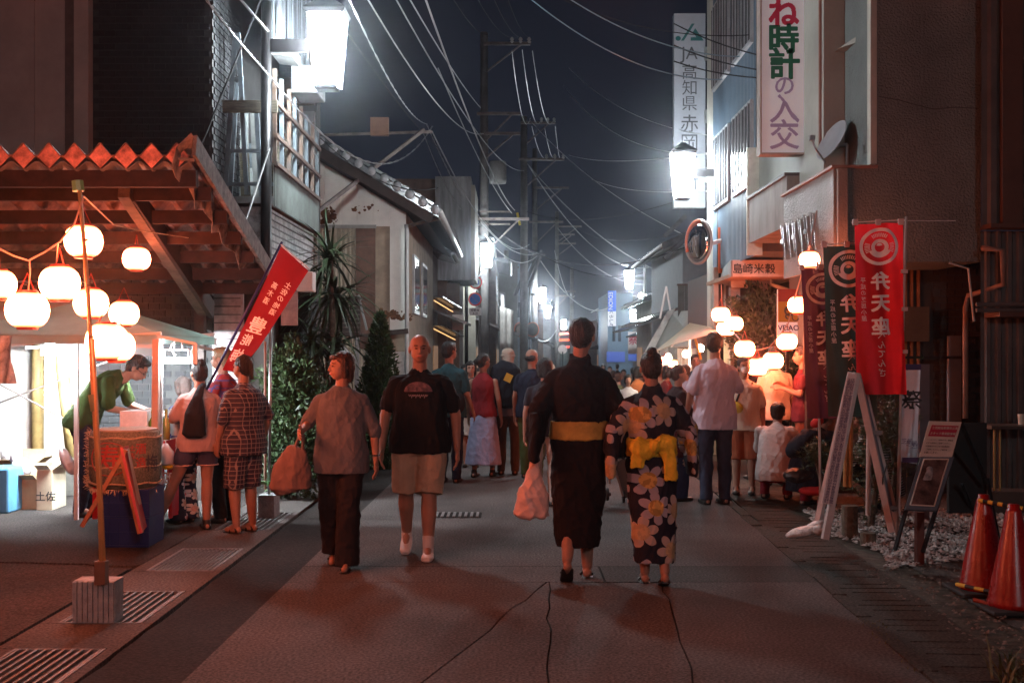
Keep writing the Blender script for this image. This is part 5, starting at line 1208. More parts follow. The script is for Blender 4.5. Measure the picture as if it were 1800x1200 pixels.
# tilted red sake banner at the left
def left_banner():
    lb = M('left banner cloth', (.30, .010, .016), .8, .12, 3, translu=.4)
    Y = 9.9; t = T('sake_banner', 'red banner with white brush lettering tilted on its pole above the queue', 'banner', tuple(P(430, 560, Y)))
    A_, B_, C_, D_ = (494, 433), (542, 472), (453, 612), (400, 628)      # top-left, top-right, bottom-right, bottom-left in the photo
    A_, B_, D_, C_ = P(494, 433, Y), P(543, 476, Y - .15), P(392, 650, Y + .1), P(418, 655, Y - .05)
    E_ = P(452, 614, Y - .1)
    def fn(u, v):
        a = A_.lerp(D_, v); b = B_.lerp(E_, v / .8) if v < .8 else E_.lerp(C_, (v - .8) / .2)
        q = a.lerp(b, u); q.y += .02 * math.sin(u * 5 + v * 5); return q
    MB().grid(lambda u, v: fn(u, v), 16, 40).build('cloth', lb, t, smooth=True)
    wh = M('banner white print', (.60, .53, .52)); mb = MB()
    def tx(body, u0, v0, su, sv, pitch, off):
        for i, c_ in enumerate(body):
            v_, f_ = text_mb(c_, 1, off)
            xs = [q[0] for q in v_]; ys2 = [q[1] for q in v_]; cx = (min(xs) + max(xs)) / 2; cy = (min(ys2) + max(ys2)) / 2
            mb.add([(lambda a: (a[0], a[1] - .012, a[2]))(fn(u0 - (q[0] - cx) * su, v0 + i * sv * pitch - (q[1] - cy) * sv)) for q in v_], f_)
    tx('土佐の地酒', .74, .20, .22, .055, 1.15, .02); tx('高木酒', .36, .265, .22, .055, 1.2, .02)
    tx('豊', .50, .60, .68, .15, 1, .02); tx('能', .40, .735, .42, .10, 1, .02); tx('梅', .34, .87, .5, .11, 1, .02)
    mb.build('lettering', wh, t)
    MB().tube([P(496, 425, Y + .02), P(360, 690, Y + .1)], .012, 8).build('pole', M('blue plastic pole', (.03, .04, .16), .4), t, smooth=True)
    MB().tube([P(494, 430, Y), P(545, 474, Y - .15)], .006, 6).build('top_rod', white_paint, t)
left_banner()
# A-frame sign stands
AF = T('ladder_signboard', 'tall white folding sign ladder covered in small printed lettering', 'sign stand', (X(1495, 8.6), 8.6, 0))
ah = Z(655, 8.6); wm = M('pale pink white timber', (.52, .46, .44), .6, .12, 8)
a, b = P(1436, 925, 8.9), P(1497, 655, 8.6); c_, d_ = P(1450, 947, 8.45), P(1506, 655, 8.5)
MB().bar(a, b, .035, .05).bar(c_, d_, .035, .05).build('front_rail', wm, AF)
mb = MB(); f0, f1 = .12, .99
q = [P(1444, 884, 8.40), P(1467, 888, 8.40), P(1506, 657, 8.40), P(1490, 656, 8.40)]
mb.add(q, [(0, 1, 2, 3)]); mb.build('printed_panel', M('printed panel', (.58, .55, .56), .5, .05), AF, solid=.008)
mb = MB(); rg = random.Random(8); kan = '土佐赤岡絵金祭芝居小屋保存会町並夏祭弁天座公演案内商店街協力高知県香南市'
for k in range(44):
    for s_ in (.3, .68):
        t_ = .02 + k / 44 * .95; l = q[0].lerp(q[3], t_); r_ = q[1].lerp(q[2], t_); pp = l.lerp(r_, s_); v, f = text_mb(rg.choice(kan), .031, .009)
        rr = (r_ - l).normalized(); uu = V(0, 0, 1); mb.add([pp + rr * (w_[0]) + uu * w_[1] + V(0, -.008, 0) for w_ in v], f)
mb.build('lettering', M('purple grey print', (.12, .10, .18), .6, 0), AF)
MB().bar(P(1507, 660, 8.65), P(1568, 935, 8.5), .03, .05).bar(P(1520, 690, 8.9), P(1582, 940, 8.8), .03, .05).build('rear_rail', wm, AF)
mb = MB(); mb.add([P(1508, 668, 8.7), P(1522, 690, 8.88), P(1572, 900, 8.82), P(1558, 890, 8.6)], [(0, 1, 2, 3)]); mb.build('rear_panel', M('grey blue panel', (.22, .25, .30), .5, .2), AF, solid=.006)
for py, px in ((760, 1536), (892, 1563)): MB().bar(P(px - 8, py, 8.6), P(px + 12, py, 8.8), .03, .03).build('rung', wm, AF)
MB().tube([P(1563, 805, 8.5), P(1552, 840, 8.5), P(1551, 880, 8.6), P(1550, 870, 8.7)], .006, 5).build('strap', black_metal, AF)
pp = MB().tube([P(1528, 740, 9.1), P(1526, 905, 9.1)], .022, 8).build('white_post', M('pale banner pole', (.5, .45, .43)), org=tuple(P(1526, 905, 9.1))); tag(pp, 'short white plastic post behind the sign ladder legs', 'post')
for nm, px0, px1, py0, py1, Y, lab in (('concrete_base', 1479, 1508, 850, 905, 9.6, 'round mossy concrete base holding two yellowish poles'), ('concrete_base', 1512, 1540, 900, 922, 9.2, 'small concrete base under the white post')):
    o = MB().lathe([(.0, 0), ((px1 - px0) / FP * Y / 2, .0), ((px1 - px0) / FP * Y / 2 * .95, (py1 - py0) / FP * Y), (.0, (py1 - py0) / FP * Y)], 16, c=(X((px0 + px1) / 2, Y), Y, -.01)).build(nm, M('mossy concrete', (.12, .11, .085), .9, .3, 20, bump=.5), org=(X((px0 + px1) / 2, Y), Y, 0)); tag(o, lab, 'base')
for px, t_ in ((1486, 0), (1494, 1)):
    o = MB().tube([P(px, 855, 9.6), P(px + 4, 640, 9.6)], .02, 8).build('garden_pole', yel, org=tuple(P(px, 855, 9.6))); tag(o, 'yellowish pole in the round base, ' + ('nearer the maroon banner' if t_ == 0 else 'nearer the sign ladder'), 'pole')
# sand bag
mb = MB(); mb.ell(P(1412, 936, 8.7) + V(0, 0, .01), (.13, .10, .035), 14, 8, rot=(0, R(-12), .2)); mb.ell(P(1432, 925, 8.8), (.09, .08, .035), 12, 8, rot=(0, R(-25), 0)); mb.ell(P(1392, 943, 8.7) + V(0, 0, .01), (.05, .06, .025), 10, 6)
mb.ell(P(1440, 936, 8.6) + V(0, 0, .02), (.05, .06, .04), 10, 6)
o = mb.build('sandbag', M('white plastic sack', (.50, .47, .45), .5, .3, 25, bump=.8, bs=35), org=tuple(P(1412, 945, 8.7)), smooth=True); tag(o, 'crumpled white sack weighing down the sign ladder foot', 'sack')
# white fabric banner
WB = T('white_banner', 'pale cloth banner with dark brush strokes beside the notice easel', 'banner', (X(1604, 9.6), 9.6, 0))
Yw = 9.6; mb = MB(); mb.grid(lambda u, v: (X(1588 + 30 * u - 4 * v, Yw) , Yw + .02 * math.sin(u * 6 + v * 3), Z(640 + 170 * v + 6 * u * v, Yw)), 10, 24)
mb.build('cloth', M('pale grey blue cloth', (.42, .45, .50), .7, .1, 3, translu=.4), WB, smooth=True)
MB().box(X(1589, Yw), X(1617, Yw), Yw - .03, Yw - .024, Z(650, Yw), Z(640, Yw)).build('purple_band', M('dark purple print', (.06, .04, .12), .6, 0), WB); MB().box(X(1584, Yw), X(1613, Yw), Yw - .03, Yw - .024, Z(812, Yw), Z(803, Yw)).build('purple_band', M('dark purple print', (.06, .04, .12), .6, 0), WB)
ch('天', 1592, 705, .16, dkl, WB, Yw - .034, .02); ch('祭', 1604, 702, .17, dkl, WB, Yw - .034, .02)
for k in range(3): ch('芝居', 1594 + 8 * k, 775 + 4 * k, .05, M('purple grey print', (.12, .1, .18)), WB, Yw - .034, .0)
MB().tube([P(1586, 635, Yw + .04), P(1580, 905, Yw + .04)], .012, 8).build('pole', M('pale banner pole', (.5, .45, .43)), WB)
MB().box(X(1617, 10.4), X(1634, 10.4), 10.4, 10.45, -.02, Z(640, 10.4)).build('back_board', M('brownish grey board', (.15, .12, .13), .6), WB)
# easel notice
EA = T('notice_easel', 'black easel stand with printed notice above a dark poster', 'easel', (X(1640, 8.3), 8.3, 0))
Ye = 8.2; tl_, tr_, bl_, br_ = P(1633, 740, Ye + .15), P(1690, 742, Ye + .15), P(1616, 802, Ye), P(1673, 804, Ye)
def panel(q, mat, nm, th=.008, par=EA):
    mb = MB(); mb.add(q, [(0, 1, 2, 3)]); return mb.build(nm, mat, par, solid=th)
panel([bl_, br_, tr_, tl_], M('cream notice paper', (.52, .48, .42), .7, .05), 'notice')
def on(u, v, d=-.012): a = tl_.lerp(tr_, u); b = bl_.lerp(br_, u); p = a.lerp(b, v); return p + V(0, d, 0)
mb = MB(); mb.add([on(.10, .10), on(.93, .10), on(.90, .42), on(.07, .42)], [(3, 2, 1, 0)]); mb.build('red_heading', M('dark red print', (.32, .02, .05), .6, 0), EA)
def line(body, u, v, s, mat, nm='lettering'):
    mb = MB(); vv, ff = text_mb(body, 1, .02); xs = [q[0] for q in vv]; w_ = max(xs) - min(xs)
    mb.add([on(u + (q[0] / w_) * s, v - q[1] / w_ * s * .92, -.015) for q in vv], ff); mb.build(nm, mat, EA)
line('土佐絵金歌舞伎公演', .52, .18, .78, M('cream notice paper', (.52, .48, .42))); line('スタッフ専用駐車場', .50, .34, .78, M('cream notice paper', (.52, .48, .42)))
for i, s_ in enumerate(('ここはスタッフ専用です。関係者', '以外の駐車はご遠慮ください。', 'お客様はみなさまの駐車場を', 'ご利用ください。ご協力を', 'お願いします。')): line(s_, .47 - .01 * i - (.12 if i == 4 else 0), .52 + .09 * i, (.80, .74, .74, .66, .42)[i], dkl)
tl2, tr2, bl2, br2 = P(1622, 806, Ye - .01), P(1665, 806, Ye - .01), P(1598, 886, Ye - .25), P(1640, 888, Ye - .25)
panel([P(1590, 896, Ye - .27), P(1646, 898, Ye - .27), P(1676, 804, Ye - .01), P(1618, 804, Ye - .01)], M('grey blue easel board', (.10, .13, .16), .5, .15), 'board', .02)
dposter = M('dark poster print', (.06, .035, .045), .4, .6, 9, col2=(.22, .14, .12))
mb = MB(); mb.add([v_ + V(0, -.02, 0) for v_ in (bl2, br2, tr2, tl2)], [(0, 1, 2, 3)]); mb.build('poster', dposter, EA)
mb = MB(); 
for a_, b_ in ((bl2, br2), (br2, tr2), (tr2, tl2), (tl2, bl2)): mb.bar(a_ + V(0, -.024, 0), b_ + V(0, -.024, 0), .008, .008)
mb.build('poster_border', M('cream notice paper', (.52, .48, .42)), EA)
mb = MB(); mb.ell(P(1630, 842, Ye - .14) + V(0, 0, 0), (.03, .004, .09), 10, 8, rot=(0, R(18), 0)); mb.ell(P(1634, 825, Ye - .1), (.025, .004, .025), 10, 6); mb.build('pale_figure_print', M('pale poster print', (.26, .24, .24), .5, .4, 30), EA)
for a_, b_ in ((P(1618, 806, Ye), P(1573, 966, Ye - .3)), (P(1673, 806, Ye), P(1622, 970, Ye - .3)), (P(1690, 850, Ye + .5), P(1712, 905, Ye + .7)), (P(1735, 840, Ye + .6), P(1757, 958, Ye + .5)), (P(1690, 744, Ye + .16), P(1735, 850, Ye + .5))): MB().bar(a_, b_, .022, .022).build('leg', black_metal, EA)
MB().box(X(1664, 8.9), X(1730, 8.9), 8.85, 8.9, Z(900, 8.9), Z(742, 8.9)).build('back_board', M('black board', (.012, .012, .012), .6), EA)
st_ = MB().box(X(1612, 8.3), X(1625, 8.3), 8.3, 8.36, 0, Z(900, 8.3)).build('stake', M('brown stake', (.14, .07, .06), .8), org=(X(1618, 8.3), 8.3, 0)); tag(st_, 'short brown wooden stake behind the notice easel', 'stake')
# cones and striped bars
cone_m = M('red cone plastic', (.24, .008, .005), .28, .12, 6, spec=.6)
def cone(px, py_top, py_base, Y, label):
    x = X(px, Y); t = T('traffic_cone', label, 'traffic cone', (x, Y, 0), 'red traffic cones'); h = (py_base - py_top) / FP * Y
    MB().lathe([(.155, .025), (.15, .05), (.045, h * .93), (.042, h * .95), (.035, h * .955), (.033, h), (.02, h + .002)], 28, c=(x, Y, 0)).build('body', cone_m, t, smooth=True)
    MB().box(x - .20, x + .20, Y - .19, Y + .19, .0, .025).build('base', M('black rubber', (.02, .02, .02), .7), t, bevel=.008)
    return h
h1 = cone(1729, 854, 1025, 7.35, 'red traffic cone farther from the viewer, left of the pair')
h2 = cone(1782, 870, 1055, 6.85, 'red traffic cone nearer the viewer, cut by the right edge')
def barr(a, b, label, n, ca, cb):
    t = T('striped_bar', label, 'barrier bar', tuple(a), 'striped barrier bars')
    for k in range(n): MB().tube([a.lerp(b, k / n), a.lerp(b, (k + 1) / n)], .013, 8).build('stripe', ca if k % 2 else cb, t)
yw, bk = M('yellow bar plastic', (.62, .38, .05), .4, 0), M('black bar plastic', (.02, .02, .02), .4, 0)
barr(P(1720, 879, 7.3), P(1835, 900, 7.0), 'thin yellow and black bar hooked over the cone tops', 13, bk, yw)
barr(P(1681, 1029, 7.35) + V(0, 0, .01), P(1800, 1052, 6.95), 'yellow and black bar lying on the ground at the cones', 7, bk, M('bright yellow stripe', (.6, .45, .06), .4, 0))
barr(P(1712, 1062, 6.95) + V(0, 0, .03), P(1800, 1080, 6.7), 'dark red striped bar lying nearest the viewer', 2, bk, M('dark red bar', (.25, .04, .02), .4, 0))

# ================================================================== STALL ON THE LEFT
TE = T('stall_tent', 'pop up tent with pale green canopy and white pipes under the carport', 'tent', (-4.0, 10.6, 0))
tg_m = M('pale green tarpaulin', (.55, .70, .66), .6, .1, 3, translu=.6); wp = M('white tent pipe', (.70, .70, .70), .4, 0)
zt = Z(590, 9.9); xL, xR, yN, yF = -5.0, X(282, 9.9), 9.9, 11.7
mb = MB(); ap = V((xL + xR) / 2, (yN + yF) / 2, zt + .35)
c4 = [V(xL, yN, zt), V(xR, yN, zt), V(xR, yF, zt), V(xL, yF, zt)]
mb.add([*c4, ap], [(0, 1, 4), (1, 2, 4), (2, 3, 4), (3, 0, 4)]); mb.build('canopy', tg_m, TE, solid=.01)
MB().box(xL, xR, yN - .004, yN + .004, zt - .07, zt - .002).box(xR - .004, xR + .004, yN + .005, yF, zt - .07, zt - .002).build('valance', tg_m, TE)
for (x, y) in ((xR, yN), (xR, yF), (X(88, 9.9), yN + .6)): MB().bar((x, y, 0), (x, y, zt), .035).build('leg', wp, TE)
mb = MB()
for (a_, b_) in (((xL, yN + .03, zt - .12), (xR, yN + .03, zt + .02)), ((xL, yN + .03, zt + .03), (xR, yN + .03, zt - .10)), ((xR - .03, yN, zt + .0), (xR - .03, yF, zt - .12)), ((xL, yF, zt - .1), (xR, yF, zt + .04)), ((xL, yN + .6, zt + .05), (xR, yN + .6, zt - .05))): mb.bar(a_, b_, .022, .03)
mb.build('truss_pipes', wp, TE)
MB().bar(P(275, 596, 9.8), P(272, 900, 9.75), .055, .055).bar(P(282, 800, 9.75), P(262, 925, 9.7), .04, .04).build('corner_post', M('dusty pink post', (.5, .38, .33), .5), TE)
MB().bar(P(284, 592, 9.8), P(345, 604, 9.7), .02, .02).bar(P(345, 604, 9.7), P(345, 640, 9.7), .02, .02).build('lamp_rail', wp, TE)
TU = T('tube_light', 'vertical white fluorescent tube tied to the tent pole at left', 'tube light', tuple(P(88, 590, 10.4))); MB().box(X(82, 10.4), X(95, 10.4), 10.36, 10.42, Z(695, 10.4), Z(592, 10.4)).build('tube', M('lit tube soft', (.9, .9, .9), .4, 0, emit=(.92, .95, 1.0), es=50), TU)
MB().box(X(81, 10.4), X(96, 10.4), 10.35, 10.43, Z(592, 10.4) + .002, Z(586, 10.4)).build('holder', wp, TU)
WL = T('work_light', 'small white work light hanging in a wire cage right of the tent', 'work light', tuple(P(315, 610, 9.9))); yl = 9.9
MB().box(X(291, yl), X(330, yl), yl - .05, yl + .05, Z(638, yl), Z(628, yl)).build('tube', M('lit work tube', (.9, .9, .9), .4, 0, emit=(.88, .95, 1.0), es=80), WL)
mb = MB()
for a_, b_ in (((289, 614), (331, 614)), ((289, 614), (289, 634)), ((331, 614), (331, 634)), ((306, 600), (306, 614)), ((320, 600), (320, 614))): mb.tube([P(*a_, yl), P(*b_, yl)], .007, 5)
mb.build('cage', wp, WL); MB().tube([P(303, 602, yl), P(299, 612, yl), P(308, 624, yl)], .008, 6).build('flex', wp, WL)
bt = T('hanging_bottle', 'small white spray bottle hung beside the caged work light', 'bottle', tuple(P(340, 620, 9.9))); MB().lathe([(.022, -.05), (.025, 0), (.025, .06), (.01, .09), (.01, .12)], 10, c=tuple(P(340, 630, 9.9))).build('body', white_paint, bt, smooth=True)
WT = T('strip_light', 'long white strip light fixed under the tent canopy', 'strip light', (-4, 10.9, 1.7)); MB().box(-4.5, -3.4, 10.95, 11.0, zt - .10, zt - .06).build('tube', bulb_white, WT); MB().box(-4.52, -3.38, 10.90, 11.01, zt - .058, zt - .03).box(-4.52, -3.38, 10.895, 10.905, zt - .18, zt - .0585).build('housing', wp, WT)  # front lip added to shield the ground from the tube
PO = T('plastic_drape', 'crumpled clear plastic drape with printed picture hanging at left edge', 'drape', tuple(P(10, 640, 9.8)))
mb = MB(); mb.grid(lambda u, v: (X(-12 + 32 * u + 6 * v * u, 9.8), 9.8 + .04 * math.sin(u * 9 + v * 5), Z(590 + 84 * v, 9.8)), 12, 12); mb.build('sheet', M('crumpled white plastic', (.6, .6, .62), .3, .4, 12, bump=.6, bs=18, col2=(.75, .75, .76)), PO, smooth=True)
# table with red cloth
TBL = T('stall_table', 'stall table under a bright red cloth printed with lettering', 'table', (-3.4, 10.2, 0)); xt0, xt1 = X(190, 10.3), X(312, 10.3)
zt_ = Z(772, 10.1)
MB().box(xt0, xt1, 9.95, 10.75, zt_ - .03, zt_).build('top', white_paint, TBL)
mb = MB(); mb.grid(lambda u, v: (xt0 + (xt1 - xt0) * u, 9.93 - .02 * v + .015 * math.sin(u * 30) * v, zt_ - .0 - .68 * v), 40, 8)
mb.grid(lambda u, v: (xt1 + .01 + .02 * v + .015 * math.sin(u * 20) * v, 9.93 + .8 * u, zt_ - .68 * v), 16, 8)
mb.build('cloth', M('red table cloth', (.55, .02, .03), .6, .1, 5), TBL, smooth=True)
mb = MB(); c0_ = P(292, 812, 9.88)
for i, c_ in enumerate('地酒'): v, f = text_mb(c_, .14, .03); mb.add([(c0_[0] + q[0], 9.885, c0_[2] + q[1] - .16 * i) for q in v], f)
mb.build('lettering', M('banner white print', (.6, .53, .52)), TBL)
for (x, y) in ((xt0 + .05, 10.0), (xt1 - .05, 10.0), (xt0 + .05, 10.7), (xt1 - .05, 10.7)): MB().bar((x, y, 0), (x, y, zt_ - .03), .03).build('leg', steel, TBL)
bx = MB().box(X(214, 10.1), X(262, 10.1), 10.05, 10.4, zt_, Z(722, 10.1)).build('carton', M('white printed carton', (.74, .72, .72), .6, .1, 14), org=(X(238, 10.1), 10.1, zt_)); tag(bx, 'white printed carton stacked with cups on the stall table', 'carton')
for k in range(7):
    px = 268 + (k % 4) * 8; Yb = 10.05 + .13 * (k // 4); p = P(px, 765, Yb); c_ = [M('green bottle glass', (.10, .22, .04), .12, 0, spec=.9), M('brown bottle glass', (.25, .15, .03), .12, 0, spec=.9)][k % 2]
    o = MB().lathe([(.03, 0), (.034, .01), (.034, .15), (.012, .2), (.012, .26), (.015, .27)], 12, c=(p[0], Yb, zt_)).build('bottle', c_, org=(p[0], Yb, zt_), smooth=True); tag(o, '%s glass bottle, %s in the %s row on the red clothed table' % ('green' if k % 2 == 0 else 'brown', ('first', 'second', 'third', 'fourth')[k % 4], 'front' if k < 4 else 'back'), 'bottle', 'bottles on the stall table')
for k in range(6):
    px = 222 + k * 7; o = MB().lathe([(.028, 0), (.038, .09)], 12, c=(X(px, 9.99), 9.99, zt_)).build('cup', white_paint, org=(X(px, 9.99), 9.99, zt_)); tag(o, 'white plastic cup, %s from the tent pole end on the stall table edge' % ('sixth', 'fifth', 'fourth', 'third', 'second', 'first')[k], 'cup', 'cups on the stall table')
jug = T('plastic_jug', 'white plastic jug with yellow cap held beside the red table cloth', 'jug', tuple(P(290, 800, 9.7))); p = P(291, 800, 9.6)
MB().lathe([(.05, -.08), (.065, -.06), (.068, .03), (.03, .08), (.02, .1)], 14, c=tuple(p)).build('body', M('white milky plastic', (.6, .58, .62), .4), jug, smooth=True); MB().lathe([(.03, -.115), (.045, -.1), (.045, -.082)], 12, c=(p[0] + .02, p[1], p[2])).build('cap', M('yellow plastic', (.7, .45, .02), .4), jug)
# sake barrel on blue crate
Yk = 8.95; SB = T('sake_barrel', 'straw wrapped sake barrel with red printed crest standing on the blue crate', 'barrel', (X(198, Yk), Yk + .3, Z(862, Yk)))
straw = M('woven straw matting', (.17, .175, .13), .85, .35, 60, bump=.6, bs=120); bc = (X(198, Yk), Yk + .3, 0); rB = (260 - 135) / 2 / FP * Yk; zb0, zb1 = Z(864, Yk) , Z(760, Yk)
MB().lathe([(rB * .80, zb0), (rB * .93, zb0 + .03), (rB, zb0 + .12), (rB * 1.0, zb1 - .08), (rB * .96, zb1 - .015), (rB * .90, zb1)], 36, c=bc).build('straw_wrap', straw, SB, smooth=True)
MB().lathe([(rB * .88, zb1 + .001), (rB * .88, zb1 + .012)], 36, c=bc).build('lid', M('pale barrel lid', (.4, .36, .3), .5), SB)
for z_ in (zb0 + .05, zb0 + .40 * (zb1 - zb0), zb1 - .05): MB().tube([(bc[0] + rB * 1.0 * math.cos(a), bc[1] + rB * 1.0 * math.sin(a), z_ + .006 * math.sin(a * 7)) for a in np.linspace(0, 6.2832, 40)], .008, 5).build('straw_rope', rope_m, SB)
redp = M('faded red print', (.36, .05, .04), .7, .2, 30)
def onb(a, z_, d=.006): return (bc[0] + (rB + d) * math.sin(a), bc[1] - (rB + d) * math.cos(a), z_)
def curv(body, a0, z0_, s, mat, nm='lettering', off=.03):
    v, f = text_mb(body, s, off); MB().add([onb(a0 + q[0] / rB, z0_ + q[1]) for q in v], f).build(nm, mat, SB)
curv('寿', -.15, (zb0 + zb1) / 2 + .02, .20, redp); curv('酒', .75, zb1 - .14, .09, redp); curv('造', .75, zb1 - .25, .09, redp); curv('土', .50, zb1 - .13, .05, redp); curv('佐', .50, zb1 - .19, .05, redp); curv('梅', 1.12, zb0 + .2, .14, dkl)
MB().tube([onb(-.15 + .62 * math.cos(t), (zb0 + zb1) / 2 + .02 + .13 * math.sin(t)) for t in np.linspace(0, 6.28, 40)], .004, 5).build('crest_ring', redp, SB)
mb = MB(); rg = random.Random(6)
for k in range(260):
    a = -1.5 + rg.gauss(0, .12); z_ = rg.uniform(zb0, zb1); p = V(*onb(a, z_, 0)); mb.tube([p, p + V(-rg.uniform(.01, .05), rg.uniform(-.02, .02), rg.uniform(-.03, .03))], .0016, 3)
for k in range(200):
    a = rg.uniform(-1.5, 1.5); p = V(*onb(a, zb0 + .01, -.02)); mb.tube([p, p + V(rg.uniform(-.02, .02), -.01, -rg.uniform(.0, .05))], .0016, 3)
o = mb.build('straw_ends', M('loose straw', (.45, .36, .24), .8, .2, 30), SB); o['kind'] = 'stuff'
def crate(nm, label, x0, x1, y0, y1, z0, z1, mat, cat):
    t = T(nm, label, cat, ((x0 + x1) / 2, y0, z0)); n = max(3, int((x1 - x0) / .07))
    MB().box(x0 + .006, x1 - .006, y0 + .006, y1, z0, z1 - .02).build('body', mat, t)
    mb = MB()
    for k in range(n + 1): x = x0 + (x1 - x0 - .014) * k / n; mb.box(x, x + .014, y0, y0 + .0055, z0 + .015, z1 - .03)
    mb.build('rib', mat, t); mb = MB(); mb.box(x0, x1, y0 - .004, y1, z1 - .0295, z1).box(x0, x1, y0 - .003, y0 + .005, z0, z0 + .0145).box(x0, x1, y0 - .0035, y0 + .005, (z0 + z1) / 2 - .008, (z0 + z1) / 2 + .008); mb.build('rim', mat, t); return t
bluep = M('blue crate plastic', (.010, .025, .12), .45, .1)
crate('beer_crate', 'lower blue plastic crate under the straw wrapped barrel', X(166, Yk), X(256, Yk), Yk + .08, Yk + .48, .0, Z(862, Yk) * .5, bluep, 'crate')
crate('beer_crate', 'upper blue plastic crate directly beneath the straw wrapped barrel', X(165, Yk), X(257, Yk), Yk + .08, Yk + .48, Z(862, Yk) * .5 + .002, Z(862, Yk) - .002, bluep, 'crate')
# A-board in front of the barrel
AB = T('folding_signboard', 'folding signboard with red frame standing side-on before the barrel', 'signboard', (X(200, 8.6), 8.6, 0))
wd_, rd_ = M('brown timber frame', (.26, .12, .06), .6, .25, 8), M('red painted board', (.35, .03, .035), .45, .15, 6)
MB().bar(P(222, 790, 8.55), P(144, 925, 8.5), .035, .03).build('rear_leg', wd_, AB); MB().bar(P(222, 790, 9.0), P(150, 915, 9.0), .03, .03).build('rear_leg', wd_, AB)
MB().bar(P(211, 785, 8.55), P(247, 937, 8.5), .03, .035).build('front_edge', wd_, AB)
panel([P(213, 786, 8.53), P(224, 783, 9.0), P(256, 925, 9.0), P(248, 936, 8.48)], rd_, 'red_panel', .02, AB)
mb = MB(); q_ = [P(220, 790, 8.7), P(224, 787, 8.95), P(246, 885, 8.95), P(240, 890, 8.7)]; mb.add([v_ + V(.014, 0, .004) for v_ in q_], [(0, 1, 2, 3)]); mb.build('white_notice', M('cream notice paper', (.52, .48, .42)), AB)
# boxes at the left
def carton(label, x0, x1, y0, y1, h, mat, flaps=True):
    t = T('cardboard_box', label, 'cardboard box', ((x0 + x1) / 2, y0, 0)); th = .006
    MB().box(x0, x1, y0, y0 + th, 0, h).box(x0, x1, y1 - th, y1, 0, h).box(x0, x0 + th, y0 + th, y1 - th, 0, h).box(x1 - th, x1, y0 + th, y1 - th, 0, h).box(x0 + th, x1 - th, y0 + th, y1 - th, 0, th).build('body', mat, t)
    if flaps:
        MB().box(x0 + .01, x1 - .01, y0 - .11, y0 - .001, h - .004, h, rot=(R(-30), 0, 0), piv=(x0, y0, h)).build('flap', mat, t)
        MB().box(x1 + .001, x1 + .12, y0 + .01, y1 - .01, h - .004, h, rot=(0, R(-35), 0), piv=(x1, y0, h)).build('flap', mat, t)
        MB().box(x0 + .01, x1 - .01, y1, y1 + .004, h, h + .13, rot=(R(-12), 0, 0), piv=(x0, y1, h)).build('flap', mat, t)
    return t
kr = M('brown cardboard', (.42, .32, .19), .8, .1, 8); krw = M('pale printed cardboard', (.60, .52, .38), .8, .1, 8)
Yx = 11.2
carton('open brown cardboard box in front of the cream wall', X(18, Yx), X(66, Yx), Yx, Yx + .35, Z(842, Yx), kr)
t_ = carton('tall pale cardboard box with black print beside the open brown box', X(68, Yx), X(95, Yx), Yx - .05, Yx + .3, Z(824, Yx), krw)
ch('土佐', 80, 872, .10, dkl, t_, Yx - .054, .03)
carton('brown cardboard box behind, half hidden by white bags', X(-5, Yx + .5), X(60, Yx + .5), Yx + .5, Yx + .8, Z(815, Yx + .5), kr)
bb = MB().box(X(-30, 10.9), X(15, 10.9), 10.9, 11.3, 0, Z(823, 10.9)).build('cool_box', M('light blue plastic box', (.10, .30, .50), .4, .1), org=(X(0, 10.9), 10.9, 0), bevel=.02); tag(bb, 'light blue cool box cut by the left frame edge', 'cool box')
wb_m = M('white plastic bag', (.72, .72, .74), .4, .1, 12, bump=.7, bs=22)
mb = MB(); mb.ell(P(38, 822, 11.3), (.11, .09, .10), 14, 10); mb.ell(P(28, 805, 11.35), (.06, .06, .08), 12, 8); o = mb.build('plastic_bag', wb_m, org=tuple(P(36, 842, 11.3)), smooth=True); tag(o, 'bunched white plastic bag on top of the open brown box', 'bag')
mb = MB(); mb.lathe([(.03, -.06), (.11, -.10), (.13, .06), (.05, .11)], 14, c=tuple(P(20, 800, 11.9)), sx=.8); o = mb.build('plastic_bag', wb_m, org=tuple(P(20, 820, 11.9)), smooth=True); tag(o, 'white plastic bag standing by the cream wall', 'bag')
mb = MB(); mb.ell(P(118, 810, 10.6), (.05, .08, .14), 12, 10, rot=(0, R(-25), 0)); o = mb.build('plastic_bag', wb_m, org=tuple(P(120, 830, 10.6)), smooth=True); tag(o, 'white plastic bag hanging behind the barrel by the vendor\'s leg', 'bag')
# guard pipes beside the queue (px 430-480)
GP = T('guard_pole', 'thin steel poles with green tape standing beside the queue', 'pole', (X(472, 10.7), 10.7, 0))
MB().tube([P(476, 560, 10.8), P(473, 870, 10.7)], .014, 8).build('pole', steel, GP, smooth=True); MB().tube([P(466, 600, 10.9), P(466, 860, 10.8)], .012, 8).build('pole', M('pink brown pipe', (.35, .2, .15), .5), GP)
MB().tube([P(474, 846, 10.7), P(474, 852, 10.7)], .03, 8).bar(P(455, 848, 10.7), P(480, 849, 10.7), .02, .03).build('tape', gt, GP)
MB().box(X(458, 10.7), X(486, 10.7), 10.6, 10.85, 0, Z(868, 10.7)).build('base_block', M('concrete block', (.30, .31, .32)), GP)
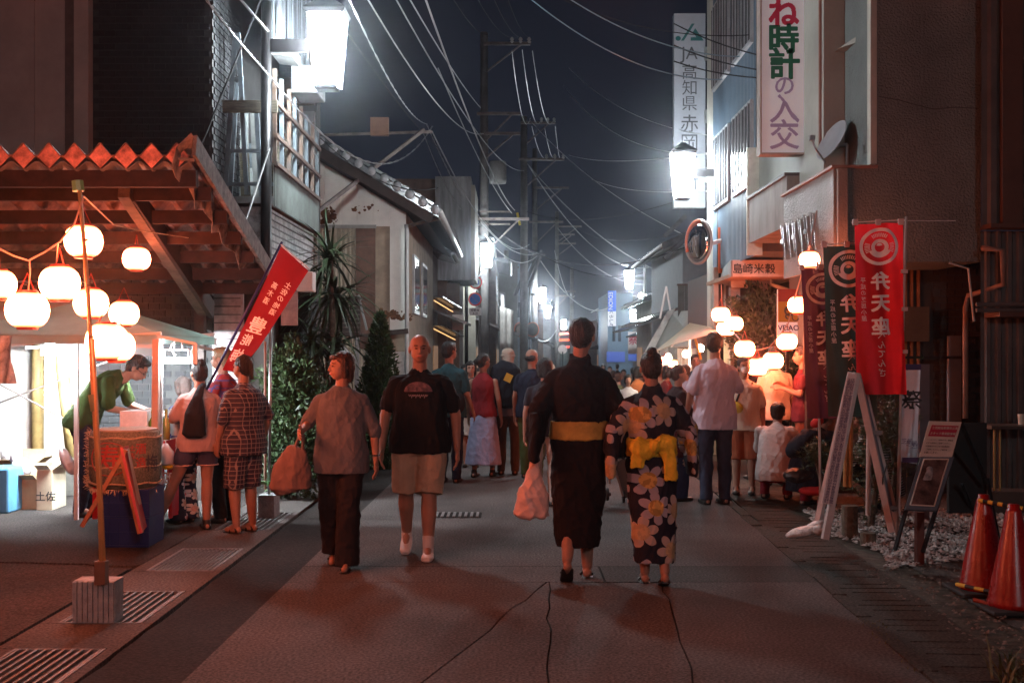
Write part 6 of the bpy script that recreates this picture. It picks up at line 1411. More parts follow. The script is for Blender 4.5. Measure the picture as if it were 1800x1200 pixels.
# right side: cream stall umbrella/tent with bright interior
UT = T('stall_canopy', 'cream market canopy glowing underneath at the right of the road', 'canopy', tuple(P(1200, 640, 19)))
cc = M('cream canopy cloth', (.55, .47, .36), .8, .08, 3, translu=.4)
apx = P(1213, 568, 19.2); e0, e1, e2, e3, e4 = P(1146, 622, 17.8), P(1180, 606, 16.8), P(1262, 584, 16.4), P(1275, 580, 20), P(1160, 612, 21.5)
mb = MB(); mb.add([apx, e0, e1, e2, e3, e4], [(0, 1, 2), (0, 2, 3), (0, 3, 4), (0, 4, 5), (0, 5, 1)]); mb.build('cloth', cc, UT, solid=.01)
MB().tube([apx, P(1212, 720, 19)], .02, 8).build('pole', wp, UT)
for e in (e0, e1, e2, e3, e4): MB().tube([apx + V(0, 0, -.03), e + V(0, 0, -.03)], .012, 6).build('rib', wp, UT)
MB().tube([P(1219, 584, 17.6), P(1232, 632, 17.4)], .02, 6).build('yellow_strap', M('orange yellow strap', (.6, .33, .04), .5), UT)
SL = T('bulb_string', 'bright bare bulbs under the cream canopy', 'light', tuple(P(1195, 640, 19)))
for px, py, Y in ((1175, 628, 18.4), (1205, 622, 18.8), (1232, 612, 18.6)): MB().ell(P(px, py, Y), (.05, .05, .06), 12, 8).build('bulb', M('lit warm bulb', (.9, .8, .7), .4, 0, emit=(1, .80, .58), es=240), SL)
BK = T('back_sheet', 'bright pale sheet hung at the back of the cream canopy stall', 'sheet', tuple(P(1200, 680, 20.5))); mb = MB(); mb.grid(lambda u, v: (X(1190 + 36 * u, 20.5), 20.5 + .04 * math.sin(u * 20), Z(612 + 130 * v, 20.5)), 24, 6); mb.build('cloth', M('lit pale cloth', (.75, .65, .62)), BK, smooth=True)
# ================================================================== PEOPLE
TMP = bpy.data.scenes.new('scratch')
def voxel(mb, size, sm=3, fold=0, fs=9, seed=0, fz=.45):
    me = mb.mesh('shape'); o = bpy.data.objects.new('shape', me); TMP.collection.objects.link(o)
    a = o.modifiers.new('r', 'REMESH'); a.mode = 'VOXEL'; a.voxel_size = size; a.use_smooth_shade = True
    if sm: b = o.modifiers.new('s', 'SMOOTH'); b.iterations = sm; b.factor = .5
    with bpy.context.temp_override(scene=TMP, view_layer=TMP.view_layers[0]): dg = bpy.context.evaluated_depsgraph_get()
    dg.update()
    out = bpy.data.meshes.new_from_object(o.evaluated_get(dg))
    bpy.data.objects.remove(o); bpy.data.meshes.remove(me)
    if fold:
        n = len(out.vertices); co = np.empty(n * 3); out.vertices.foreach_get('co', co); co = co.reshape(-1, 3)
        nr = np.empty(n * 3); out.vertices.foreach_get('normal', nr); nr = nr.reshape(-1, 3); rg = np.random.RandomState(seed)
        d = np.zeros(n)
        for k in range(6):
            f = fs * (1 + k * .75); w = rg.uniform(-1, 1, 3) * f; w[2] *= fz; w2 = rg.uniform(-1, 1, 3) * f * .7; ph = rg.uniform(0, 6)
            q = np.sin(co @ w + 1.8 * np.sin(co @ w2 + ph)); d += (.9 - 1.8 * np.abs(q) ** .7) / (1 + k * .5)
        d = d / 2.2 + .45; co = co + nr * (d * fold)[:, None]; out.vertices.foreach_set('co', co.ravel()); out.update()
    out.shade_smooth(); return out
skin_m = M('skin', (.31, .165, .115), .55, .08, 14, spec=.35); lip_m = M('lips', (.34, .12, .09), .5, 0); eye_m = M('dark eyes', (.03, .02, .02), .2, 0)
hair_m = M('black hair', (.012, .010, .010), .45, .6, 70, bump=.9, bs=110, spec=.45, stretch=(1, 1, .12))
hair_b = M('brown hair', (.045, .014, .008), .45, .6, 70, bump=.9, bs=110, spec=.45, stretch=(1, 1, .12))
hair_g = M('grey hair', (.22, .21, .20), .5, .15, 60, bump=.4, bs=90); hair_y = M('ash blond hair', (.17, .125, .07), .5, .15, 60, bump=.4, bs=90)
BASE = dict(pelvis=(0, 0, .515), waist=(0, .0, .61), chest=(0, -.004, .725), sh=(0, -.004, .80), neck=(0, 0, .838), head=(0, .012, .925),
            hipR=(.05, 0, .50), kneeR=(.055, .012, .285), ankR=(.055, -.01, .045), hipL=(-.05, 0, .50), kneeL=(-.055, .012, .285), ankL=(-.055, -.01, .045),
            shR=(.094, 0, .766), elbR=(.130, -.015, .625), wrR=(.137, .03, .48), shL=(-.094, 0, .766), elbL=(-.130, -.015, .625), wrL=(-.137, .03, .48))
def person(label, x, y, yaw, H, pose={}, top=None, bottom=None, hair=('short', None), fat=1.0, hy=0, hp=0, vox=.012, shoes='shoe', shoe_mat=None, seed=0, group=None, sleeve=.55, z=None, face=True, footyaw=(0, 0), handopen=True):
    J = {k: Vector(v) * H for k, v in BASE.items()}
    for k, v in pose.items(): J[k] = Vector(v) * H
    z0 = gz(y) if z is None else z
    t = T('person', label, 'person', (x, y, z0), group); t.rotation_euler = (0, 0, R(yaw)); ORG[t.name] = (0, 0, 0)
    sd = (J['shR'] - J['shL']).normalized(); hd = (J['hipR'] - J['hipL']).normalized()
    def put(me, nm, mat, par=t):
        me.materials.clear(); me.materials.append(mat); o = bpy.data.objects.new(nm, me); COL.objects.link(o); o.parent = par; ORG[o.name] = (0, 0, 0); return o
    f = fat; up = Vector((0, 0, 1))
    def torso(mb, g, lo=-.05, hi=True, wide=1.0):
        pe, wa, c_, s_, n_ = J['pelvis'], J['waist'], J['chest'], J['sh'], J['neck']
        dn = (pe - wa).normalized()
        rs = [(pe + dn * (-lo) * H, (.088 * f * wide + g) * H, (.064 * f * wide + g) * H, hd), (pe, (.092 * f * wide + g) * H, (.066 * f * wide + g) * H, hd), (wa, (.080 * f * (1 + (wide - 1) * .7) + g) * H, (.056 * f * f + g) * H, hd), (c_, (.088 * f + g) * H, (.062 * f + g) * H, sd), (c_.lerp(s_, .7), (.080 * f ** .5 + g) * H, (.052 * f + g) * H, sd), (s_, (.060 + g * .8) * H, (.040 * f + g * .8) * H, sd), (s_.lerp(n_, .55), (.040 + g * .4) * H, (.034 + g * .4) * H, sd), (n_, (.031 + g * .2) * H, (.030 + g * .2) * H, sd)]
        mb.loft(rs, 20)
    # --- head frame
    hc = J['head']; hm = Euler((R(-hp), 0, R(hy))).to_matrix()
    def HP(v): return hc + hm @ (Vector(v) * H)
    b = MB(); torso(b, -.012)
    b.cap(J['neck'] - Vector((0, 0, .02 * H)), HP((0, -.012, -.03)), .030 * H * f ** .5, .028 * H * f ** .5)
    hr = lambda a: tuple(q * H for q in a)
    b.ell(HP((0, -.006, .014)), hr((.0435, .054, .049)), 18, 12, rot=hm); b.ell(HP((0, .016, -.022)), hr((.0345 * f ** .4, .036, .040)), 16, 10, rot=hm); b.ell(HP((0, .024, -.047)), hr((.017, .018, .014)), 12, 8, rot=hm)
    if face:
        b.cap(HP((0, .049, .008)), HP((0, .058, -.016)), .0042 * H, .0078 * H, 10); b.ell(HP((0, .050, -.034)), hr((.014, .006, .006)), 10, 6, rot=hm)
        b.ell(HP((0, .042, .014)), hr((.030, .009, .005)), 12, 6, rot=hm)
    for s in (1, -1): b.ell(HP((s * .0445, -.004, -.006)), hr((.006, .012, .018)), 10, 8, rot=hm)
    for S, s in (('R', 1), ('L', -1)):
        sh, el, wr = J['sh' + S], J['elb' + S], J['wr' + S]
        b.cap(sh, el, .027 * H * f, .021 * H * f ** .7); b.cap(el, wr, .0215 * H * f ** .7, .0145 * H)
        hp_, kn, an = J['hip' + S], J['knee' + S], J['ank' + S]
        b.cap(hp_, kn, .046 * H * f, .030 * H * f ** .6); b.cap(kn, kn.lerp(an, .3), .029 * H * f ** .6, .032 * H * f ** .6); b.cap(kn.lerp(an, .3), an, .032 * H * f ** .6, .0205 * H)
        # foot
        fy = R(footyaw[0 if s > 0 else 1]); fd = Vector((-math.sin(fy), math.cos(fy), 0)); dz = an.z - .045 * H
        pit_ = J.get('pitch' + S, None)
        toe = an + fd * .088 * H + Vector((0, 0, -.030 * H)); 
        if ('toe' + S) in pose: toe = J['toe' + S]
        J['toe' + S] = toe
        b.cap(an + fd * -.018 * H + Vector((0, 0, -.026 * H)), toe, .017 * H, .014 * H); b.cap(an, an.lerp(toe, .6), .019 * H, .013 * H)
        # hand
        d = (wr - el).normalized(); side = d.cross(up)
        if side.length < .2: side = Vector((0, 1, 0))
        side.normalize(); wd = Vector((0, 1, 0)) - d * d.dot(Vector((0, 1, 0)))
        if wd.length < .3: wd = up - d * d.dot(up)
        wd.normalize(); nrm = d.cross(wd).normalized()
        if nrm.x * s > 0: nrm = -nrm                       # palm faces the body
        for k in (-1, 0, 1): b.cap(wr + d * .006 * H + wd * k * .009 * H, wr + d * .048 * H + wd * k * .013 * H, .0105 * H, .010 * H, 8)
        fr_ = .0055 * H
        for k, ln in enumerate((.036, .043, .040, .031)):
            o_ = wr + d * .052 * H + wd * (1.5 - k) * .0118 * H; m1 = o_ + d * ln * .55 * H + nrm * .006 * H + wd * (1.5 - k) * .002 * H; m2 = m1 + (d * .75 + nrm * .6).normalized() * ln * .5 * H
            b.cap(o_, m1, fr_ * 1.1, fr_, 7); b.cap(m1, m2, fr_, fr_ * .85, 7)
        th = wr + d * .014 * H + wd * .012 * H; b.cap(th, th + (d * .6 + wd * .8).normalized() * .026 * H, fr_ * 1.3, fr_ * 1.1, 7); b.cap(th + (d * .6 + wd * .8).normalized() * .026 * H, th + (d * .6 + wd * .8).normalized() * .026 * H + (d + wd * .15 + nrm * .2).normalized() * .024 * H, fr_ * 1.1, fr_ * .9, 7)
    bm = voxel(b, vox * .8, 2)
    body = put(bm, 'body', skin_m)
    if face and vox < .02:
        bm.materials.append(lip_m); n = len(bm.polygons); ce = np.empty(n * 3); bm.polygons.foreach_get('center', ce); ce = ce.reshape(-1, 3)
        him = np.array(hm.inverted()); L_ = (ce - np.array(hc)) @ him.T / H; mi = np.zeros(n, int)
        mi[(np.abs(L_[:, 0]) < .0125) & (np.abs(L_[:, 2] + .034) < .0042) & (L_[:, 1] > .03)] = 1
        bm.polygons.foreach_set('material_index', mi)
        eb = MB()
        for s in (1, -1):
            eb.ell(HP((s * .0165, .0475, .001)), hr((.0066, .0035, .0030)), 8, 6, rot=hm)
            eb.ell(HP((s * .0175, .0485, .0135)), hr((.0105, .004, .0022)), 8, 6, rot=hm)
        eb.build('eyes_and_brows', eye_m, body)
    # --- hair
    hk, hmat = hair; hmat = hmat or hair_m; hb = MB()
    if hk != 'bald':
        hb.ell(HP((0, -.013, .0225)), hr((.0490, .0545, .0500)), 20, 14, rot=hm); hb.ell(HP((0, -.030, -.002)), hr((.0435, .036, .050)), 16, 12, rot=hm)
    if hk == 'short':
        hb.ell(HP((0, .022, .052)), hr((.036, .026, .016)), 14, 8, rot=hm)
        for s in (1, -1): hb.cap(HP((s * .042, .004, .03)), HP((s * .043, .008, .002)), .009 * H, .005 * H, 8)
    if hk in ('bob', 'long'):
        lo = -.055 if hk == 'bob' else -.11
        for s in (1, -1):
            hb.cap(HP((s * .034, .004, .03)), HP((s * .043, .0, lo + .012)), .020 * H, .013 * H, 10); hb.cap(HP((s * .025, -.03, .02)), HP((s * .03, -.034, lo)), .027 * H, .018 * H, 10)
        hb.cap(HP((0, -.035, .02)), HP((0, -.042, lo)), .03 * H, .022 * H, 12); hb.ell(HP((.006, .034, .040)), hr((.036, .017, .016)), 12, 8, rot=hm)
    if hk == 'bun': hb.ell(HP((0, -.045, .066)), hr((.024, .024, .022)), 14, 10, rot=hm)
    if hk == 'lowbun': hb.ell(HP((0, -.074, .0)), hr((.032, .024, .030)), 14, 10, rot=hm)
    if hk == 'tail': hb.cap(HP((0, -.06, .02)), HP((0, -.072, -.06)), .016 * H, .010 * H)
    if hk == 'fringe': # cropped horseshoe hair
        hb = MB(); hb.ell(HP((0, -.026, -.002)), hr((.0475, .037, .034)), 18, 12, rot=hm)
    if hb.v: put(voxel(hb, vox * .8, 2, .0035 * H, 60, seed, 1), 'hair', hmat, t)
    if hk == 'hat':
        kb = MB(); kb.ell(HP((0, -.008, .030)), hr((.052, .060, .046)), 20, 12, rot=hm); kb.ell(HP((0, .004, .012)), hr((.066, .082, .007)), 22, 6, rot=hm); kb.cap(HP((0, -.03, .01)), HP((0, -.05, -.04)), .042 * H, .045 * H)
        put(voxel(kb, vox * .8, 1), 'hat', M('beige cloth', (.30, .25, .20), .8, .15), t)
    # --- clothes
    if bottom:
        kind, mat = bottom[0], bottom[1]; c = MB()
        if kind in ('trousers', 'shorts', 'wide'):
            c.loft([(J['waist'].lerp(J['pelvis'], .35), (.084 * f + .002) * H, (.058 * f + .002) * H, hd), (J['pelvis'], (.092 * f + .004) * H, (.064 * f + .004) * H, hd), (J['hipR'].lerp(J['hipL'], .5) + Vector((0, 0, -.045 * H)), (.088 * f + .004) * H, (.062 * f + .004) * H, hd)], 20)
            for S in 'RL':
                hp_, kn, an = J['hip' + S], J['knee' + S], J['ank' + S]
                if kind == 'shorts':
                    e = bottom[2] if len(bottom) > 2 else .9; end = hp_.lerp(kn, e) if e <= 1 else kn.lerp(an, e - 1)
                    dd = (end - hp_).normalized(); c.loft([(hp_, .056 * f * H, .058 * f * H, hd), (hp_.lerp(end, .6), .052 * f * H, .053 * f * H, hd), (end, .050 * f * H, .051 * f * H, hd), (end + dd * .006 * H, .049 * f * H, .05 * f * H, hd)], 16)
                elif kind == 'trousers':
                    en = an + Vector((0, 0, .0)); c.loft([(hp_, .054 * f * H, .056 * f * H, hd), (kn, .038 * f * H, .041 * f * H, hd), (kn.lerp(en, .5), .036 * f * H, .038 * f * H, hd), (en, .032 * H, .036 * H, hd), (en + Vector((0, 0, -.018 * H)), .033 * H, .038 * H, hd)], 16)
                else:
                    en = an + Vector((0, 0, -.01 * H)); c.loft([(hp_, .058 * f * H, .060 * f * H, hd), (kn, .052 * f * H, .055 * f * H, hd), (en, .056 * H, .062 * H, hd), (en + Vector((0, 0, -.012 * H)), .056 * H, .062 * H, hd)], 16)
        if kind == 'skirt':
            e = bottom[2]; hem = Vector(((J['ankR'].x + J['ankL'].x) / 2, (J['ankR'].y + J['ankL'].y) / 2 + .0, e * H)); pe = J['pelvis']
            w0 = bottom[3] if len(bottom) > 3 else .12
            c.loft([(J['waist'].lerp(pe, .1), .080 * f * H, .058 * f * H, hd), (pe, .098 * f * H, .072 * f * H, hd), (pe.lerp(hem, .5), (.098 + w0) / 2 * H, (.075 + w0 * .8) / 2 * H, hd), (hem, w0 * H, w0 * .8 * H, hd), (hem + Vector((0, 0, -.006 * H)), w0 * H, w0 * .8 * H, hd)], 24)
        put(voxel(c, vox, 2, .0060 * H if kind != 'skirt' else .005 * H, 13 / H * 1.7, seed + 1), {'skirt': 'skirt', 'shorts': 'shorts'}.get(kind, 'trousers'), mat)
    if top:
        kind, mat = top[0], top[1]; c = MB()
        if kind in ('tee', 'loose'):
            g = .014 if kind == 'tee' else .020; torso(c, g, -.05 - (.03 if kind == 'loose' else 0), wide=1.12); 
            for S in 'RL':
                sh, el, wr = J['sh' + S], J['elb' + S], J['wr' + S]; e = sleeve
                end = sh.lerp(el, e) if e <= 1 else el.lerp(wr, e - 1); rr = (.0305 + g * .35) * H * f ** .6
                inn = sh.lerp(J['sh'], .35); c.cap(inn, sh, rr * .9, rr * .95, 14)
                if e > 1: c.cap(sh, el, rr * .95, rr * .85, 14); c.cap(el, end, rr * .85, rr * .8, 14)
                else: c.cap(sh, end, rr * .95, rr * 1.0, 14)
        if kind == 'tank': torso(c, .008, -.03, wide=1.1)
        if kind == 'yukata':
            torso(c, .014, -.03); pe = J['pelvis']; hem = Vector(((J['ankR'].x + J['ankL'].x) / 2, (J['ankR'].y + J['ankL'].y) / 2, top[2] * H)); w0 = top[3]
            c.loft([(J['waist'], .088 * f * H, .066 * f * H, hd), (pe, .100 * f * H, .074 * f * H, hd), (pe.lerp(hem, .45), (.096 * f) * H, .074 * f * H, hd), (hem, w0 * H, w0 * .85 * H, hd), (hem + Vector((0, 0, -.006 * H)), w0 * H, w0 * .85 * H, hd)], 24)
            for S, s in (('R', 1), ('L', -1)):
                sh, el, wr = J['sh' + S], J['elb' + S], J['wr' + S]
                dn = Vector((0, 0, -1)); hang = top[4] if len(top) > 4 else .10
                c.cap(sh.lerp(J['sh'], .5), sh, .034 * H, .036 * H, 14)
                for a_, b_, ra, rb in ((sh, el, .036, .046), (el, el.lerp(wr, .8), .044, .042)): c.cap(a_, b_, ra * H, rb * H, 14)
                m_ = el.lerp(wr, .55); bk = Vector((s * .004 * H, -.045 * H, 0))
                c.loft([(m_ + bk * .6 + Vector((0, 0, .05 * H)), .030 * H, .070 * H, Vector((1, 0, 0))), (m_ + bk + Vector((s * .004 * H, 0, -hang * .5 * H)), .026 * H, .088 * H, Vector((1, 0, 0))), (m_ + bk + Vector((s * .008 * H, 0, -hang * H)), .020 * H, .088 * H, Vector((1, 0, 0))), (m_ + bk + Vector((s * .008 * H, 0, -(hang + .008) * H)), .012 * H, .080 * H, Vector((1, 0, 0)))], 18)
            c.loft([(J['neck'] + Vector((0, -.014 * H, -.022 * H)), .048 * H, .044 * H, sd), (J['neck'] + Vector((0, -.020 * H, .010 * H)), .040 * H, .034 * H, sd), (J['neck'] + Vector((0, -.022 * H, .014 * H)), .038 * H, .032 * H, sd)], 18)
        me_ = voxel(c, vox, 2, .0062 * H if kind != 'yukata' else .0075 * H, 13 / H * 1.7, seed + 2)
        put(me_, {'yukata': 'yukata', 'tank': 'top'}.get(kind, 'shirt'), mat)
    # --- shoes
    smat = shoe_mat or M('black shoes', (.015, .014, .014), .5, .1)
    for S in 'RL':
        an, toe = J['ank' + S], J['toe' + S]; fd = (toe - an); fd.z = 0; fd = fd.normalized() if fd.length > .001 else Vector((0, 1, 0)); full = (toe - (an + Vector((0, 0, -.030 * H)))).normalized()
        hl = an - full * .024 * H + Vector((0, 0, -.030 * H)); c = MB(); sdv = full.cross(up).normalized()
        if shoes == 'shoe':
            c.loft([(hl - full * .006 * H, .015 * H, .012 * H, sdv), (hl, .023 * H, .020 * H, sdv), (hl.lerp(toe, .5), .027 * H, .019 * H, sdv), (toe, .026 * H, .015 * H, sdv), (toe + full * .018 * H, .016 * H, .010 * H, sdv)], 16)
            c.cap(an + Vector((0, 0, .0)), hl.lerp(toe, .3), .025 * H, .024 * H, 12)
            put(voxel(c, vox * .8, 1), 'shoe', smat)
        else:
            d2 = Vector((0, 0, -.017 * H)); c.loft([(hl + d2, .016 * H, .006 * H, sdv), (hl + d2 + full * .01 * H, .023 * H, .0065 * H, sdv), (hl.lerp(toe, .5) + d2, .024 * H, .0065 * H, sdv), (toe + d2 * .85, .026 * H, .0065 * H, sdv), (toe + full * .02 * H + d2 * .85, .014 * H, .006 * H, sdv)], 14)
            s_ = c.build('sandal', smat, None, smooth=False); s_.parent = t; ORG[s_.name] = (0, 0, 0)
            k = MB(); m1 = hl.lerp(toe, .72) + Vector((0, 0, .012 * H)); 
            for q in (1, -1): k.tube([hl.lerp(toe, .5) + sdv * q * .023 * H + d2 * .6, m1, toe + full * .004 * H + d2 * .3], .005 * H, 6)
            if shoes == 'strap': k.tube([hl + sdv * .022 * H, an + full * .022 * H + Vector((0, 0, -.004 * H)), hl - sdv * .022 * H], .006 * H, 6)
            q_ = k.build('strap', smat, s_)
    t['_H'] = H; del t['_H']
    return t, J, put
def W(t, v):            # person-local point to world
    return Matrix.Translation(t.location) @ Euler(t.rotation_euler).to_matrix().to_4x4() @ Vector(v)

def nodemat(name, fn, rough=.8):
    m = bpy.data.materials.new(name); m.use_nodes = True; n = m.node_tree; b = n.nodes['Principled BSDF']; b.inputs['Roughness'].default_value = rough; b.inputs['Specular IOR Level'].default_value = .2
    t = n.nodes.new('ShaderNodeTexCoord'); fn(n, b, t.outputs['Object']); return m
def mth(n, op, a, b=None, c=None):
    q = n.nodes.new('ShaderNodeMath'); q.operation = op
    for i, v in enumerate((a, b, c)):
        if v is None: continue
        if isinstance(v, (int, float)): q.inputs[i].default_value = v
        else: n.links.new(v, q.inputs[i])
    return q.outputs[0]
def mixc(n, f, a, b):
    q = n.nodes.new('ShaderNodeMix'); q.data_type = 'RGBA'
    if isinstance(f, (int, float)): q.inputs[0].default_value = f
    else: n.links.new(f, q.inputs[0])
    for i, v in ((6, a), (7, b)):
        if isinstance(v, tuple): q.inputs[i].default_value = v + (1,)
        else: n.links.new(v, q.inputs[i])
    return q.outputs[2]
def floral(name, base, petal, core, scale=5.2, R0=.40, stem=(.20, .17, .05)):
    def fn(n, b, co):
        L = n.links.new; s = n.nodes.new('ShaderNodeSeparateXYZ'); L(co, s.inputs[0]); cb = n.nodes.new('ShaderNodeCombineXYZ')
        L(mth(n, 'ADD', s.outputs[0], mth(n, 'MULTIPLY', s.outputs[1], .6)), cb.inputs[0]); L(s.outputs[2], cb.inputs[1])
        v = n.nodes.new('ShaderNodeTexVoronoi'); v.voronoi_dimensions = '2D'; v.inputs['Scale'].default_value = scale; v.inputs['Randomness'].default_value = .75; L(cb.outputs[0], v.inputs['Vector'])
        sub = n.nodes.new('ShaderNodeVectorMath'); sub.operation = 'SUBTRACT'; sc = n.nodes.new('ShaderNodeVectorMath'); sc.operation = 'SCALE'; sc.inputs['Scale'].default_value = 1.0
        L(cb.outputs[0], sc.inputs[0]); L(sc.outputs[0], sub.inputs[0]); L(v.outputs['Position'], sub.inputs[1]); s2 = n.nodes.new('ShaderNodeSeparateXYZ'); L(sub.outputs[0], s2.inputs[0])
        sep = n.nodes.new('ShaderNodeSeparateColor'); L(v.outputs['Color'], sep.inputs[0])
        ang = mth(n, 'ADD', mth(n, 'ARCTAN2', s2.outputs[1], s2.outputs[0]), mth(n, 'MULTIPLY', sep.outputs[0], 6.28))
        d = v.outputs['Distance']
        pr = mth(n, 'MULTIPLY', mth(n, 'ADD', mth(n, 'MULTIPLY', mth(n, 'POWER', mth(n, 'ABSOLUTE', mth(n, 'COSINE', mth(n, 'MULTIPLY', ang, 3.0))), .7), .62), .38), R0)
        ins = mth(n, 'LESS_THAN', d, pr); core_ = mth(n, 'LESS_THAN', d, R0 * .48); rib = mth(n, 'LESS_THAN', mth(n, 'ABSOLUTE', mth(n, 'SUBTRACT', d, mth(n, 'MULTIPLY', pr, .55))), .025)
        ns = n.nodes.new('ShaderNodeTexNoise'); ns.inputs['Scale'].default_value = 22; L(co, ns.inputs[0])
        c1 = mixc(n, mth(n, 'GREATER_THAN', ns.outputs[0], .52), core, tuple(min(1, q * 1.7) for q in core)); c2 = mixc(n, core_, petal, c1)
        c2 = mixc(n, mth(n, 'MULTIPLY', mth(n, 'GREATER_THAN', sep.outputs[2], .5), .6), c2, mixc(n, .5, petal, (.45, .30, .10)))
        on = mth(n, 'MULTIPLY', ins, mth(n, 'GREATER_THAN', sep.outputs[1], .14)); L(mixc(n, on, base, c2), b.inputs['Base Color'])
    return nodemat(name, fn)
def plaid(name, base, l1, l2, sc=26):
    def fn(n, b, co):
        L = n.links.new; s = n.nodes.new('ShaderNodeSeparateXYZ'); L(co, s.inputs[0]); u = mth(n, 'ADD', s.outputs[0], mth(n, 'MULTIPLY', s.outputs[1], .8))
        a = mth(n, 'LESS_THAN', mth(n, 'FRACT', mth(n, 'MULTIPLY', u, sc)), .16); c = mth(n, 'LESS_THAN', mth(n, 'FRACT', mth(n, 'MULTIPLY', s.outputs[2], sc)), .16)
        e = mth(n, 'LESS_THAN', mth(n, 'FRACT', mth(n, 'MULTIPLY', u, sc / 3)), .4)
        c0 = mixc(n, mth(n, 'MULTIPLY', e, .5), base, l2); c1 = mixc(n, mth(n, 'MULTIPLY', a, .8), c0, l1); L(mixc(n, mth(n, 'MULTIPLY', c, .8), c1, l1), b.inputs['Base Color'])
    return nodemat(name, fn)
def stripes(name, a_, b_, sc=30, ax=2):
    def fn(n, b, co):
        s = n.nodes.new('ShaderNodeSeparateXYZ'); n.links.new(co, s.inputs[0]); n.links.new(mixc(n, mth(n, 'LESS_THAN', mth(n, 'FRACT', mth(n, 'MULTIPLY', s.outputs[ax], sc)), .45), a_, b_), b.inputs['Base Color'])
    return nodemat(name, fn)
def fab(name, col, v=.12): return M(name, col, .88, v, 7, bump=.75, bs=17, spec=.15, stretch=(1, 1, .6))

NEAR, MID, FAR = .0072, .0115, .020
# -- walking woman with tote
pos = lambda px, Y: X(px, Y)
t, J, put = person('woman in loose grey top and wide black trousers walking forward and looking aside', pos(600, 8.2), 8.2, 180, 1.56, dict(
    elbR=(.160, -.03, .66), wrR=(.165, .10, .635), elbL=(-.150, -.01, .635), wrL=(-.163, .03, .50), kneeR=(.05, .0, .285), ankR=(.052, -.10, .075), toeR=(.05, -.03, .015), kneeL=(-.04, .06, .29), ankL=(-.035, .06, .045)),
    ('loose', fab('grey marl knit', (.125, .12, .13), .2)), ('wide', fab('black wide trousers', (.022, .018, .02))), ('bob', hair_b), 1.06, hy=-58, hp=-2, vox=NEAR, shoes='sandal', seed=3, sleeve=1.12)
hnd = W(t, J['wrR'] + Vector((0, .04, -.03)))
tote = T('tote_bag', 'large brownish tote bag hanging from the walking woman\'s bent arm', 'bag', tuple(hnd))
mb = MB(); mb.loft([((hnd[0] - .06, hnd[1], hnd[2] - .40), .10, .05), ((hnd[0] - .07, hnd[1], hnd[2] - .37), .15, .075), ((hnd[0] - .06, hnd[1], hnd[2] - .25), .14, .07), ((hnd[0] - .035, hnd[1], hnd[2] - .12), .085, .045), ((hnd[0] - .02, hnd[1], hnd[2] - .08), .06, .03)], 18)
me_ = voxel(mb, .008, 2, .010, 18, 4, .4); 
me_.transform(Matrix.Translation(-hnd)); o = bpy.data.objects.new('bag_body', me_); me_.materials.append(fab('brown tote cloth', (.20, .125, .11), .25)); COL.objects.link(o); o.parent = tote
for s in (-.02, .02): MB().tube([hnd + V(-.05, s, -.11), hnd + V(-.01, s, -.01), hnd + V(.02, s, .005), hnd + V(.015, s, -.10)], .008, 6).build('strap', fab('brown tote cloth', (.26, .13, .09)), tote)
wq = W(t, J['wrL']); 
br = MB().tube([(wq[0] + .028 * math.cos(a), wq[1] + .028 * math.sin(a), wq[2] + .03) for a in np.linspace(0, 6.28, 14)], .005, 6).build('bracelet', M('shiny bracelet', (.7, .7, .7), .15, 0, metal=1), org=tuple(wq)); tag(br, 'shiny bracelet on the walking woman\'s lowered wrist', 'bracelet')
# -- black T-shirt man
t, J, put = person('stout man in black printed T-shirt and beige shorts walking forward', pos(738, 8.62), 8.62, 180, 1.70, dict(
    shR=(.106, 0, .768), shL=(-.106, 0, .768), elbR=(.155, -.01, .63), wrR=(.163, .05, .485), elbL=(-.158, -.03, .63), wrL=(-.166, .0, .48), kneeR=(.062, .0, .29), ankR=(.068, -.11, .09), toeR=(.068, -.04, .018), kneeL=(-.045, .05, .29), ankL=(-.042, .06, .045), hipR=(.055, 0, .50), hipL=(-.055, 0, .50)),
    ('tee', fab('black T-shirt', (.012, .011, .012))), ('shorts', fab('beige shorts', (.34, .27, .20)), 1.0), ('fringe', hair_g), 1.24, hy=6, vox=NEAR, seed=5, sleeve=.68, shoe_mat=M('white trainers', (.6, .56, .54), .6, .1))
for S in 'RL': sock = MB(); a = J['ank' + S]; sock.cap(a + V(0, 0, -.01), a + V(0, .0, .085), .042, .046, 12); put(voxel(sock, .01, 1), 'sock', fab('white socks', (.55, .5, .48)))
pm = M('faded purple print', (.10, .09, .16), .8, .5, 30, col2=(.20, .13, .15)); mb = MB(); c = J['chest'] + Vector((0, 0, .02)); ry = (.062 * 1.24 + .012) * 1.70 * 1.02 + .006
def onch(u, w): xx = u; return (c[0] + xx, c[1] + math.sqrt(max(.0001, 1 - (xx / .215) ** 2)) * ry + .012, c[2] + w)
for i in range(16):
    for j in range(5):
        a0, a1 = math.pi * i / 16, math.pi * (i + 1) / 16; r0, r1 = j / 5, (j + 1) / 5
        mb.add([onch(.105 * math.cos(a) * r, .075 * math.sin(a) * r) for a, r in ((a0, r0), (a1, r0), (a1, r1), (a0, r1))], [(0, 1, 2, 3)])
s_ = mb.build('shirt_print', pm, t)
mb2 = MB()
for k in range(9): mb2.tube([onch(.07 - .016 * k, -.02), onch(.064 - .016 * k, -.035 - .012 * (k % 2)), onch(.056 - .016 * k, -.024)], .003, 4)
mb2.build('lettering', M('faded print lettering', (.30, .24, .26), .7, 0), t)
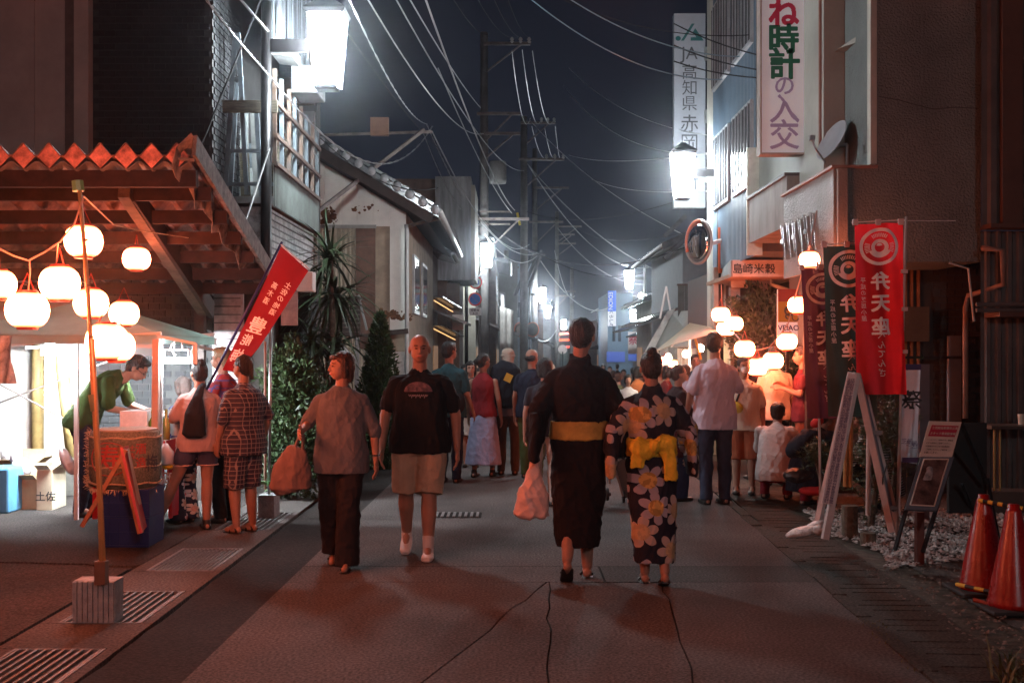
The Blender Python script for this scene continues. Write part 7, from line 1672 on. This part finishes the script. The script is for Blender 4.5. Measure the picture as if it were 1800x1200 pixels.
# -- yukata man
t, J, put = person('tall man in dark yukata with mustard sash seen from behind', pos(1018, 7.8), 7.8, 0, 1.79, dict(
    elbL=(-.150, -.02, .65), wrL=(-.172, .02, .515), elbR=(.142, -.02, .65), wrR=(.15, .05, .54), kneeL=(-.035, -.02, .27), ankL=(-.052, -.14, .10), toeL=(-.052, -.075, .022), kneeR=(.03, .03, .28), ankR=(.032, .02, .045), head=(.012, .018, .925)),
    ('yukata', fab('near black yukata cloth', (.013, .010, .012), .2), .14, .082, .12), None, ('short', None), 1.08, hy=-12, hp=4, vox=NEAR, seed=7, shoes='sandal')
H = 1.79; ob = MB(); pe = J['pelvis'].lerp(J['waist'], .55)
ob.loft([((pe.x, pe.y, pe.z - .064), .196, .150), ((pe.x, pe.y, pe.z - .055), .205, .160), ((pe.x, pe.y, pe.z + .055), .198, .152), ((pe.x, pe.y, pe.z + .062), .19, .145)], 30)
put(voxel(ob, .008, 1, .006, 26, 2), 'sash', M('mustard sash', (.40, .27, .06), .8, .25, 8, bump=.2, bs=60))
wl_ = W(t, J['wrL'] + Vector((0, .01, -.10)))
pb = T('plastic_bag', 'pale plastic carrier bag swinging from the yukata man\'s left hand', 'bag', tuple(wl_)); mb = MB()
mb.loft([((wl_[0] - .02, wl_[1], wl_[2] - .42), .09, .05), ((wl_[0] - .02, wl_[1], wl_[2] - .40), .125, .07), ((wl_[0] - .01, wl_[1], wl_[2] - .25), .11, .06), ((wl_[0], wl_[1], wl_[2] - .12), .05, .03), ((wl_[0], wl_[1], wl_[2] - .0), .02, .012)], 18)
me_ = voxel(mb, .008, 2, .012, 20, 9, .4); me_.transform(Matrix.Translation(-wl_)); me_.materials.append(M('pale pink plastic bag', (.60, .42, .38), .45, .1, 10)); o = bpy.data.objects.new('bag_body', me_); COL.objects.link(o); o.parent = pb
# -- yukata woman
fl = floral('dark yukata with big flowers', (.012, .012, .022), (.30, .27, .31), (.33, .20, .06), 4.5, .50)
t, J, put = person('woman in dark floral yukata with yellow sash seen from behind', pos(1145, 7.62), 7.62, 0, 1.56, dict(
    elbL=(-.155, -.02, .66), wrL=(-.175, .03, .56), elbR=(.155, -.01, .66), wrR=(.165, .05, .575), kneeL=(-.03, .02, .28), ankL=(-.025, .02, .045), kneeR=(.035, -.01, .28), ankR=(.045, -.10, .07), toeR=(.045, -.035, .018), head=(0, .016, .922)),
    ('yukata', fl, .11, .090, .14), None, ('bun', None), 1.06, hy=0, hp=6, vox=NEAR, seed=11, shoes='sandal')
yl_ = M('yellow sash cloth', (.70, .47, .03), .8, .2, 8, bump=.3, bs=50); ob = MB(); pe = J['pelvis'].lerp(J['waist'], .75)
ob.loft([((pe.x, pe.y, pe.z - .062), .162, .128), ((pe.x, pe.y, pe.z - .055), .170, .136), ((pe.x, pe.y, pe.z + .055), .164, .130), ((pe.x, pe.y, pe.z + .062), .158, .122)], 30)
sash = put(voxel(ob, .008, 1, .007, 26, 2), 'sash', yl_)
kb = MB(); yb_k = pe.y - .158
kb.ell((pe.x - .075, yb_k, pe.z + .0), (.095, .045, .07), 16, 10, rot=(0, .35, 0)); kb.ell((pe.x + .06, yb_k, pe.z + .035), (.085, .045, .055), 16, 10, rot=(0, -.2, 0)); kb.ell((pe.x + .0, yb_k - .02, pe.z + .02), (.035, .045, .045), 12, 8)
kb.loft([((pe.x + .075, yb_k, pe.z + .0), .05, .022), ((pe.x + .10, yb_k - .01, pe.z - .09), .045, .02), ((pe.x + .11, yb_k - .01, pe.z - .20), .04, .016), ((pe.x + .11, yb_k - .01, pe.z - .21), .035, .012)], 14); kb.loft([((pe.x - .10, yb_k, pe.z - .0), .05, .02), ((pe.x - .11, yb_k, pe.z - .12), .05, .018), ((pe.x - .11, yb_k, pe.z - .13), .045, .014)], 14)
put(voxel(kb, .007, 1, .012, 34, 5), 'bow', yl_)
# -- mid distance
t, J, put = person('man in teal polo shirt and dark trousers walking away left of centre', pos(790, 13.5), 13.5, -12, 1.68, dict(wrR=(.15, .08, .50), kneeL=(-.05, .04, .29)), ('tee', fab('teal polo', (.02, .062, .078))), ('trousers', fab('navy trousers', (.015, .018, .035))), ('short', None), 1.08, hy=-30, vox=MID, seed=13, sleeve=.75)
sh_b = W(t, (.15, -.1, .95)); mb = MB(); mb.ell(sh_b, (.07, .10, .12), 14, 10); o = mb.build('shoulder_bag', fab('black bag cloth', (.015, .014, .016)), org=tuple(sh_b), smooth=True); tag(o, 'black shoulder bag at the teal shirted man\'s hip', 'bag')
t, J, put = person('woman in red sleeveless top and long lavender skirt walking away', pos(850, 14.1), 14.1, -15, 1.54, dict(kneeR=(.055, .05, .29), ankR=(.055, .07, .045), ankL=(-.055, -.08, .05)), ('tank', fab('red top', (.22, .02, .025))), ('skirt', fab('lavender skirt', (.30, .31, .46)), .11, .15), ('lowbun', None), 1.03, hy=-35, vox=MID, seed=14)
t, J, put = person('person in pale cap and grey shirt carrying a large black backpack', pos(893, 14.4), 14.4, 0, 1.60, dict(), ('tee', fab('bluish grey shirt', (.20, .21, .27))), ('trousers', fab('brown trousers', (.09, .055, .04))), ('hat', None), 1.1, vox=MID, seed=15, sleeve=.8)
bp_ = W(t, (0, -.22, 1.15)); mb = MB(); mb.loft([((bp_[0] - .03, bp_[1], bp_[2] - .30), .12, .09), ((bp_[0] - .03, bp_[1], bp_[2] - .27), .20, .13), ((bp_[0] - .03, bp_[1], bp_[2]), .22, .14), ((bp_[0] - .02, bp_[1], bp_[2] + .2), .18, .11), ((bp_[0], bp_[1], bp_[2] + .28), .08, .06)], 20)
bpk = T('backpack', 'large black backpack with yellow tag on the hatted person', 'backpack', tuple(bp_)); me_ = voxel(mb, .012, 2, .008, 14, 3); me_.transform(Matrix.Translation(-bp_)); me_.materials.append(fab('black backpack cloth', (.012, .014, .022))); o = bpy.data.objects.new('pack_body', me_); COL.objects.link(o); o.parent = bpk
MB().box(bp_[0] - .04, bp_[0] + .05, bp_[1] - .165, bp_[1] - .15, bp_[2] + .03, bp_[2] + .13, rot=(0, R(25), 0)).build('tag', M('yellow tag', (.6, .42, .04), .5), bpk)
person('balding man in dark navy T-shirt beside the backpack', pos(935, 14.0), 14.0, -8, 1.60, dict(), ('tee', fab('dark navy shirt', (.018, .022, .04))), ('trousers', fab('olive trousers', (.06, .085, .03))), ('fringe', None), 1.12, hy=-30, vox=MID, seed=16)
person('person in dark top and pale trousers half hidden by the yukata man', pos(958, 11.5), 11.5, 0, 1.50, dict(), ('tee', fab('dark grey top', (.03, .03, .04))), ('trousers', fab('pale trousers', (.36, .33, .30))), ('bob', None), 1.0, vox=MID, seed=17)
person('person in black dress hidden between the teal man and the red top', pos(828, 15.5), 15.5, 180, 1.45, dict(), ('tee', fab('dark grey top', (.03, .03, .04))), ('skirt', fab('pale trousers', (.36, .33, .30)), .3, .12), ('bob', None), 1.0, vox=MID, seed=18)
t, J, put = person('woman in dark clothes seen in profile holding out one hand by the stroller', pos(1192, 11.9), 11.9, -80, 1.42, dict(elbR=(.13, .05, .64), wrR=(.12, .19, .62), elbL=(-.13, .05, .64), wrL=(-.10, .16, .58)), ('loose', fab('dark brown top', (.035, .022, .025))), ('wide', fab('dark blue trousers', (.02, .035, .08))), ('lowbun', hair_b), 1.1, vox=MID, seed=19, sleeve=1.1)
bg_ = W(t, (.13, -.05, .62)); o = MB().ell(bg_, (.16, .12, .17), 16, 10).build('cloth_bag', fab('dark maroon bag', (.06, .012, .02)), org=tuple(bg_), smooth=True); tag(o, 'dark maroon bag hanging low at the side of the woman in profile', 'bag')
person('tall man in pale lavender T-shirt and jeans standing with his back turned', pos(1257, 11.6), 11.6, 8, 1.76, dict(elbR=(.15, .03, .66), wrR=(.10, .13, .70), elbL=(-.15, -.02, .65), wrL=(-.15, .06, .52), kneeR=(.06, .02, .285), kneeL=(-.05, .02, .285)), ('loose', fab('pale lavender T-shirt', (.50, .44, .52), .06)), ('trousers', fab('dark jeans', (.035, .045, .075), .3)), ('short', None), 1.08, hy=-25, hp=0, vox=.0095, seed=20, sleeve=.85)
t, J, put = person('man in cream T-shirt and rust shorts wearing a face mask and yellow pouch', pos(1308, 12.4), 12.4, 165, 1.50, dict(wrR=(.15, .04, .49)), ('tee', fab('cream T-shirt', (.56, .48, .38), .06)), ('shorts', fab('rust shorts', (.30, .09, .045)), 1.1), ('short', None), 1.12, hy=20, vox=MID, seed=21, sleeve=.8)
H = 1.5; hm = Euler((0, 0, R(20))).to_matrix(); c = J['head']; mk = MB(); mk.ell(c + hm @ Vector((0, .042, -.022)) * H, (.034 * H, .022 * H, .026 * H), 14, 8, rot=hm); o = mk.build('face_mask', M('white mask cloth', (.65, .63, .6), .8, 0), None, smooth=True); o.parent = t
pu = MB(); q = J['waist'] + Vector((.10, .12, .03)); pu.ell(q, (.10, .045, .07), 14, 8); o = pu.build('pouch', M('yellow pouch', (.55, .50, .06), .5, .1), None, smooth=True); o.parent = t
st2 = MB(); st2.tube([q, J['chest'] + Vector((.03, .125, .05)), J['shL'] + Vector((.05, .03, .06)), J['chest'] + Vector((-.06, -.13, 0)), q + Vector((.02, -.10, 0))], .012, 6); o = st2.build('strap', black_metal, None); o.parent = t
person('man in cream shirt and black trousers seen from behind under the right lanterns', pos(1362, 13.3), 13.3, 10, 1.62, dict(), ('tee', fab('cream T-shirt', (.56, .48, .38))), ('trousers', fab('black trousers', (.015, .014, .015))), ('short', None), 1.1, vox=MID, seed=22, sleeve=.8)
person('person in black T-shirt standing behind the masked man', pos(1332, 13.8), 13.8, 20, 1.62, dict(), ('tee', fab('black T-shirt', (.012, .011, .012))), ('trousers', fab('black trousers', (.015, .014, .015))), ('short', None), 1.0, vox=MID, seed=23)
person('person in dark maroon shirt with raised hands behind the maroon banner', pos(1412, 13.0), 13.0, 75, 1.62, dict(elbR=(.13, .02, .66), wrR=(.08, .13, .71), elbL=(-.13, .02, .66), wrL=(-.08, .14, .70)), ('tee', fab('dark maroon shirt', (.10, .02, .03))), ('trousers', fab('rust trousers', (.22, .07, .04))), ('short', None), 1.0, vox=MID, seed=24)
crouch = dict(pelvis=(0, -.04, .17), waist=(0, -.03, .27), chest=(0, .03, .38), sh=(0, .07, .445), neck=(0, .09, .48), head=(0, .125, .555), hipR=(.05, -.04, .16), hipL=(-.05, -.04, .16), kneeR=(.09, .16, .29), kneeL=(-.08, .17, .26), ankR=(.075, .03, .045), ankL=(-.07, .02, .045), shR=(.105, .06, .435), shL=(-.105, .06, .435), elbR=(.135, .14, .31), elbL=(-.13, .15, .30), wrR=(.08, .26, .25), wrL=(-.06, .27, .24))
person('person in white T-shirt and dark red trousers crouching with back turned', pos(1362, 12.0), 12.0, -22, 1.62, crouch, ('tee', fab('white T-shirt', (.58, .54, .52), .06)), ('trousers', fab('dark red trousers', (.20, .015, .025))), ('short', None), 1.08, vox=.0095, seed=25, sleeve=.9)
t, J, put = person('person in black with red hood crouching under a big black bag', pos(1425, 11.4), 11.4, -60, 1.62, crouch, ('loose', fab('black jacket', (.012, .014, .022))), ('trousers', fab('dark red trousers', (.20, .015, .025))), ('short', None), 1.1, vox=MID, seed=26, sleeve=1.5)
q = P(1412, 780, 11.1); mb = MB(); mb.ell(q, (.20, .15, .11), 20, 12, rot=(0, R(-32), 0)); mb.ell(q + V(.08, 0, .06), (.13, .11, .09), 14, 10); me_ = voxel(mb, .012, 2, .008, 14, 5); me_.transform(Matrix.Translation(-q)); me_.materials.append(fab('black backpack cloth', (.012, .014, .022))); o = bpy.data.objects.new('duffel_bag', me_); COL.objects.link(o); o.location = q; tag(o, 'bulging black bag on the back of the crouching person at right', 'bag')
q = P(1436, 742, 11.0); o = MB().ell(q, (.07, .07, .045), 14, 8, rot=(0, R(-30), 0)).build('red_cloth', fab('bright red cloth', (.5, .03, .03)), org=tuple(q), smooth=True); tag(o, 'bright red hood cloth above the bulging black bag', 'cloth')
q = P(1432, 862, 11.2); o = MB().ell(q, (.16, .12, .05), 16, 8).build('red_cushion', fab('bright red cloth', (.5, .03, .03)), org=tuple(q), smooth=True); tag(o, 'crumpled bright red cloth on the ground by the crouching people', 'cloth')
q = P(1415, 835, 11.3); o = MB().ell(q, (.22, .14, .09), 18, 10).build('dark_sack', M('dark crumpled sack', (.03, .03, .032), .35, .4, 12, bump=.9, bs=25), org=tuple(q), smooth=True); tag(o, 'dark crumpled sack beneath the bulging black bag', 'sack')
person('person in black and white striped shirt crouching behind the sign ladder', pos(1545, 11.0), 11.0, 60, 1.60, crouch, ('loose', stripes('black white stripes', (.02, .02, .02), (.45, .42, .40), 42)), ('shorts', fab('black trousers', (.015, .014, .015)), .9), ('short', None), 1.1, vox=MID, seed=27, sleeve=1.2)
# -- left stall people
t, J, put = person('young stall vendor in green T-shirt and glasses bending over the table', pos(150, 10.75), 10.75, -90, 1.74, dict(
    pelvis=(0, -.02, .515), waist=(0, .03, .605), chest=(0, .105, .695), sh=(0, .165, .745), neck=(0, .205, .765), head=(0, .285, .800), shR=(.10, .155, .735), shL=(-.10, .165, .735), elbR=(.12, .17, .59), wrR=(.085, .32, .56), elbL=(-.12, .20, .60), wrL=(-.07, .35, .55), kneeR=(.055, .03, .28), kneeL=(-.055, .0, .28)),
    ('tee', fab('green T-shirt', (.03, .05, .012))), ('trousers', fab('navy trousers', (.015, .018, .035))), ('short', None), 1.02, hp=38, vox=.0095, seed=28, sleeve=.85)
Hh = 1.74; hm = Euler((R(-38), 0, 0)).to_matrix(); g_ = MB(); hc = J['head']
for s in (1, -1):
    cc_ = hc + hm @ Vector((s * .0175, .054, .001)) * Hh; g_.tube([cc_ + hm @ Vector((.014 * math.cos(a), .0, .010 * math.sin(a))) * Hh for a in np.linspace(0, 6.28, 12)], .0025, 5)
    g_.tube([cc_ + hm @ Vector((s * .014, 0, 0)) * Hh, hc + hm @ Vector((s * .047, -.005, .004)) * Hh], .0025, 5)
o = g_.build('glasses', black_metal, None); o.parent = t
t, J, put = person('woman in pale pink T-shirt and navy shorts with black sling bag at the stall', pos(350, 9.95), 9.95, 25, 1.47, dict(
    kneeL=(-.14, .02, .285), ankL=(-.235, .05, .045), hipL=(-.055, 0, .50), kneeR=(.045, .0, .285), ankR=(.04, -.02, .045), elbL=(-.15, .03, .65), wrL=(-.11, .15, .66), elbR=(.14, .0, .65), wrR=(.12, .12, .62)), ('tee', fab('pale pink T-shirt', (.40, .27, .25), .08)), ('shorts', fab('navy shorts', (.05, .05, .085)), .52), ('bun', None), 1.12, hy=10, vox=.0085, seed=29, sleeve=.8)
pk_ = MB()
for S in 'RL': a = J['hip' + S].lerp(J['knee' + S], .54); pk_.tube([a + Vector((.093 * math.cos(q), .093 * math.sin(q), 0)) for q in np.linspace(0, 6.28, 20)], .006, 6)
o = pk_.build('hem_piping', fab('pinkish piping', (.5, .33, .3)), None); o.parent = t
bq = W(t, (-.07, -.15, .98)); mb = MB(); mb.loft([((bq[0], bq[1], bq[2] - .17), .06, .04), ((bq[0], bq[1], bq[2] - .14), .105, .055), ((bq[0] + .01, bq[1], bq[2] + .03), .09, .055), ((bq[0] + .03, bq[1] + .02, bq[2] + .18), .045, .03), ((bq[0] + .045, bq[1] + .06, bq[2] + .26), .03, .02), ((bq[0] + .055, bq[1] + .12, bq[2] + .29), .025, .015)], 16)
me_ = voxel(mb, .008, 2, .003, 20, 3); me_.transform(Matrix.Translation(-bq)); me_.materials.append(fab('black bag cloth', (.022, .016, .016))); o = bpy.data.objects.new('sling_bag', me_); COL.objects.link(o); o.location = bq; tag(o, 'black sling bag on the back of the pink shirted woman', 'bag')
pl = plaid('dark plaid cotton', (.035, .028, .045), (.28, .22, .20), (.06, .045, .06), 26)
t, J, put = person('person in dark plaid summer jacket and knee shorts with black sandals', pos(428, 9.78), 9.78, 50, 1.53, dict(elbL=(-.145, -.01, .64), wrL=(-.135, .05, .505), elbR=(.15, -.03, .65), wrR=(.15, .01, .52)), ('loose', pl), ('shorts', pl, 1.12), ('tail', None), 1.12, hy=12, vox=.0085, seed=30, sleeve=1.05, shoes='strap')
person('person with ash blond hair and red shirt beside the plaid figure', pos(392, 10.4), 10.4, 80, 1.60, dict(elbL=(-.13, .05, .66), wrL=(-.06, .10, .77), elbR=(.13, .03, .66), wrR=(.10, .13, .62)), ('loose', plaid('red plaid shirt', (.28, .03, .03), (.05, .06, .18), (.10, .03, .05), 14)), ('trousers', fab('black trousers', (.015, .014, .015))), ('short', hair_y), 1.02, vox=MID, seed=31, sleeve=1.0)
person('short grey haired person in floral trousers in front of the red table cloth', pos(322, 10.35), 10.35, 60, 1.33, dict(elbL=(-.13, .05, .66), wrL=(-.10, .14, .56)), ('loose', floral('blue white blouse', (.42, .42, .45), (.05, .08, .25), (.08, .10, .3), 12, .4)), ('wide', floral('floral trousers', (.02, .018, .03), (.48, .38, .38), (.35, .06, .06), 9, .5)), ('bob', hair_g), 1.0, hp=10, vox=MID, seed=32, sleeve=1.0)
# -- far crowd
tops = [('white', (.5, .5, .52)), ('black', (.015, .015, .018)), ('olive', (.10, .10, .05)), ('orange', (.40, .12, .04)), ('pale blue', (.28, .34, .45)), ('grey', (.16, .16, .17)), ('dark red', (.18, .03, .03)), ('navy', (.02, .025, .06)), ('beige', (.35, .29, .22)), ('brown', (.10, .06, .04))]
cr_ = [ # px, Y, H, top, hair, yaw, extra
 (1104, 19, 1.33, 0, 'bob', 180, 'young girl facing the viewer'), (1087, 21, 1.42, 2, 'short', 0, 'walking away'), (1120, 20, 1.50, 3, 'bob', 0, 'near the front of the crowd'), (1066, 24, 1.55, 1, 'short', 0, 'at the left of the crowd'),
 (1078, 28, 1.6, 7, 'short', 0, 'deep in the crowd'), (1096, 30, 1.6, 5, 'short', 180, 'approaching in the crowd'), (1112, 33, 1.6, 1, 'short', 0, 'under the small white flag'), (1052, 34, 1.6, 5, 'short', 0, 'beside the yukata man\'s shoulder'),
 (1060, 42, 1.65, 4, 'bob', 180, 'far down the road'), (1085, 45, 1.65, 1, 'short', 0, 'farthest down the road'), (1128, 26, 1.5, 9, 'bob', 180, 'beside the far right shops'), (1072, 36, 1.6, 0, 'short', 180, 'between darker walkers'),
 (1172, 16.5, 1.4, 6, 'bob', -90, 'behind the woman in profile'), (1205, 15.5, 1.4, 4, 'short', 0, 'under the cream canopy edge'), (1222, 17.5, 1.6, 7, 'short', 180, 'behind the tall lavender shirted man'), (1160, 18, 1.45, 8, 'lowbun', 180, 'at the canopy front'),
 (945, 17, 1.50, 1, 'short', 0, 'behind the balding man'), (968, 19, 1.5, 1, 'hat', 0, 'wearing a cap left of the tall yukata man'), (840, 22, 1.55, 5, 'bob', 180, 'at the left shop fronts'), (872, 25, 1.6, 1, 'short', 0, 'under the left awnings'), (818, 19, 1.5, 7, 'bob', 180, 'beside the dark lamp pole'), (1140, 23, 1.5, 1, 'short', 180, 'left of the cream canopy')]
for i, (px, Y, Hh, tp, hr_, yw_, ex) in enumerate(cr_):
    person('distant person in %s top %s' % (tops[tp][0], ex), pos(px, Y), Y, yw_, Hh, dict(wrR=(.13, .09, .58)) if i % 2 else dict(kneeR=(.055, .05, .29), ankR=(.055, .06, .045)), ('tee', fab(tops[tp][0] + ' crowd top', tops[tp][1])), ('trousers' if i % 3 else 'wide', fab('dark crowd trousers %d' % (i % 3), ((.02, .02, .03), (.06, .05, .05), (.12, .10, .08))[i % 3])), (hr_, (None, hair_b, None)[i % 3]), 1.0 + .04 * (i % 4), vox=FAR if Y > 18 else .015, seed=40 + i, group='far crowd on the street', face=Y < 20)
# stroller
sk = T('stroller', 'folded dark stroller with small black wheels between the two yukata walkers', 'stroller', (X(1085, 11.6), 11.6, 0)); Yt = 11.6
fr2 = M('grey stroller frame', (.25, .22, .2), .4, .1, metal=.5)
MB().tube([P(1068, 822, Yt), P(1100, 800, Yt), P(1122, 792, Yt)], .012, 6).tube([P(1072, 850, Yt), P(1066, 800, Yt), P(1098, 770, Yt)], .012, 6).tube([P(1095, 872, Yt), P(1080, 820, Yt)], .012, 6).build('frame', fr2, sk)
MB().add([P(1075, 812, Yt + .05), P(1118, 798, Yt + .05), P(1122, 868, Yt + .1), P(1098, 872, Yt + .1)], [(0, 1, 2, 3)]).build('seat_cloth', M('taupe seat cloth', (.10, .08, .07), .8), sk, solid=.04)
for px, py, yy in ((1070, 868, 0), (1098, 872, .1), (1112, 866, .35)):
    w_ = MB(); q = P(px, py, Yt + yy); w_.tube([q + V(-.012, .055 * math.cos(a), .055 * math.sin(a)) for a in np.linspace(0, 6.28, 16)], .014, 6).tube([q + V(-.02, 0, 0), q + V(.02, 0, 0)], .018, 8); w_.build('wheel', M('black rubber', (.02, .02, .02)), sk)

# ================================================================== PLANTS
lg = [M('conifer leaf', (.022, .05, .012), .6, .4, 9, col2=(.045, .085, .02)), M('dark shrub leaf', (.025, .055, .02), .5, .4, 9, col2=(.05, .09, .03)), M('broad leaf', (.025, .05, .016), .5, .4, 9, col2=(.045, .075, .025))]
bark = M('bark', (.10, .07, .05), .9, .4, 12, bump=.6, bs=30)
def leafcloud(n, fn, s0, s1, seed, upb=.3):
    rg = np.random.RandomState(seed); mb = MB(); k = 0
    while k < n:
        p, out = fn(rg)
        if p is None: continue
        s = rg.uniform(s0, s1); d = Vector(out) * .6 + Vector(rg.normal(0, .5, 3)) + Vector((0, 0, upb)); d.normalize(); w = d.cross(Vector(rg.normal(0, 1, 3)));
        if w.length < .01: continue
        w.normalize(); p = Vector(p); mb.add([p - w * s * .3, p + d * s * .55 - w * s * .22, p + d * s * 1.2, p + d * s * .5 + w * s * .3], [(0, 1, 2, 3)]); k += 1
    return mb
def conifer(nm, label, px, py0, py1, wpx, Y, seed, power=.8, cat='shrub'):
    x = X(px, Y); zb = Z(py1, Y); zt2 = Z(py0, Y); rw = wpx / 2 / FP * Y; t = T(nm, label, cat, (x, Y, -.1)); h = zt2 - zb
    MB().tube([(x, Y, -.1), (x, Y, zb + h * .85)], [.05, .012], 8).build('trunk', bark, t)
    def fn(rg):
        u = rg.uniform(0, 1) ** .8; a = rg.uniform(0, 6.283); lump = 1 + .16 * math.sin(a * 5 + u * 11) + .12 * math.sin(a * 9 - u * 23); r = rw * (1 - u) ** power * lump * (rg.uniform(.55, 1) ** .5) + .01
        return (x + r * math.cos(a), Y + r * math.sin(a), zb + u * h), (math.cos(a), math.sin(a), .5)
    mb = leafcloud(6500, fn, .03, .075, seed, .5)
    mb.build('crown', lg[0], t)
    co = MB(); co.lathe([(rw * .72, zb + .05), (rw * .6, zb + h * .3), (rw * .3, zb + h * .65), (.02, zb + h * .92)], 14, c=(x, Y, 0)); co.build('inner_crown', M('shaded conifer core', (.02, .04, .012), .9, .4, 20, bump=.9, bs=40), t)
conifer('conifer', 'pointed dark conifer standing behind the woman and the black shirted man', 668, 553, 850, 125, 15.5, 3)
def shrub(nm, label, c, r, n, s0, s1, seed, mat, cat='shrub', trunk=True, core=True):
    t = T(nm, label, cat, (c[0], c[1], -.05)); 
    def fn(rg):
        v = rg.normal(0, 1, 3); v /= np.linalg.norm(v); l = 1 + .2 * math.sin(v[0] * 7 + v[2] * 9 + seed) + .15 * math.sin(v[1] * 13 + v[2] * 5); q = rg.uniform(.5, 1) ** .5 * l
        return (c[0] + v[0] * r[0] * q, c[1] + v[1] * r[1] * q, c[2] + v[2] * r[2] * q), tuple(v)
    leafcloud(n, fn, s0, s1, seed).build('foliage', mat, t)
    if trunk: MB().tube([(c[0], c[1], -.1), (c[0] + .03, c[1], c[2])], [.04, .02], 8).build('trunk', bark, t)
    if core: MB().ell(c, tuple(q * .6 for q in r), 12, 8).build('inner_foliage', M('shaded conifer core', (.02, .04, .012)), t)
    return t
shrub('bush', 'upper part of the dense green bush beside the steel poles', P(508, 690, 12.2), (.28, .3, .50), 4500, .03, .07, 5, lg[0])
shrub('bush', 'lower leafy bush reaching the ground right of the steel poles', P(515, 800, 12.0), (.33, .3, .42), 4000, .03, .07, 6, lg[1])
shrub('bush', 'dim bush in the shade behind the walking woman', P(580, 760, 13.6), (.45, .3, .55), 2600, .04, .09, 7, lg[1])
# palm
PT = T('palm_plant', 'spiky dracaena palm with drooping blades left of the gable house', 'palm', (X(580, 14.5), 14.5, -.05)); Yp = 14.5; hd_ = P(580, 455, Yp); h2 = P(588, 520, Yp + .1)
MB().tube([P(592, 860, Yp), P(588, 640, Yp), P(583, 540, Yp), hd_], [.06, .05, .04, .035], 8).build('trunk', bark, PT, smooth=True)
MB().tube([P(590, 700, Yp), P(560, 640, Yp), P(548, 600, Yp)], [.04, .035, .03], 8).build('trunk', bark, PT, smooth=True)
rg = random.Random(12); lv = []
for k in range(6):
    L_ = .62; mb = MB(); dr = .12 + .16 * k; pts = []
    for i in range(7): u = i / 6; pts.append((L_ * u * (1 - .25 * dr * u), 0, -dr * L_ * u * u * 1.3, .019 * (1 - u ** 2.5) + .0015))
    mb.add([q for p in pts for q in ((p[0], -p[3], p[2]), (p[0], p[3], p[2]))], [(2 * i, 2 * i + 2, 2 * i + 3, 2 * i + 1) for i in range(6)]); me = mb.mesh('leaf'); me.materials.append(M('palm leaf', (.03, .055, .022), .5, .4, 8, col2=(.05, .08, .035))); lv.append(me)
for c_, n_, up_ in ((hd_, 70, .9), (h2, 90, .35), (P(548, 600, Yp), 50, .6), (P(590, 600, Yp), 50, .1)):
    for k in range(n_):
        o = bpy.data.objects.new('leaf', rg.choice(lv)); COL.objects.link(o); o.parent = PT; o.location = c_ - PT.location + V(rg.gauss(0, .02), rg.gauss(0, .02), rg.gauss(0, .05)); e_ = rg.uniform(-.9, 1.3) * (1 if up_ > .5 else .8) + (up_ - .5) * .5
        o.rotation_euler = (rg.uniform(-.3, .3), -e_, rg.uniform(0, 6.28)); o.scale = (rg.uniform(.8, 1.25),) * 3
# right garden: tree behind lanterns and small pines
shrub('garden_tree', 'leafy green tree under the rice shop porch behind the lanterns', P(1340, 585, 17.7), (.56, .4, .72), 5000, .04, .09, 8, lg[2], 'tree', core=False)
shrub('garden_tree', 'darker foliage low behind the right lantern cord', P(1395, 680, 15.6), (.4, .3, .6), 3000, .04, .08, 9, lg[1], 'tree')
def pine(label, c, r, seed, n):
    t = T('pine_shrub', label, 'pine shrub', (c[0], c[1], -.03), 'small pines in the right hand yard'); rg = random.Random(seed)
    MB().tube([(c[0], c[1], -.03), (c[0] + .05, c[1], c[2] * .5), (c[0] - .03, c[1], c[2])], [.035, .03, .015], 8).build('trunk', bark, t)
    mb = MB(); 
    for k in range(n):
        q = V(c[0] + rg.gauss(0, r[0]), c[1] + rg.gauss(0, r[1]), c[2] + rg.gauss(0, r[2]))
        for j in range(14):
            d = V(rg.gauss(0, 1), rg.gauss(0, 1), rg.gauss(.5, .8)).normalized(); s_ = d.orthogonal() * .0035; mb.add([q - s_, q + s_, q + d * rg.uniform(.05, .09)], [(0, 1, 2)])
    mb.build('needles', M('pine needles', (.05, .08, .03), .5, .4, 9, col2=(.09, .12, .05)), t)
pine('small bushy pine between the legs of the sign ladder', P(1530, 790, 10.2), (.14, .12, .26), 1, 260); pine('small pine sprig beside the maroon banner pole', P(1438, 800, 10.6), (.07, .06, .07), 2, 70); pine('pine shrub right of the sign ladder behind the white banner pole', P(1565, 730, 10.4), (.11, .1, .22), 3, 150)
bpy.data.scenes.remove(TMP)
# haze: thin night air added to imitate lens bloom
def haze(density):
    o = MB().box(-60, 60, -25, 160, -1.6, 12.5).build('haze', None, org=(0, 0, 0)); o['kind'] = 'stuff'; o['label'] = 'thin night air glowing round the lamps'
    m = bpy.data.materials.new('night air'); m.use_nodes = True; n = m.node_tree; n.nodes.remove(n.nodes['Principled BSDF']); v = n.nodes.new('ShaderNodeVolumePrincipled'); v.inputs['Color'].default_value = (.85, .9, 1, 1); v.inputs['Density'].default_value = density; v.inputs['Anisotropy'].default_value = .97
    n.links.new(v.outputs[0], n.nodes['Material Output'].inputs['Volume']); o.data.materials.append(m)
if HAZE: haze(HAZE)
